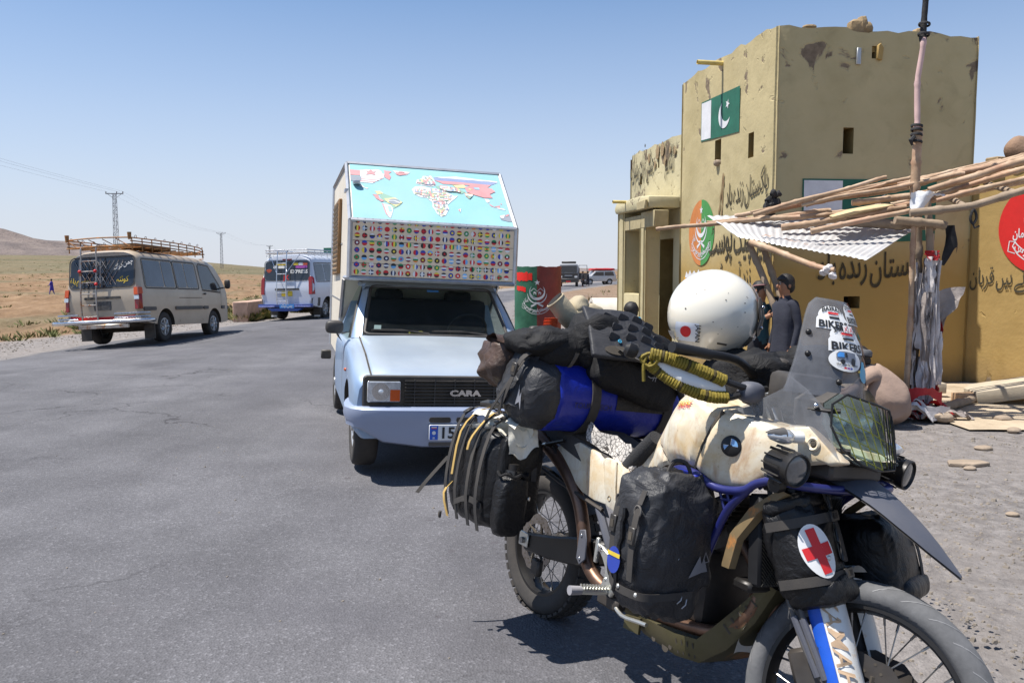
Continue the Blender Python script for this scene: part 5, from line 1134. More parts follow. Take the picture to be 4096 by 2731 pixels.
# low fender over the back half of the wheel
rows = []
for i in range(13):
    a = radians(104 + 74 * i / 12); c_ = V((WB, 0, RF)); rows.append([c_ + V((cos(a) * (RF + .022 + .016 * (1 - (k / 3) ** 2)), .022 * k, sin(a) * (RF + .022 + .016 * (1 - (k / 3) ** 2)))) for k in range(-3, 4)])
SB().grid(rows).build('low_fender', WPL, bk, ang=60)
for s in (): SB().add([dz(.60, s * .065), dz(.60, s * .065, .06), dz(.74, s * .06, .06) + V((-.05, 0, 0)), dz(.50, s * .068, -.10), dz(.46, s * .068, -.06)], [(0, 1, 2), (0, 2, 3), (0, 3, 4)]).build('fender_stay', WPL, bk)
# triple clamps, high beak fender
for z in (.86, 1.10): SB().box(dz(z, 0, -.03), (.12, .26, .045)).build('fork_clamp', BLKM, bk, bevel=.012)
rows = []
for i in range(15):
    u = i / 14; x = 1.26 + .50 * u; zc = .900 + .060 * sin(pi * u ** .8) - .150 * u ** 1.7; w = lerp_tab([(0, .085), (.25, .105), (.5, .140), (.7, .130), (.85, .088), (.95, .032), (1, .006)], u)
    rows.append([(x, w * k, zc + (.03 * (1 - abs(k)) - .03 * abs(k) ** 3) * (1 - .9 * u ** 3)) for k in (-1, -.85, -.6, -.3, -.06, 0, .06, .3, .6, .85, 1)])
SB().grid(rows).build('high_fender', GREYP, bk, ang=50)
mb = SB(); mb.grid([[(p[0], p[1], p[2] - .006) for p in r] for r in rows]); mb.build('fender_lining', BLK, bk, ang=50)
for s, dx in ((-1, 0), (-1, .05)):
    SB().tube([V((1.22, s * .13, .95)), dz(.80, s * .155, -.06 + dx), dz(.62, s * .165, -.075 + dx * .7), dz(.50, s * .16, -.07 + dx * .5), dz(.42, s * .15, -.055 + dx * .4), dz(.36, s * .13, -.02 + dx * .3)], .0075, 8, smooth=5).build('brake_hose', TRIM, bk)
    SB().tube([dz(.53, s * .162, -.072 + dx * .5), dz(.40, s * .147, -.05 + dx * .4)], .0105, 8).build('hose_sleeve', GREYP, bk)
SB().box(dz(.40, -.085, -.10), (.09, .05, .11), Matrix.Rotation(-RK, 3, 'Y')).build('brake_caliper', ENG, bk, bevel=.012)
SB().tube([dz(RF, -.16), dz(RF, .16)], .012, 10).build('front_axle', ENGL, bk)
SB().box(dz(.62, -.165, -.07), (.03, .03, .05)).build('hose_clip', BLK, bk, bevel=.005)
# handlebar, right grip and guard wound with cord, levers
SB().tube([(1.03, -.45, 1.165), (1.06, -.36, 1.175), (1.11, -.22, 1.19), (1.125, -.1, 1.165), (1.13, 0, 1.155), (1.125, .1, 1.165), (1.11, .22, 1.19), (1.06, .36, 1.175), (1.03, .45, 1.165)], .014, 10, smooth=4).build('handlebar', BLKM, bk)
for s in (-1, 1): SB().tube([(1.03, s * .45, 1.165), (1.075, s * .31, 1.18)], .017, 12).build('grip', BLKM, bk)
FP = lambda p: V(p)
def wind(path, r, rc, n, name='cord_winding'):
    """cord turns wound along a rod"""
    path = [V(p) for p in path]; L = [0]
    for a, b in zip(path, path[1:]): L.append(L[-1] + (b - a).length)
    mb = MB(); mk = MB()
    for i in range(n):
        d = L[-1] * (i + .5) / n; k = max(j for j in range(len(L) - 1) if L[j] <= d); u = (d - L[k]) / (L[k + 1] - L[k]); p = path[k].lerp(path[k + 1], u); t_ = (path[k + 1] - path[k]).normalized()
        x, y = frame_of(t_); tt = (t_ + x * .25).normalized(); x, y = frame_of(tt)
        q = [p + (x * cos(a) + y * sin(a)) * r * (1 + .12 * noise.noise(V((i * 2.3, a, 0)))) for a in [2 * pi * j / 10 for j in range(10)]]
        (mk if i % 9 == 4 else mb).tube(q, rc, 6, closed=True)
    a = mb.build(name, CORD, bk, kind='stuff'); mk.build('cord_dark_turns', CORDK, bk, kind='stuff')
up = [(1.085, -.455, 1.207), (1.125, -.42, 1.203), (1.165, -.37, 1.188), (1.20, -.325, 1.172), (1.225, -.285, 1.158)]
lo = [(1.075, -.45, 1.180), (1.105, -.42, 1.155), (1.145, -.385, 1.130), (1.185, -.345, 1.113), (1.21, -.31, 1.108), (1.235, -.275, 1.112)]
MB().tube(up + [(1.26, -.22, 1.145), (1.25, -.14, 1.15)], .010, 8, smooth=3).build('guard_bar', BLKM, bk); MB().tube([(1.06, -.47, 1.20)] + lo + [(1.25, -.245, 1.125)], .011, 8, smooth=3).build('guard_bar', BLKM, bk)
wind(up, .0145, .0052, 27); wind(lo, .0145, .0052, 30)
MB().tube([(1.08, -.462, 1.200), (1.078, -.468, 1.17), (1.082, -.462, 1.125)], .0055, 6, smooth=3).build('cord_tail', CORD, bk); MB().tube([(1.09, -.455, 1.21), (1.07, -.475, 1.19), (1.09, -.455, 1.17), (1.11, -.445, 1.19)], .006, 6, closed=True, smooth=3).build('cord_knot', CORD, bk)
MB().lathe([(.016, 0), (.024, .01), (.024, .03), (.014, .04)], (1.055, -.478, 1.205), (-.5, -.8, .25), 14).build('bar_end', BLKM, bk)
g_ = []
for i in range(9):
    u = i / 8; a = V(up[0]).lerp(V(up[-1]), u) + V((0, 0, -.004)); b = V((1.075, -.45, 1.175)).lerp(V((1.235, -.27, 1.10)), u) + V((0, 0, -.035 * sin(pi * min(1, u * 1.15)))); g_.append([a.lerp(b, v) + V((.02, -.012, 0)) * sin(pi * v) * sin(pi * u) for v in [k / 6 for k in range(7)]])
MB().grid(g_).build('hand_guard', WPL, bk, ang=60)
MB().ell((1.25, -.20, 1.135), (.035, .04, .032), 14, 10, .8, .8).build('brake_reservoir', GREYP, bk); MB().tube([(1.10, -.40, 1.185), (1.14, -.3, 1.15), (1.16, -.2, 1.16)], [.007, .009, .012], 8, smooth=3).build('brake_lever', BLKM, bk)
mb = MB(); mb.prism([(0, 0), (.06, .02), (.055, .035), (0, .016)], lambda a, b: (1.14 + a * .8, -.372 + a * .8, 1.15 + b), lambda a, b: (1.146 + a * .8, -.378 + a * .8, 1.15 + b)); mb.build('guard_reflector', AMBL, bk)
for i in range(7): MB().tube([(1.12, -.12 + .03 * i, 1.15), (1.2 + .02 * (i % 3), -.15 + .02 * i, 1.12 - .01 * i), (1.24, -.13 + .03 * i, 1.02), (1.2, -.1 + .02 * i, .92)], .006 + .002 * (i % 2), 6, smooth=4).build('control_cable', BLKM, bk)
SB().box((1.16, 0, 1.22), (.05, .10, .05)).build('phone_mount', BLK, bk, bevel=.01)
# instrument tower behind the screen
MB().box((1.28, -.02, 1.16), (.10, .20, .10)).build('instrument_panel', BLK, bk, bevel=.02, seg=2); 
# --- fuel tank and shrouds: right flank as a gridded skin, mirrored to the left
tabY = [(.66, .125), (.80, .145), (.92, .20), (1.02, .25), (1.10, .268), (1.17, .258), (1.25, .235), (1.34, .195), (1.42, .160), (1.52, .130)]
tabT = [(.66, .775), (.72, .83), (.80, .915), (.84, .96), (.92, 1.05), (.98, 1.095), (1.06, 1.10), (1.15, 1.075), (1.26, 1.06), (1.36, 1.055), (1.43, 1.062), (1.52, .995)]
tabB = [(.66, .77), (.71, .776), (.90, .852), (1.0, .878), (1.06, .888), (1.115, .878), (1.20, .842), (1.29, .853), (1.34, .90), (1.42, .955), (1.52, .985)]
def tank(x, v, s):
    y = lerp_tab(tabY, x); T_, B_ = lerp_tab(tabT, x), lerp_tab(tabB, x)
    bul = sin(pi * min(1, max(0, v))) ** .6; z = B_ + (T_ - B_) * v
    y2 = y * (.89 + .11 * bul ** .5) - .02 * max(0, v - .7)
    for gx0, gz0, gx1, gz1 in ((1.175, 1.06, 1.105, .87), (.84, .915, .93, .868)):   # moulded grooves
        u = max(0, min(1, ((x - gx0) * (gx1 - gx0) + (z - gz0) * (gz1 - gz0)) / ((gx1 - gx0) ** 2 + (gz1 - gz0) ** 2))); d = hypot(x - gx0 - u * (gx1 - gx0), z - gz0 - u * (gz1 - gz0))
        if d < .014: y2 -= .014 * (1 - d / .014)
    if .93 < x < 1.06 and .895 < z < 1.02: y2 += .010 * sm(.93, .945, x) * (1 - sm(1.05, 1.065, x)) * sm(.89, .91, z) * (1 - sm(1.0, 1.03, z))
    return V((x, s * y2, z))
xsT = [.66 + .86 * i / 74 for i in range(75)]
for s in (-1, 1):
    mb = MB(); mb.grid([[tank(x, v / 14, s) for v in range(15)] + [V((x, s * lerp_tab(tabY, x) * .5, lerp_tab(tabT, x) + (.02 if x < 1.2 else .0))), V((x, 0, lerp_tab(tabT, x) + (.03 if x < 1.2 else 0)))] for x in xsT if True]); mb.build('fuel_tank' if s < 0 else 'fuel_tank', STAIN, bk, ang=40)
mb = MB(); pts = [(1.182, 1.068), (1.165, 1.02), (1.14, .95), (1.115, .89), (1.10, .868)]
mb.tube([tank(a, (b - lerp_tab(tabB, a)) / (lerp_tab(tabT, a) - lerp_tab(tabB, a)), -1) + V((0, -.002, 0)) for a, b in pts], .0065, 6); mb.build('panel_seam', UND, bk)
mb = MB(); mb.tube([tank(a, (b - lerp_tab(tabB, a)) / (lerp_tab(tabT, a) - lerp_tab(tabB, a)), -1) + V((0, -.001, 0)) for a, b in ((.838, .915), (.88, .892), (.93, .87))], .004, 6); mb.build('panel_seam', UND, bk)
def tsk(a, b, h=.004): q = tank(a, (b - lerp_tab(tabB, a)) / (lerp_tab(tabT, a) - lerp_tab(tabB, a)), -1); return q + V((.4, -.9, 0)).normalized() * h
for nm, col, dx, dzz in (('tank_lettering', REDP, 0, 0), ('tank_lettering', YELT, -.004, .009)):
    mb = MB(); put_text(mb, 'TENERE', lambda a, b: tsk(1.015 + a + dx, 1.052 + b * .9 + a * .18 + dzz, .0045 + (.001 if dzz else 0)), .026, .0, .2, sx=1.1); mb.build(nm, col, bk)
eb = MB().lathe([(.031, 0), (.030, .006), (.022, .011), (.001, .013)], tsk(1.24, .974, .0), (.5, -.86, .1), 28).build('round_badge', BLKM, bk)
def ebf(a, b): e1_ = V((.86, .5, 0)); return tsk(1.24, .974, .0) + V((.5, -.86, .1)).normalized() * .0125 + e1_ * a + V((0, 0, 1)) * b
mb = MB(); put_poly(mb, [(0, 0)] + [(.021 * cos(a), .021 * sin(a)) for a in [pi + .5 * pi * i / 8 for i in range(9)]], ebf); mb.build('badge_quarter', mat('badge_blue', srgb(110, 160, 210), .3, coat=.5), eb)
mb = MB(); put_poly(mb, [(0, 0)] + [(.021 * cos(a), .021 * sin(a)) for a in [.5 * pi * i / 8 for i in range(9)]], ebf); mb.build('badge_quarter', MATS['badge_blue'], eb)
mb = MB(); put_band(mb, [(-.021, 0), (.021, 0)], .0016, ebf); put_band(mb, [(0, -.021), (0, .021)], .0016, ebf); mb.build('badge_cross', CHROME, eb)
# pod with round hole, indicator
mb = MB(); mb.prism([(1.365, 1.062), (1.43, 1.070), (1.452, 1.055), (1.535, .985), (1.50, .972), (1.42, .985), (1.385, 1.015)], lambda a, b: (a, -.168 + (a - 1.365) * .22, b), lambda a, b: (a, -.12 + (a - 1.365) * .22, b)); pd = mb.build('shroud_tip', STAIN, bk, bevel=.01, seg=3)
MB().lathe([(.020, 0), (.016, .004), (.011, .001), (.010, -.008)], (1.452, -.152, 1.022), (.15, -1, .05), 20, cap=False).build('bolt_cup', STAIN, pd); MB().lathe([(.011, .002), (.006, .006), (.0, .006)], (1.452, -.148, 1.022), (.15, -1, .05), 10).build('bolt', UND, pd)
iq = MB().tube([(1.425, -.17, 1.035), (1.418, -.205, 1.032)], [.017, .015], 14).build('indicator_stalk', WPL, bk)
MB().lathe([(.016, 0), (.0215, .012), (.021, .035), (.012, .07), (.002, .082)], (1.418, -.203, 1.032), (-.12, -1, .02), 20).build('indicator_lens', CLRL, bk); MB().lathe([(.0222, .030), (.014, .066), (.003, .086)], (1.417, -.203, 1.033), (-.12, -1, .06), 20, cap=False, a0=0, a1=pi).build('indicator_shell', TRIM, bk)
MB().lathe([(.016, 0), (.021, .012), (.021, .035), (.012, .07), (.002, .082)], (1.43, .2, 1.02), (-.05, 1, .02), 16).build('indicator_lens', CLRL, bk)
# fairing between shroud and headlight, screen, stickers
fa = [[(1.20, -.205, 1.078), (1.28, -.19, 1.12), (1.345, -.178, 1.16), (1.352, -.165, 1.20)], [(1.27, -.195, 1.062), (1.33, -.178, 1.09), (1.39, -.160, 1.13), (1.40, -.146, 1.17)], [(1.36, -.172, 1.058), (1.40, -.160, 1.075), (1.435, -.145, 1.10), (1.435, -.135, 1.14)], [(1.43, -.152, 1.066), (1.455, -.146, 1.065), (1.465, -.138, 1.08), (1.46, -.130, 1.12)], [(1.53, -.132, .990), (1.52, -.131, 1.00), (1.50, -.130, 1.03), (1.475, -.128, 1.10)]]
for s in (1, -1): MB().grid([[(a, b * s, c_) for a, b, c_ in r] for r in fa]).build('side_fairing', SMOKE, bk, ang=60)
def scr(a, b, h=0.0):
    hw = lerp_tab([(0, .168), (.15, .162), (.4, .146), (.62, .130), (.8, .112), (.92, .096), (1, .070)], b)
    x = 1.445 - .115 * b + .02 * sin(pi * b) - .075 * (a * hw / .15) ** 2; return V((x, -.008 + .022 * b + a * hw, 1.155 + .282 * b)) + V((.93, .35 * a, .34)).normalized() * h
g_ = [[scr(-1 + 2 * i / 14, j / 14) for i in range(15)] for j in range(15)]
mb = MB(); mb.grid(g_); mb.grid([[p - V((.0035, 0, .001)) for p in r] for r in g_]); sc_ = mb.build('windscreen', SMOKE, bk, ang=60)
def stick(nm, m, P, h=.002):
    mb = MB(); n = len(P); ca_, cb_ = sum(p[0] for p in P) / n, sum(p[1] for p in P) / n; Q = []
    for i in range(n):
        for k in range(3): u = k / 3; Q.append((P[i][0] + (P[(i + 1) % n][0] - P[i][0]) * u, P[i][1] + (P[(i + 1) % n][1] - P[i][1]) * u))
    n = len(Q); R_ = [[scr(max(-1, min(1, ca_ + (a - ca_) * f)), cb_ + (b - cb_) * f, h) for a, b in Q] for f in (.25, .5, .75, 1)]
    mb.add([scr(ca_, cb_, h)] + [p for r in R_ for p in r], [(0, 1 + i, 1 + (i + 1) % n) for i in range(n)] + [(1 + j * n + i, 1 + j * n + (i + 1) % n, 1 + (j + 1) * n + (i + 1) % n, 1 + (j + 1) * n + i) for j in range(3) for i in range(n)]); return mb.build(nm, m, sc_, ang=60)
def stx(nm, m, s_, a0, b0, sz, w=.02, sx=1.0, arc=0, h=.0045, sh=0):
    mb = MB(); k = sz / .13; v, f = text_geo(s_, 1.0, w, sh); mb.add([scr(a0 + (p * k * sx), b0 + q * k * .46 - arc * (p * k * sx) ** 2, h) for p, q in v], f); return mb.build(nm, m, sc_)
def fit(s_, a0, b0, wa, hb, arc, w=.02):
    mb = MB(); v, f = text_geo(s_, 1.0, w, 0); x0 = min(p for p, q in v); x1 = max(p for p, q in v); k = 2 * wa / (x1 - x0); mb.add([scr(a0 + (p - (x0 + x1) / 2) * k, b0 + q / .72 * hb - arc * ((p - (x0 + x1) / 2) * k) ** 2, .0036) for p, q in v], f); return mb.build('sticker_lettering', BLKP, sc_)
def bikers(a0, b0, top, bot, S_=1.0):
    stick('sticker', WHT, [(a0 + S_ * a, b0 + S_ * b) for a, b in disc2(0, .055, .33, .085, 20, -.1, pi + .1)] + [(a0 - S_ * .36, b0 + S_ * .0), (a0 - S_ * .36, b0 - S_ * .065), (a0 + S_ * .36, b0 - S_ * .075), (a0 + S_ * .36, b0 - S_ * .0)][0:0], .0015)
    stick('sticker', WHT, [(a0 - S_ * .36, b0 + S_ * .02), (a0 - S_ * .36, b0 - S_ * .065), (a0 + S_ * .38, b0 - S_ * .065), (a0 + S_ * .38, b0 + S_ * .02), (a0 + S_ * .3, b0 + S_ * .06), (a0 - S_ * .3, b0 + S_ * .06)], .0022)
    fit(top, a0, b0 + S_ * .098, .26 * S_, .042 * S_, .35 / S_, b0 > .5 and .02); fit(bot, a0 + S_ * .01, b0 - S_ * .052, .33 * S_, .06 * S_, 0, .03)
    stick('sticker_band', REDP, [(a0 - S_ * .13, b0 + S_ * .065), (a0 + S_ * .14, b0 + S_ * .065), (a0 + S_ * .14, b0 + S_ * .082), (a0 - S_ * .13, b0 + S_ * .082)], .0042); stick('sticker_band', BLKP, [(a0 - S_ * .11, b0 + S_ * .028), (a0 + S_ * .14, b0 + S_ * .028), (a0 + S_ * .14, b0 + S_ * .045), (a0 - S_ * .11, b0 + S_ * .045)], .0042)
bikers(.50, .825, 'DHIQAR', 'BIKERS', 1.05); bikers(-.34, .755, 'BASRAH', 'BIKERS', 1.2); bikers(-.04, .545, 'SAMAWAH', 'BIKERS', 1.35)
for a in (-.06, .12): stick('sticker', WHT, [(a - .08, .66), (a + .08, .66), (a + .08, .73), (a - .08, .73)], .0052); stick('sticker_mark', REDP, [(a - .07, .665), (a - .05, .665), (a + .07, .725), (a + .05, .725)], .0062); stick('sticker_mark', REDP, [(a + .05, .665), (a + .07, .665), (a - .03, .71), (a - .05, .71)], .0066)
stick('round_sticker', WHT, disc2(-.16, .372, .38, .112, 28), .0068)
TRK = mat('sticker_truck_grey', srgb(112, 118, 130), .5); stick('truck_print', TRK, [(-.40, .38), (-.40, .43), (-.34, .455), (-.22, .46), (.06, .45), (.06, .37), (-.1, .36), (-.38, .365)], .0080); stick('truck_print', BLKP, disc2(-.02, .36, .055, .04, 14), .0088); stick('truck_print', BLKP, disc2(-.27, .355, .05, .025, 14), .0088); stick('truck_print', MATS['light_blue_plate'], [(-.385, .395), (-.385, .425), (-.33, .448), (-.24, .445), (-.24, .4)], .0092); stick('truck_print', BLKP, [(-.22, .4), (-.22, .445), (-.17, .447), (-.17, .4)], .0094)
stx('sticker_lettering', BLKP, 'the_turtle_home', -.15, .315, .011, .005, .85, h=.0085)
for a, m_ in ((-.22, REDP), (-.15, PURP), (-.08, PAL['b'])): stick('sticker_mark', m_, [(a - .025, .284), (a + .025, .284), (a + .025, .302), (a - .025, .302)], .009)
stick('sticker', mat('sky_blue_sticker', srgb(70, 170, 205), .5), disc2(.42, .255, .20, .085, 22), .003); stick('sticker', MATS['sky_blue_sticker'], [(.28, .31), (.52, .31), (.46, .385), (.34, .385)], .0032); stick('sticker', YELT, [(.16, .285), (.24, .295), (.24, .27), (.16, .27)], .0034)
stick('sticker', mat('brown_sticker', srgb(120, 74, 58), .5, vary=.35, scale=40), [(.46, .46), (.72, .38), (.84, .24), (.70, .29), (.56, .36)], .003); stick('sticker', MATS['brown_sticker'], [(.5, .6), (.66, .56), (.76, .44), (.62, .45), (.52, .52)], .003); stick('sticker', PAINTG, [(.44, .65), (.54, .69), (.66, .63), (.54, .6)], .003); stick('sticker', mat('purple_sticker', srgb(92, 66, 92), .5, vary=.2), [(.66, .16), (.92, .15), (.92, .22), (.66, .23)], .003)
for a, b in ((-.86, .40), (-.30, .155), (-.9, .62)):
    q = scr(a * .98, b, .0); MB().ell(q, (.009, .009, .009), 10, 7).build('screen_bolt', BLKM, bk)
# headlight with guard grille
ol = [(-.128, 1.137), (-.085, 1.168), (.02, 1.150), (.10, 1.138), (.128, 1.10), (.13, 1.0), (.10, .975), (.0, .972), (-.055, .985), (-.11, 1.02), (-.135, 1.08)]
hx = lambda y, z, d=0: V((1.50 - 1.9 * y * y - .25 * (z - 1.05) + d, y, z))
hb = MB(); hb.loft([[hx(a * 1.0, b, 0) for a, b in ol], [hx(a, b, -.10) for a, b in ol]], cap=False); hd = hb.build('headlight', BLK, bk)
mb = MB(); mb.add([hx(a, b, -.075) for a, b in ol], [tuple(range(len(ol)))]); mb.build('lamp_back', mat('lamp_chrome', (.34, .38, .36), .3, .7, vary=.3, scale=30), hd)
for y, z, r in ((-.055, 1.10, .032), (.055, 1.095, .032), (-.05, 1.035, .026), (.05, 1.03, .028)): MB().lathe([(r, 0), (r * .75, -.02), (r * .3, -.035)], hx(y, z, -.03), (1, 0, 0), 20, cap=False).build('lamp_reflector', CHROME, hd); MB().ell(hx(y, z, -.045), (.012, r * .5, r * .5), 10, 8).build('lamp_bulb', CLRL, hd)
mb = MB()
inside2 = lambda p: inside(p, ol)
gy = [-.135 + .27 * i / 12 for i in range(13)]; gz = [.972 + .2 * j / 10 for j in range(11)]
mb = MB(); n_ = len(ol); mb.add([hx(0, 1.06, .012)] + [hx(a, b, .004) for a, b in ol] + [hx(a * .6, 1.06 + (b - 1.06) * .6, .011) for a, b in ol], [(0, 1 + n_ + i, 1 + n_ + (i + 1) % n_) for i in range(n_)] + [(1 + i, 1 + (i + 1) % n_, 1 + n_ + (i + 1) % n_, 1 + n_ + i) for i in range(n_)]); mb.build('lamp_glass', HGL, hd)
def clipseg(p, q, P):
    pts = [p] + [(p[0] + (q[0] - p[0]) * i / 40, p[1] + (q[1] - p[1]) * i / 40) for i in range(1, 41)]; ins = [x for x in pts if inside(x, P)]; return (ins[0], ins[-1]) if len(ins) > 3 else None
def gw(p, q, m_, r, d=.03):
    c_ = clipseg(p, q, ol)
    if c_: a, b = c_; MB().tube([hx(a[0] + (b[0] - a[0]) * i / 6, a[1] + (b[1] - a[1]) * i / 6, d) for i in range(7)], r, 5).build('grille_wire', m_, bk)
for i in range(8): gw((-.15 + .03 * i + .0, 1.2), (-.15 + .03 * i + .10, .94), YGRID, .0016)
for i in range(6): gw((-.16, 1.16 - .042 * i), (.16, 1.06 - .042 * i), YGRID, .0016, .028)
for i in range(6): gw((.045 + .016 * i, 1.2), (.052 + .016 * i, .94), BLKM, .0018, .033)
MB().tube([hx(a, b, .03) for a, b in ol], .0035, 6, closed=True).build('grille_frame', BLKM, bk)
for y, z in ((-.135, 1.115), (-.115, 1.012)): MB().tube([hx(y - .01, z, -.03), hx(y + .01, z + .002, .01), hx(y + .028, z + .006, .03)], .007, 8).build('grille_clamp', BLKM, bk); MB().ell(hx(y - .012, z + .012, .0), (.008, .008, .008), 8, 6).build('clamp_bolt', CHROME, bk)
MB().loft([[hx(-.150, 1.14, -.05), hx(-.130, 1.14, -.03), hx(-.130, 1.14, -.05)], [hx(-.152, 1.06, -.03), hx(-.122, 1.05, -.01), hx(-.13, 1.06, -.05)], [hx(-.125, .985, -.02), hx(-.095, .99, .0), hx(-.11, 1.0, -.05)]]).build('lamp_bracket', BLK, bk)
MB().box((1.38, 0, .955), (.22, .22, .05)).build('lamp_shelf', BLK, bk, bevel=.01)
# fog lamps
def fog(c, d, nm='fog_lamp'):
    d = V(d).normalized(); o_ = MB().lathe([(.026, -.085), (.038, -.07), (.041, -.01), (.046, 0), (.046, .018), (.042, .02), (.039, .014)], c, d, 26, cap=False).build(nm, BLKM, bk)
    for i in range(12):
        a = 2 * pi * i / 12; x, y = frame_of(d); r = x * cos(a) + y * sin(a); p = V(c) + r * .041; MB().loft([[p - d * .075 + r * .0 + d.cross(r) * .002, p - d * .075 - d.cross(r) * .002, p - d * .005 + r * .005 - d.cross(r) * .002, p - d * .005 + r * .005 + d.cross(r) * .002]] + [[p - d * .07 + r * .008 + d.cross(r) * .0012, p - d * .07 + r * .008 - d.cross(r) * .0012, p - d * .008 + r * .009 - d.cross(r) * .0012, p - d * .008 + r * .009 + d.cross(r) * .0012]]).build('cooling_fin', BLKM, o_)
    MB().lathe([(.040, .012), (.03, .017), (.0, .019)], c, d, 24).build('fog_lens', mat('fog_glass', (.10, .105, .11), .12, vary=.2, scale=60, coat=1) if 'fog_glass' not in MATS else MATS['fog_glass'], o_)
    return o_
fog((1.475, -.245, .955), (1, -.05, -.10)); fog((1.44, .275, .952), (1, .22, -.14))
for s, x in ((-1, 1.43), (1, 1.39)):
    MB().tube([(x, s * (.245 if s < 0 else .28), .94), (x - .01, s * .235, .905)], .014, 10).build('lamp_mount', BLKM, bk); MB().lathe([(.022, -.014), (.024, 0), (.022, .014)], (x - .012, s * .232, .902), (0, 1, .1), 14).build('mount_clamp', BLKM, bk); MB().ell((x + .012, s * (.262), .94), (.009, .009, .009), 8, 6).build('mount_bolt', CHROME, bk)
MB().lathe([(.02, -.03), (.026, -.02), (.026, .02), (.02, .03)], (1.44, .12, .90), (1, .1, 0), 16).build('horn', BLK, bk)
# crash bars (blue), gusset, tan stained cheek guard, radiator
for s in (-1, 1):
    MB().tube([(.96, s * .20, .80), (1.02, s * .235, .86), (1.12, s * .25, .868), (1.21, s * .245, .845), (1.30, s * .235, .858), (1.345, s * .23, .888), (1.41, s * .225, .91), (1.46, s * .19, .908), (1.48, s * .10, .905), (1.485, 0, .905)], .0125, 12, smooth=4).build('crash_bar', BLUEM, bk)
    MB().tube([(1.325, s * .232, .872), (1.25, s * .225, .795), (1.20, s * .215, .70), (1.12, s * .20, .52), (1.0, s * .17, .40), (.85, s * .13, .36)], .0125, 12, smooth=4).build('crash_bar', BLUEM, bk)
    for a, b in (((1.215, .838), (1.24, .785)), ((1.24, .845), (1.262, .80)), ((1.285, .85), (1.245, .79)), ((1.225, .815), (1.275, .822))): MB().tube([(a[0], s * .236, a[1]), (b[0], s * .23, b[1])], .0045, 6).build('gusset_bar', BLUEM, bk)
    L_ = [(1.40, -.20, .885), (1.31, -.208, .81), (1.250, -.208, .72), (1.230, -.205, .62)]; R_ = [(1.43, -.175, .873), (1.345, -.182, .795), (1.285, -.185, .71), (1.265, -.182, .62)]
    mb = MB(); mb.grid([[(a[0], s * -a[1], a[2]) for a in (p, tuple((V(p) + V(q)) / 2 + V((.012, -.01, 0))), q)] for p, q in zip(L_, R_)]); mb.build('cheek_guard', TAN, bk, ang=60)
MB().box((1.315, 0, .72), (.05, .36, .26), Matrix.Rotation(-.15, 3, 'Y')).build('radiator', NET, bk, bevel=.008)
mb = MB(); Rr = Matrix.Rotation(-.15, 3, 'Y')
for i in range(34):
    for k in (-1, 1):
        a0 = -.17 + .34 * i / 17 - (.26 if k > 0 else 0) * 0; p = V((.032, -.18 + .36 * i / 33, -.125)); q = V((.032, -.18 + .36 * i / 33 + k * .25, .125))
        q.y = max(-.178, min(.178, q.y)); f_ = (q.y - p.y) / (k * .25) if True else 1; q.z = -.125 + .25 * f_
        if f_ > .05: mb.tube([V((1.315, 0, .72)) + Rr @ p, V((1.315, 0, .72)) + Rr @ q], .0014, 4, cap=False)
mb.build('radiator_mesh', HEX, bk, kind='stuff'); MB().box((1.30, 0, .585), (.07, .38, .03)).build('radiator_shelf', BLKM, bk, bevel=.008)
# engine and frame
MB().box((.93, 0, .50), (.34, .24, .24)).build('crankcase', ENG, bk, bevel=.03, seg=2); MB().lathe([(.085, 0), (.082, .02), (.05, .03), (0, .032)], (.93, -.13, .50), (0, -1, 0), 24).build('engine_cover', ENG, bk); MB().lathe([(.06, 0), (.055, .02), (0, .024)], (.82, -.12, .46), (0, -1, 0), 20).build('engine_cover', ENGL, bk)
for i in range(7): MB().box((1.0 + .014 * i, 0, .63 + .018 * i), (.20, .20, .006), Matrix.Rotation(-.5, 3, 'Y')).build('cylinder_fin', ENG, bk)
MB().box((1.06, 0, .69), (.15, .17, .18), Matrix.Rotation(-.5, 3, 'Y')).build('cylinder', ENG, bk, bevel=.02)
for s in (-1, 1):
    MB().tube([(1.20, s * .03, 1.0), (1.05, s * .11, .90), (.85, s * .12, .80), (.72, s * .12, .66), (.68, s * .11, .50), (.72, s * .10, .36)], .019, 10, smooth=4).build('frame_rail', ENG, bk)
    MB().tube([(.80, s * .12, .78), (.5, s * .13, .84), (.1, s * .14, .86), (-.15, s * .12, .88)], .013, 8, smooth=3).build('seat_rail', ENG, bk)
MB().tube([(.545, -.15, .62), (.60, -.155, .56), (.645, -.155, .50), (.68, -.15, .43)], .016, 8, smooth=3).build('rear_frame_strut', GREYP, bk); MB().tube([(.74, -.15, .62), (.69, -.16, .55), (.675, -.16, .47), (.69, -.15, .38)], .02, 8, smooth=3).build('rear_frame_strut', GREYP, bk)
MB().tube([(.08, -.16, .70), (.30, -.165, .66), (.58, -.16, .62)], .008, 6, smooth=2).build('luggage_rail', ENG, bk); MB().tube([(.20, -.165, .80), (.36, -.165, .66)], .008, 6).build('luggage_rail', ENG, bk)
MB().tube([(1.17, -.05, .66), (1.27, -.09, .60), (1.28, -.11, .50), (1.18, -.12, .40), (1.0, -.12, .36), (.78, -.13, .345), (.60, -.14, .355), (.50, -.145, .42), (.46, -.145, .52), (.40, -.15, .63), (.25, -.15, .74), (0, -.16, .84)], [.021] * 6 + [.026] * 4 + [.03, .03], 12, smooth=5).build('exhaust_pipe', PIPEX, bk); MB().tube([(1.17, .05, .66), (1.29, -.02, .59), (1.30, -.05, .50), (1.20, -.06, .40), (1.0, -.07, .355)], .021, 12, smooth=5).build('exhaust_pipe', PIPEX, bk)
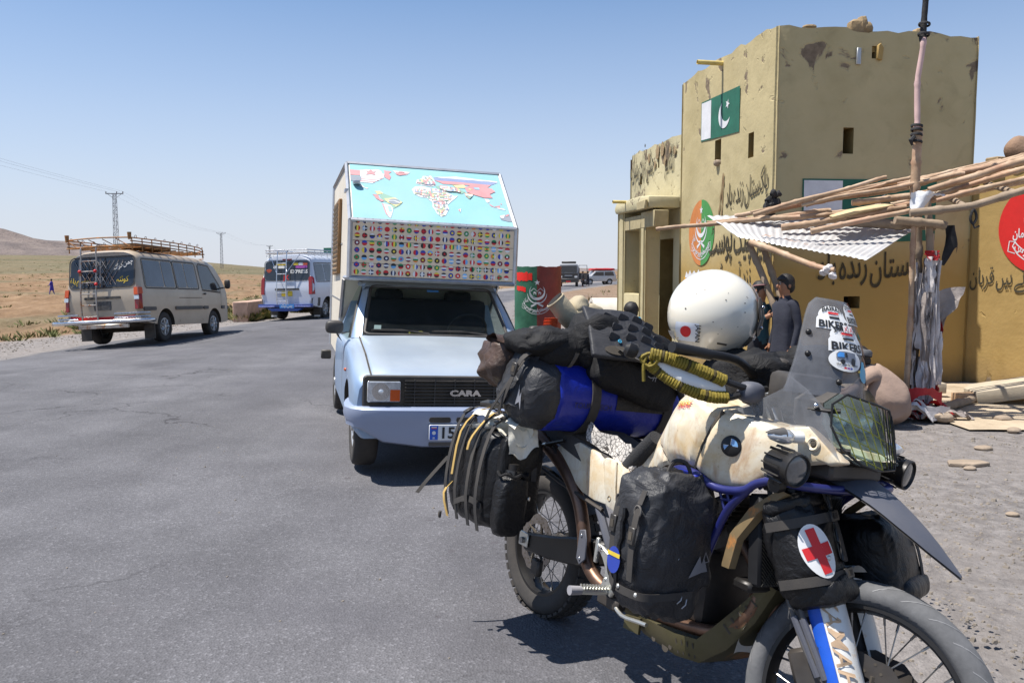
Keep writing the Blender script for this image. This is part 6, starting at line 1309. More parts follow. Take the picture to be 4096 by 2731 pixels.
hs = MB().prism([(.49, .525), (.525, .535), (.54, .50), (.548, .43), (.515, .40), (.49, .42)], lambda a, b: (a, -.185, b), lambda a, b: (a, -.178, b)).build('heat_shield', GREYP, bk, bevel=.003)
for a, b in ((.51, .51), (.515, .425)): MB().ell((a, -.187, b), (.006, .004, .006), 8, 5).build('shield_bolt', CHROME, hs)
for s in (-1, 1): MB().pxz([(.0, .345), (.02, .31), (.20, .325), (.42, .36), (.60, .42), (.60, .50), (.42, .475), (.20, .42), (.02, .385)], s * .10 - .018, s * .10 + .018).build('swingarm', BLKM, bk, bevel=.008)
MB().pxz([(-.01, .33), (.06, .33), (.06, .39), (-.01, .39)], -.128, -.12).build('chain_adjuster', ALLOY, bk, bevel=.003); MB().tube([(.025, -.14, .355), (.025, .14, .355)], .013, 10).build('rear_axle', ENGL, bk); MB().box((.10, -.09, .26), (.06, .03, .07)).build('rear_caliper', ENG, bk, bevel=.008)
rows = []
for i in range(11):
    a = radians(35 + 95 * i / 10); rows.append([V((-.07, .08, .312)) + V((cos(a) * .36, .026 * k, sin(a) * .36 - .006 * abs(k))) for k in range(-3, 4)])
MB().grid(rows).build('rear_fender', BLK, bk, ang=60)
# foot peg bracket, peg, brake pedal
br = MB().pxz([(.625, .515), (.66, .51), (.735, .482), (.745, .43), (.755, .385), (.735, .352), (.712, .362), (.672, .376), (.688, .415), (.69, .44), (.665, .47), (.64, .49)], -.20, -.185).build('peg_bracket', ALLOY, bk, bevel=.004)
for a, b in ((.72, .465), (.65, .50)): MB().lathe([(.011, 0), (.009, .006), (0, .007)], (a, -.20, b), (0, -1, 0), 12).build('bracket_bolt', CHROME, br)
MB().pxz([(.605, .53), (.622, .53), (.622, .44), (.605, .44)], -.192, -.178).build('heel_plate', ALLOY, bk, bevel=.003)
pgp = [V((.71, -.20, .368)), V((.70, -.31, .372))]
pg = MB().tube(pgp, [.014, .013], 12).build('foot_peg', ALLOY, bk); MB().tube([V((.70, -.30, .372)), V((.697, -.345, .373))], [.015, .0165], 12).build('peg_tip', mat('grey_nylon', srgb(150, 148, 152), .6), pg)
for i in range(8):
    for s in (-1, 1): MB().box(V((.71, -.20, .381)) + V((-.0013 * i + s * .012, -.012 * i - .008, .0005 * i)), (.006, .006, .012)).build('peg_tooth', ALLOY, pg)
MB().tube([(.72, -.17, .33), (.80, -.19, .315), (.90, -.20, .33), (.94, -.2, .335)], .007, 8, smooth=3).build('brake_pedal', ALLOY, bk); MB().box((.70, -.16, .33), (.12, .05, .05)).build('pedal_pivot', ENG, bk, bevel=.01)
# skid plate
bot = [(.70, .285), (.85, .265), (1.02, .262), (1.12, .28), (1.22, .36), (1.30, .47), (1.345, .58)]; wid = [.10, .13, .14, .14, .135, .12, .10]; hgt = [.03, .06, .075, .075, .07, .06, .03]
rows = []
for (x, z), w, h_ in zip(bot, wid, hgt):
    nx, nz = (-.6, .8) if x > 1.15 else (0, 1)
    rows.append([(x + nx * h_, -w - .012, z + nz * h_), (x + nx * h_ * .4, -w - .008, z + nz * h_ * .4), (x, -w + .01, z), (x, 0, z - .004), (x, w - .01, z), (x + nx * h_ * .4, w + .008, z + nz * h_ * .4), (x + nx * h_, w + .012, z + nz * h_)])
sk = MB().grid(rows).build('skid_plate', OLIVE, bk, ang=30)
def skf(u, v, h=.003): # point on the right cheek / belly of the plate
    i = min(len(rows) - 2, int(u)); f_ = u - i; j = min(5, int(v)); g = v - j
    P0 = V(rows[i][j]).lerp(V(rows[i + 1][j]), f_); P1 = V(rows[i][j + 1]).lerp(V(rows[i + 1][j + 1]), f_); return P0.lerp(P1, g) + V((.25, -.8, -.3)).normalized() * h
mb = MB()
for u0 in (2.1, 2.35, 2.6, 2.85): put_band(mb, [(u0, .3), (u0 + .08, 1.5)], .055, lambda a, b: skf(a, b))
for u0 in (4.3, 4.55, 4.8, 5.05, 5.3): put_band(mb, [(u0, .3), (u0 + .06, 1.2)], .05, lambda a, b: skf(a, b))
mb.build('plate_slots', UND, sk, kind='stuff')
for u, v, r in ((1.35, 1.5, .010), (1.7, 1.7, .016), (1.9, 1.2, .008)): mb = MB(); put_disc(mb, 0, 0, r, lambda a, b: skf(u, v) + V((a, 0, b)), 12); mb.build('plate_hole', UND, sk)
MB().prism([(.78, .31), (.86, .325), (.86, .27), (.78, .265)], lambda a, b: (a, -.160, b), lambda a, b: (a, -.150, b)).build('plate_bracket', OLIVE, sk)
MB().tube([(.82, .14, .36), (.72, .30, .18), (.66, .42, .02)], .012, 8).build('side_stand', ENG, bk); MB().box((.66, .42, .02), (.12, .07, .012), Matrix.Rotation(.16, 3, 'X')).build('stand_foot', ENG, bk)
# seat, rear side panels
SEATC = mat('seat_vinyl', (.03, .03, .032), .8, vary=.3, dust=.3, dcol=srgb(130, 120, 110), dscale=9, bump=.6, bscale=160, bdist=.004)
rows = []
for i in range(12):
    u = i / 11; x = -.1 + .92 * u; zc = lerp_tab([(0, .93), (.35, .915), (.62, .86), (.8, .845), (1, .93)], u); w = lerp_tab([(0, .14), (.5, .16), (.8, .14), (1, .10)], u)
    rows.append([(x, w * k, zc - .05 * abs(k) ** 2.5 - (.06 if abs(k) == 1 else 0)) for k in (-1, -.97, -.8, -.5, 0, .5, .8, .97, 1)])
MB().grid(rows).build('seat', SEATC, bk, ang=60)
BAND = mat('patterned_cloth', srgb(190, 184, 176), .9, vary=.1, bump=.3, bscale=60)
mt_, tt = BAND, NT(BAND); vo = tt.new('ShaderNodeTexVoronoi', feature='DISTANCE_TO_EDGE'); vo.inputs['Scale'].default_value = 55; tt.l.new(tt.tc.outputs['Object'], vo.inputs['Vector'])
tt.l.new(tt.mix(tt.ramp(vo.outputs[0], [(.03, 1.0), (.07, 0.0)]), srgb(196, 190, 182), srgb(26, 26, 30)), tt.b.inputs['Base Color'])
rows = []
for i in range(9):
    u = i / 8; x = .40 + .30 * u; z = lerp_tab([(0, .905), (.5, .875), (1, .862)], u); rows.append([(x + .03 * k, -.145 - .006 * k - .012 * sin(9 * u + 2 * k), z - .012 - .048 * k + .006 * sin(14 * u + k)) for k in (-.6, -.2, .2, .6, 1)])
MB().grid(rows).build('seat_cloth', BAND, bk, ang=60); MB().ell((.70, -.15, .815), (.03, .012, .035), 12, 8, fn=lambda p: p * (1 + .4 * noise.noise(p * 60))).build('cloth_knot', BAND, bk)
MB().tube([(.665, -.135, .795), (.73, -.14, .855), (.80, -.14, .925)], [.03, .032, .03], 14).build('seat_bolster', mat('ribbed_cloth', (.025, .025, .027), .85, bump=.9, bscale=240, bdist=.006), bk)
for s in (-1, 1):
    P1 = [(.18, .772), (.28, .81), (.38, .835), (.50, .815), (.545, .795), (.575, .72), (.60, .645), (.52, .642), (.434, .653), (.31, .705)]
    mb = MB(); mb.prism(P1, lambda a, b: (a, s * (.150 + .03 * (a - .18)), b), lambda a, b: (a, s * .13, b)); mb.build('side_panel', STAIN, bk, bevel=.007, seg=2)
    P2 = [(.56, .812), (.637, .814), (.72, .785), (.768, .772), (.73, .70), (.685, .628), (.607, .643), (.575, .727)]
    mb = MB(); mb.prism(P2, lambda a, b: (a, s * (.172 + .02 * (a - .56)), b), lambda a, b: (a, s * .145, b)); pp = mb.build('side_panel', STAIN, bk, bevel=.010, seg=2)
    MB().tube([(.645, s * .176, .81), (.66, s * .18, .72), (.68, s * .178, .64)], .004, 6).build('panel_rib', STAIN, pp); MB().lathe([(.011, 0), (.009, .003), (.004, -.002), (0, -.002)], (.628, s * .173, .675), (0, s, 0), 14).build('panel_bolt', TAN, pp)
MB().tube([(.08, -.17, .765), (.18, -.175, .79)], .009, 8).build('rack_tube', ALLOY, bk); MB().tube([(.18, -.175, .79), (.30, -.175, .825)], .0075, 8).build('rack_tube', BLKM, bk)
# ---------------------------------------------------------------- luggage strapped to the motorcycle: each bag is a thing of its own
def bagmat(name, col, rough=.5, dust=.2, dcol=srgb(110, 104, 98), bump=.35, vary=.12, sheen=0):
    m, t = newmat(name); t.b.inputs['Specular IOR Level'].default_value = .36
    c = t.ramp(t.noise(6, 6, .6), [(.3, tuple(q * (1 - vary) for q in col)), (.7, tuple(q * (1 + vary) for q in col))])
    d = t.math('MULTIPLY', t.ramp(t.noise(5, 8, .75, dist=.4), [(.4, 0.05), (.75, 1.0)]), dust); c = t.mix(d, c, dcol)
    sc_ = t.ramp(t.noise(40, 4, .7, dist=2), [(.68, 0.0), (.72, .25 * (dust > 0))]); c = t.mix(sc_, c, dcol)
    t.l.new(c, t.b.inputs['Base Color']); t.l.new(t.math('ADD', t.math('MULTIPLY', t.noise(14, 5), .3), rough - .15), t.b.inputs['Roughness'])
    b = t.bump(t.noise(9, 6, .6, dist=1.2), bump, .02); t.bump(t.noise(160, 3), .15, .001, b); return m
TARP = bagmat('black_tarpaulin', (.0065, .0065, .0075), .42, .05, bump=.7); TARPG = bagmat('grey_tarpaulin', (.030, .031, .035), .48, .12, bump=.8); BLUET = bagmat('blue_tarpaulin', srgb(22, 40, 150), .36, .05, dcol=srgb(70, 80, 150)); WHT_T = bagmat('white_tarpaulin', srgb(222, 218, 204), .4, .1, dcol=srgb(170, 160, 140))
CLOTHK = bagmat('black_nylon', (.006, .006, .007), .75, .04, bump=.9); LEATH = bagmat('brown_leather', (.045, .030, .024), .42, .45, dcol=srgb(122, 96, 80), bump=.6); TANL = bagmat('tan_suede', srgb(172, 160, 134), .75, .5, dcol=srgb(150, 138, 118), bump=.3)
WEB = mat('black_webbing', (.022, .022, .024), .8, vary=.2, dust=.15, bump=.4, bscale=300, bdist=.001); WEBY = mat('yellow_webbing', srgb(190, 156, 84), .75, vary=.12, dust=.2); BUCK = mat('black_buckle', (.02, .02, .021), .35, vary=.15, dust=.12); ORNG = mat('orange_webbing', srgb(226, 84, 36), .7, vary=.12, bump=.3, bscale=120); REFL = mat('silver_print', srgb(150, 152, 160), .4, .4, vary=.15)
def lug(name, label, cat, c, R=None, group=None):
    return thing(name, label, cat, M=BM @ Matrix.Translation(V(c)) @ (R or Matrix()), group=group)
def wr(amp, sc=9, seed=0, cr=.5):
    def f(p):
        n = noise.fractal(p * sc + V((seed, 0, 0)), .9, 2.1, 4) ; r_ = 1 - abs(noise.noise(p * sc * 1.7 + V((0, seed, 0)))) * 2
        return p + p.normalized() * amp * (n + cr * r_ * abs(r_))
    return f
def ribbon(pts, w, side, m, par, name='strap', th=.0022, smooth=3):
    pts = [V(p) for p in pts]; q = []
    for i in range(len(pts) - 1):
        p0 = pts[max(0, i - 1)]; p1 = pts[i]; p2 = pts[i + 1]; p3 = pts[min(len(pts) - 1, i + 2)]
        for k in range(smooth):
            u = k / smooth; q.append(.5 * ((2 * p1) + (p2 - p0) * u + (2 * p0 - 5 * p1 + 4 * p2 - p3) * u * u + (3 * p1 - p0 - 3 * p2 + p3) * u ** 3))
    q.append(pts[-1]); s = V(side).normalized() * w / 2; rings = []
    for i, p in enumerate(q):
        t_ = (q[min(len(q) - 1, i + 1)] - q[max(0, i - 1)]).normalized(); n_ = t_.cross(s).normalized() * th / 2; rings.append([p - s - n_, p + s - n_, p + s + n_, p - s + n_])
    return MB().loft(rings).build(name, m, par, ang=50)
def buckle(c, d, n, par, w=.026, l=.045, name='buckle'):
    d = V(d).normalized(); n = V(n).normalized(); x = d.cross(n); R_ = Matrix((x, d, n)).transposed()
    b = MB().box(c, (w, l, .010), R_).build(name, BUCK, par, bevel=.0025); MB().box(V(c) + n * .0055, (w * .5, l * .45, .002), R_).build('buckle_slot', UND, b); return b
# --- rear pannier on the right flank
pn = lug('pannier_bag', 'black roll top pannier with white lip and yellow straps at the rear wheel', 'pannier', (.045, -.340, .635))
def pfn(p):
    p = wr(.010, 11, 3)(p); p = V((p.x * (1 + .10 * (p.z > 0) * 0), p.y, p.z)); p.y += .05 * max(0, -p.z) * 1.2; p.x += .03 * p.z; return p
MB().ell((0, 0, 0), (.195, .115, .195), 56, 36, .38, .38, fn=pfn).build('bag_body', TARP, pn, ang=180)
MB().ell((.195, .012, .02), (.03, .095, .17), 32, 24, .4, .4, fn=wr(.006, 16, 5)).build('front_panel', TARP, pn, ang=180)
MB().ell((.225, -.03, -.075), (.042, .062, .115), 36, 28, .5, .45, fn=wr(.007, 18, 8)).build('bottle_pouch', TARP, pn, ang=180)
MB().tube([(.225, -.03, .02), (.225, -.03, .062)], [.036, .034], 18).build('bottle', mat('black_bottle', (.015, .015, .016), .25, coat=.5), pn); MB().lathe([(.024, .062), (.024, .085), (.006, .088)], (.225, -.03, 0), (0, 0, 1), 16).build('bottle_cap', BLKM, pn)
P = [(.225 + .043 * cos(a) * (1 if abs(cos(a)) < .9 else .95), -.03 + .062 * sin(a), .045 + .006 * sin(6 * a)) for a in [2 * pi * i / 36 for i in range(36)]]; MB().tube(P, .006, 6, closed=True).build('pouch_hem', CLOTHK, pn)
g_ = []
for i in range(34):
    u = i / 33; x = -.02 + .27 * u; ring = []
    for k in range(15):
        a = radians(-150 + 300 * k / 14); r = .036 + .008 * sin(6 * u + 2) + .008 * noise.noise(V((u * 7, k * .4, 2))); ring.append((x + .01 * sin(3 * a), -.075 + .045 * u + r * 1.1 * cos(a), .212 + r * 1.05 * sin(a) + .022 * sin(pi * u) - .012 * u + .012 * noise.noise(V((u * 8, 0, 5)))))
    g_.append(ring)
MB().grid(g_).build('roll_top', WHT_T, pn, ang=180)
g_ = [[(.228 + .03 * v + .012 * noise.noise(V((u * 9, v * 3, 1))), -.08 + .13 * u, .225 - (.12 * v) * (1 - .6 * abs(u - .3)) + .012 * sin(9 * u)) for v in [k / 8 for k in range(9)]] for u in [i / 12 for i in range(13)]]
MB().grid(g_).build('roll_flap', WHT_T, pn, ang=180)
for x in (-.14, -.05, .05, .13): ribbon([(x + .06, .08, .235), (x + .05, -.02, .265), (x + .03, -.10, .22), (x + .01, -.128, .08), (x - .0, -.128, -.08), (x + .0, -.10, -.20)], .024, (1, 0, .1), WEB, pn); buckle((x + .04, -.085, .243), (0, -.8, -.5), (0, -.5, .8), pn)
for x, z1 in ((-.02, -.02), (.085, .10)): ribbon([(x + .05, .02, .275), (x + .02, -.08, .26), (x - .03, -.135, .16), (x - .05, -.14, z1)], .017, (1, 0, .2), WEBY, pn)
ribbon([(-.12, -.10, -.05), (-.13, -.135, -.11), (-.10, -.12, -.2)], .018, (1, 0, .1), WEBY, pn); ribbon([(-.20, -.10, .03), (-.23, -.17, -.08), (-.25, -.2, -.14)], .018, (.6, .4, 0), WEB, pn); ribbon([(-.05, -.125, -.13), (.05, -.12, -.09), (.15, -.11, -.10)], .024, (0, 0, 1), WEB, pn)
MB().box((.0, -.03, .285), (.11, .05, .024), Matrix.Rotation(.25, 3, 'X') @ Matrix.Rotation(.3, 3, 'Z')).build('cam_buckle', BUCK, pn, bevel=.006, seg=2); MB().ell((.03, -.035, .30), (.014, .010, .006), 10, 6).build('rivet', ALLOY, pn)
buckle((.20, .06, .165), (0, .3, -1), (1, 0, .2), pn, .03, .06); ribbon([(.19, .055, .22), (.215, .06, .14), (.228, .065, .02)], .024, (0, 1, 0), WEB, pn); buckle((-.13, -.14, -.20), (0, 0, 1), (0, -1, 0), pn, .014, .03)
MB().tube([(.265, .03, -.04), (.268, .032, -.04)], .008, 10).build('press_stud', ALLOY, pn)
# --- blue and black dry bag across the seat
db = lug('dry_bag', 'large blue and black dry bag lying across the motorcycle seat', 'dry bag', (.275, -.02, 1.005))
rings = {0: [], 1: []}
def dr(y, r):
    out = []
    for k in range(40):
        a = 2 * pi * k / 40; p = V((cos(a) * r, y, sin(a) * r)); n_ = noise.fractal(V((cos(a) * 2.2, y * 7, sin(a) * 2.2)), .8, 2, 4); cr = 1 - 2 * abs(noise.noise(V((cos(a) * 3.5 + 3, y * 11, sin(a) * 3.5)))); endw = sm(.2, .38, abs(y + .02))
        q = 1 + (.045 * n_ + .05 * cr * abs(cr) * endw); out.append((p.x * q, y + .01 * n_, p.z * q * .98))
    return out
MB().loft([dr(-.40, .015), dr(-.405, .06), dr(-.395, .10), dr(-.37, .128), dr(-.335, .141), dr(-.30, .144), dr(-.27, .145)]).build('black_end', TARPG, db, ang=180)
MB().loft([dr(-.28, .1455)] + [dr(-.26 + .03 * i, .147) for i in range(20)] + [dr(.34, .12), dr(.36, .05)], cap=True).build('bag_body', BLUET, db, ang=180)
rows = [[(cos(a) * .152, y, sin(a) * .152) for a in [radians(v) for v in (-12, 0, 15, 30, 45, 60, 72)]] for y in [-.02 + .03 * i for i in range(9)]]
MB().grid(rows).build('black_panel', TARP, db, ang=60)
for y, m_ in ((-.12, WEB), (.24, WEB)): MB().loft([[(cos(a) * (r + .0), y + dy, sin(a) * r) for r, dy in ((.156, -.02), (.156, .02), (.15, .02), (.15, -.02))] for a in [2 * pi * k / 36 for k in range(36)]], closed=True).build('strap', m_, db)
g_ = []
for i in range(14):
    u = i / 13; g_.append([(-.14 + .22 * v + .02 * sin(4 * v), -.395 - .035 * sin(pi * v) + .05 * u * u + .01 * noise.noise(V((u * 6, v * 6, 0))), -.06 + .20 * u + .018 * noise.noise(V((u * 4, v * 5, 4)))) for v in [k / 10 for k in range(11)]])
MB().grid(g_).build('rolled_end', TARPG, db, ang=180)
ribbon([(-.06, -.42, -.10), (.02, -.44, .0), (.06, -.42, .12), (.06, -.36, .16)], .022, (1, 0, -.6), WEB, db); ribbon([(-.12, -.44, -.14), (-.05, -.45, -.07), (.03, -.43, .05), (.05, -.38, .15)], .014, (1, 0, -.6), WEB, db); buckle((.045, -.437, .08), (.2, 0, 1), (.2, -1, 0), db, .03, .05)
def dfp(a, b, y0=-.20): aa = radians(0) + b / .15; return V((cos(aa) * .1535, y0 + a, sin(aa) * .1535))
mb = MB(); put_text(mb, 'TOURATECH', lambda a, b: dfp(a, b - .035, -.13), .03, .004); mb.build('bag_lettering', mat('dark_blue_print', (.012, .014, .05), .5), db)
mb = MB(); put_poly(mb, [(-.02, -.02), (.0, .03), (.01, .0), (.022, .012), (.03, -.03), (.012, -.012)], lambda a, b: V((.06 + a * .8, -.412, -.02 + b * 1.6))); mb.build('logo_print', REFL, db)
buckle((.14, .02, .07), (0, .5, .8), (1, 0, .5), db, .03, .05); MB().tube([(.13, .03, .10), (.155, .04, .13), (.14, .08, .15)], .008, 6, smooth=3).build('valve_tube', WHT, db)
# --- black jacket roll on top
jk = lug('jacket_roll', 'black nylon jacket rolled and strapped on top of the blue dry bag', 'jacket', (.24, -.19, 1.175), Matrix.Rotation(.10, 4, 'X'))
MB().ell((0, .0, 0), (.14, .20, .072), 48, 30, .7, .7, fn=wr(.02, 9, 31, .7)).build('jacket_roll', CLOTHK, jk, ang=180); MB().ell((.02, -.13, .035), (.11, .12, .05), 36, 24, .7, .6, fn=wr(.018, 12, 37, .7)).build('sleeve', CLOTHK, jk, ang=180); MB().ell((.06, .10, .01), (.10, .13, .07), 36, 24, .7, .6, fn=wr(.018, 12, 41, .7)).build('sleeve', CLOTHK, jk, ang=180)
ribbon([(.10, -.07, -.09), (.15, -.045, -.01), (.12, .0, .075), (.03, .05, .10)], .022, (0, 1, .3), TRIM, jk); ribbon([(.155, .17, -.12), (.16, .17, -.02), (.12, .17, .06), (.02, .17, .08)], .04, (0, 1, 0), WEB, jk)
for i in range(5): MB().tube([(.12, -.02 + .04 * i, .055), (.14, .0 + .04 * i, .075), (.11, .02 + .04 * i, .085)], .007, 6, smooth=3).build('draw_cord', TRIM, jk)
# --- brown leather bag at the back
lb = lug('leather_bag', 'scuffed brown leather bag strapped behind the black jacket roll', 'leather bag', (.07, -.325, 1.095), Matrix.Rotation(-.25, 4, 'X'))
MB().ell((0, 0, -.01), (.10, .115, .085), 44, 30, .55, .6, fn=wr(.022, 10, 51, .8)).build('bag_body', LEATH, lb, ang=180)
g_ = [[(.0 + .09 * (1 - v) + .02 * noise.noise(V((u * 5, v * 4, 3))), -.15 + .29 * u, .05 + .03 * sin(pi * v) + .018 * noise.noise(V((u * 6, v * 5, 8))) + .04 * u) for v in [k / 9 for k in range(10)]] for u in [i / 16 for i in range(17)]]
MB().grid(g_).build('bag_flap', LEATH, lb, ang=180)
# --- orange ratchet strap bundle, blue clips
os_ = lug('strap_bundle', 'bright orange folded strap bundle beside the tan boots', 'strap', (.12, -.20, 1.268))
for i in range(4): ribbon([(.0, -.03, -.018 + .012 * i), (.018, .0, -.012 + .012 * i), (.0, .035, -.016 + .013 * i)], .018, (.3, 0, 1), ORNG, os_)
cl = lug('carabiner_clips', 'white and blue plastic clips on cord beside the boots', 'clip', (.22, -.085, 1.265))
for i, (m_, dy) in enumerate(((WHT, 0), (MATS['sky_blue_sticker'], .015), (WHT, .03))): MB().tube([(.02, dy - .012, .01), (.03, dy, -.03), (.02, dy + .014, -.035), (.01, dy + .01, .0), (.0, dy - .005, .022)], .004, 6, smooth=4, closed=True).build('clip', m_, cl)
MB().box((.015, -.018, .022), (.016, .016, .026), Matrix.Rotation(.5, 3, 'X')).build('clip_buckle', TRIM, cl, bevel=.003)
# --- tan boots
bt = lug('riding_boot', 'tan riding boot with dark open shaft lying on the luggage', 'boot', (.11, -.105, 1.325), Matrix.Scale(.86, 4))
rings = []; path = [(-.02, -.075, .058), (-.01, -.045, .03), (.0, -.01, -.005), (.0, .03, -.03), (.01, .07, -.04)]; rad = [.048, .050, .052, .05, .035]
mb = MB(); mb.tube(path, rad, 24, cap=False, smooth=3); mb.build('boot_shaft', TANL, bt, ang=180); mb = MB(); mb.tube([(-.0225, -.081, .062), (-.01, -.04, .03), (.0, .0, .0)], [.0455, .045, .02], 20, cap=True, smooth=3); mb.build('boot_lining', mat('dark_fleece', (.012, .010, .009), .95, bump=.8, bscale=90, bdist=.004), bt)
d_ = (V(path[0]) - V(path[1])).normalized(); x, y = frame_of(d_); MB().tube([V(path[0]) + (x * cos(a) + y * sin(a)) * .047 for a in [2 * pi * i / 28 for i in range(28)]], .005, 6, closed=True).build('boot_hem', TANL, bt)
b2 = lug('riding_boot', 'pale cream riding boot with rounded toe pointing up beside the dark backpack', 'boot', (.10, -.045, 1.33), Matrix.Scale(.9, 4))
MB().ell((0, .02, -.01), (.06, .085, .058), 36, 24, .8, .8, R=Matrix.Rotation(-.25, 3, 'X'), fn=wr(.012, 12, 71)).build('boot_foot', TANL, b2, ang=180); MB().ell((0, -.015, .038), (.05, .042, .05), 30, 20, .85, .85, R=Matrix.Rotation(-.5, 3, 'X'), fn=wr(.008, 14, 72)).build('boot_toe', TANL, b2, ang=180); MB().ell((.02, .06, .005), (.05, .05, .055), 30, 20, .8, .8, fn=wr(.008, 14, 73)).build('boot_heel', TANL, b2, ang=180)
# --- backpack with moulded back panel, and its lower straps
bp = lug('backpack', 'dark grey backpack with moulded studded back panel behind the white helmet', 'backpack', (.36, .02, 1.24))
def bpf(a, b, h=0):  # a along y (-1..1), b up (-1..1)
    y = .225 * a * (1 - .10 * b - .10 * max(0, a) * max(0, b)); z = .092 * b - .05 * a + .02 - .055 * a * a * (1 + .5 * a) + .012 * sin(3 * a + 1); x = .05 - .075 * b - .03 * max(0, b) ** 2 + .055 * (1 - a * a); return V((x, y, z)) + V((.85, 0, .5)) * h
n_ = 25; g_ = [[bpf(-1 + 2 * i / (n_ - 1), -1 + 2 * j / 14, .004 * noise.noise(V((i * .4, j * .5, 2)))) for j in range(15)] for i in range(n_)]
o_ = MB().grid(g_).build('back_panel', bagmat('charcoal_panel', (.026, .027, .032), .6, .12, bump=.5), bp, ang=60); md_ = o_.modifiers.new('t', 'SOLIDIFY'); md_.thickness = .022; md_.offset = -1; md_ = o_.modifiers.new('b', 'BEVEL'); md_.width = .008; md_.segments = 3
MB().ell((-.03, .0, -.05), (.10, .25, .125), 44, 30, .6, .5, fn=wr(.014, 10, 81), R=Matrix.Rotation(-.22, 3, 'X')).build('pack_body', CLOTHK, bp, ang=180)
for i in range(5):
    for j in range(3):
        a, b = -.62 + .30 * i + .1 * (j % 2), .62 - .40 * j
        if a < .85: c_ = bpf(a, b, .004); MB().ell(c_, (.0028, .026, .015), 12, 8, .5, .5, R=Matrix.Rotation(-.25, 3, 'X')).build('foam_pad', MATS['charcoal_panel'], bp)
for a, b in ((-.72, .55), (.08, .75), (.18, .30), (-.55, -.35), (.82, -.2)): q = bpf(a, b, .007); MB().lathe([(.0075, -.002), (.0075, .002), (.004, .002), (.004, -.002)], q, (.85, 0, .5), 14, cap=False, closed=True).build('eyelet', MATS['sky_blue_sticker'], bp)
for a0 in (-.62, .25):
    mb = MB(); put_poly(mb, [(a0 + .2 * cos(t), -.72 + .18 * sin(t)) for t in [2 * pi * i / 18 for i in range(18)]], lambda a, b: bpf(a, b, .006)); mb.build('strap_slot', UND, bp)
MB().ell((.055, .01, -.15), (.07, .21, .075), 40, 26, .55, .5, fn=wr(.010, 13, 83), R=Matrix.Rotation(-.24, 3, 'X')).build('lower_pocket', CLOTHK, bp, ang=180)
for a0 in (-.62, .30): ribbon([bpf(a0, -.66, .012), bpf(a0 + .08, -.86, .016), bpf(a0 + .16, -1.1, .03), bpf(a0 + .3, -1.5, .06), bpf(a0 + .5, -1.75, .05)], .030, (0, 1, -.5), TRIM, bp)

mb = MB(); put_band(mb, [(-.03, .006), (-.015, .0), (.0, .004), (.012, .002), (.025, .012)], .003, lambda a, b: V((.132, .05 + a, -.125 + b))); put_band(mb, [(.008, -.012), (.01, .002), (.018, .018)], .003, lambda a, b: V((.1325, .05 + a, -.125 + b))); put_band(mb, [(-.006, -.01), (.0, .002)], .003, lambda a, b: V((.133, .05 + a, -.125 + b))); mb.build('lizard_print', REFL, bp)
# --- tank bag under the helmet
tb = lug('tank_bag', 'black tank bag with straps and cables under the white helmet', 'tank bag', (1.05, .05, 1.16))
MB().ell((0, .0, 0), (.15, .17, .10), 44, 30, .6, .6, fn=wr(.02, 10, 91, .8)).build('bag_body', CLOTHK, tb, ang=180); MB().ell((.11, .10, .05), (.08, .09, .09), 30, 20, .7, .7, fn=wr(.012, 14, 92)).build('side_pocket', CLOTHK, tb, ang=180)
for i in range(6): ribbon([(.13, -.10 + .05 * i, .04), (.16, -.09 + .05 * i, -.01), (.13, -.07 + .05 * i, -.07)], .016, (0, 1, .2), WEB, tb)
MB().ell((.06, .0, .03), (.05, .08, .02), 20, 10, .6, .6).build('pocket_rim', TARPG, tb)
# --- helmet
HC = V((.90, -.055, 1.368)); hm = lug('helmet', 'white open face helmet with round red Japan flag sticker', 'helmet', HC)
HF = V((-.34, .94, 0)).normalized(); HR = V((.94, .34, 0)); HU = V((0, 0, 1))
SHELL = mat('white_gelcoat', srgb(228, 222, 206), .18, vary=.02, coat=.8, dust=.05, dcol=srgb(190, 180, 160), dscale=30)
HA, HB_, HH = .158, .150, .150
def hsf(d, k=1.0):
    d = V(d).normalized(); f, r, u = d.dot(HF), d.dot(HR), d.dot(HU); q = 1 / sqrt((f / HA) ** 2 + (r / HB_) ** 2 + (u / (HH if u > 0 else HH * 1.12)) ** 2); p = d * q
    if u < 0: w = 1 - .22 * sm(.05, .16, -p.z); p = V((p.x * w, p.y * w, p.z))
    return p * k
def hd(th, ph): return HF * cos(th) * cos(ph) + HR * sin(th) * cos(ph) + HU * sin(ph)      # th from the face towards its right
rows = []; rowsi = []
for j in range(25):
    ph = radians(-52 + 142 * j / 24); r = []
    for i in range(48): r.append(hsf(hd(2 * pi * i / 48, ph)))
    rows.append(r)
ftop, fbot = radians(24), radians(-40)
mb = MB(); n = 48; vs_ = [p for r in rows for p in r]; fs_ = []
for j in range(24):
    for i in range(48):
        a = (i + .5) / 48 * 360; a = a if a < 180 else a - 360; ph = -52 + 142 * (j + .5) / 24
        if abs(a) < 66 and -60 < ph < 30: continue
        fs_.append((j * n + i, j * n + (i + 1) % n, (j + 1) * n + (i + 1) % n, (j + 1) * n + i))
mb.add(vs_, fs_); sh_ = mb.build('helmet_shell', SHELL, hm, ang=60); md = sh_.modifiers.new('t', 'SOLIDIFY'); md.thickness = .012; md.offset = -1
rows = [[hsf(hd(2 * pi * i / 40, radians(-54 + 140 * j / 16)), .90) for i in range(40)] for j in range(17)]; MB().grid([r + r[:1] for r in rows]).build('helmet_lining', CLOTHK, hm, ang=60)
MB().tube([hsf(hd(2 * pi * i / 48, radians(-50)), 1.0) + V((0, 0, -.004)) for i in range(48)], .009, 8, closed=True).build('neck_roll', CLOTHK, hm)
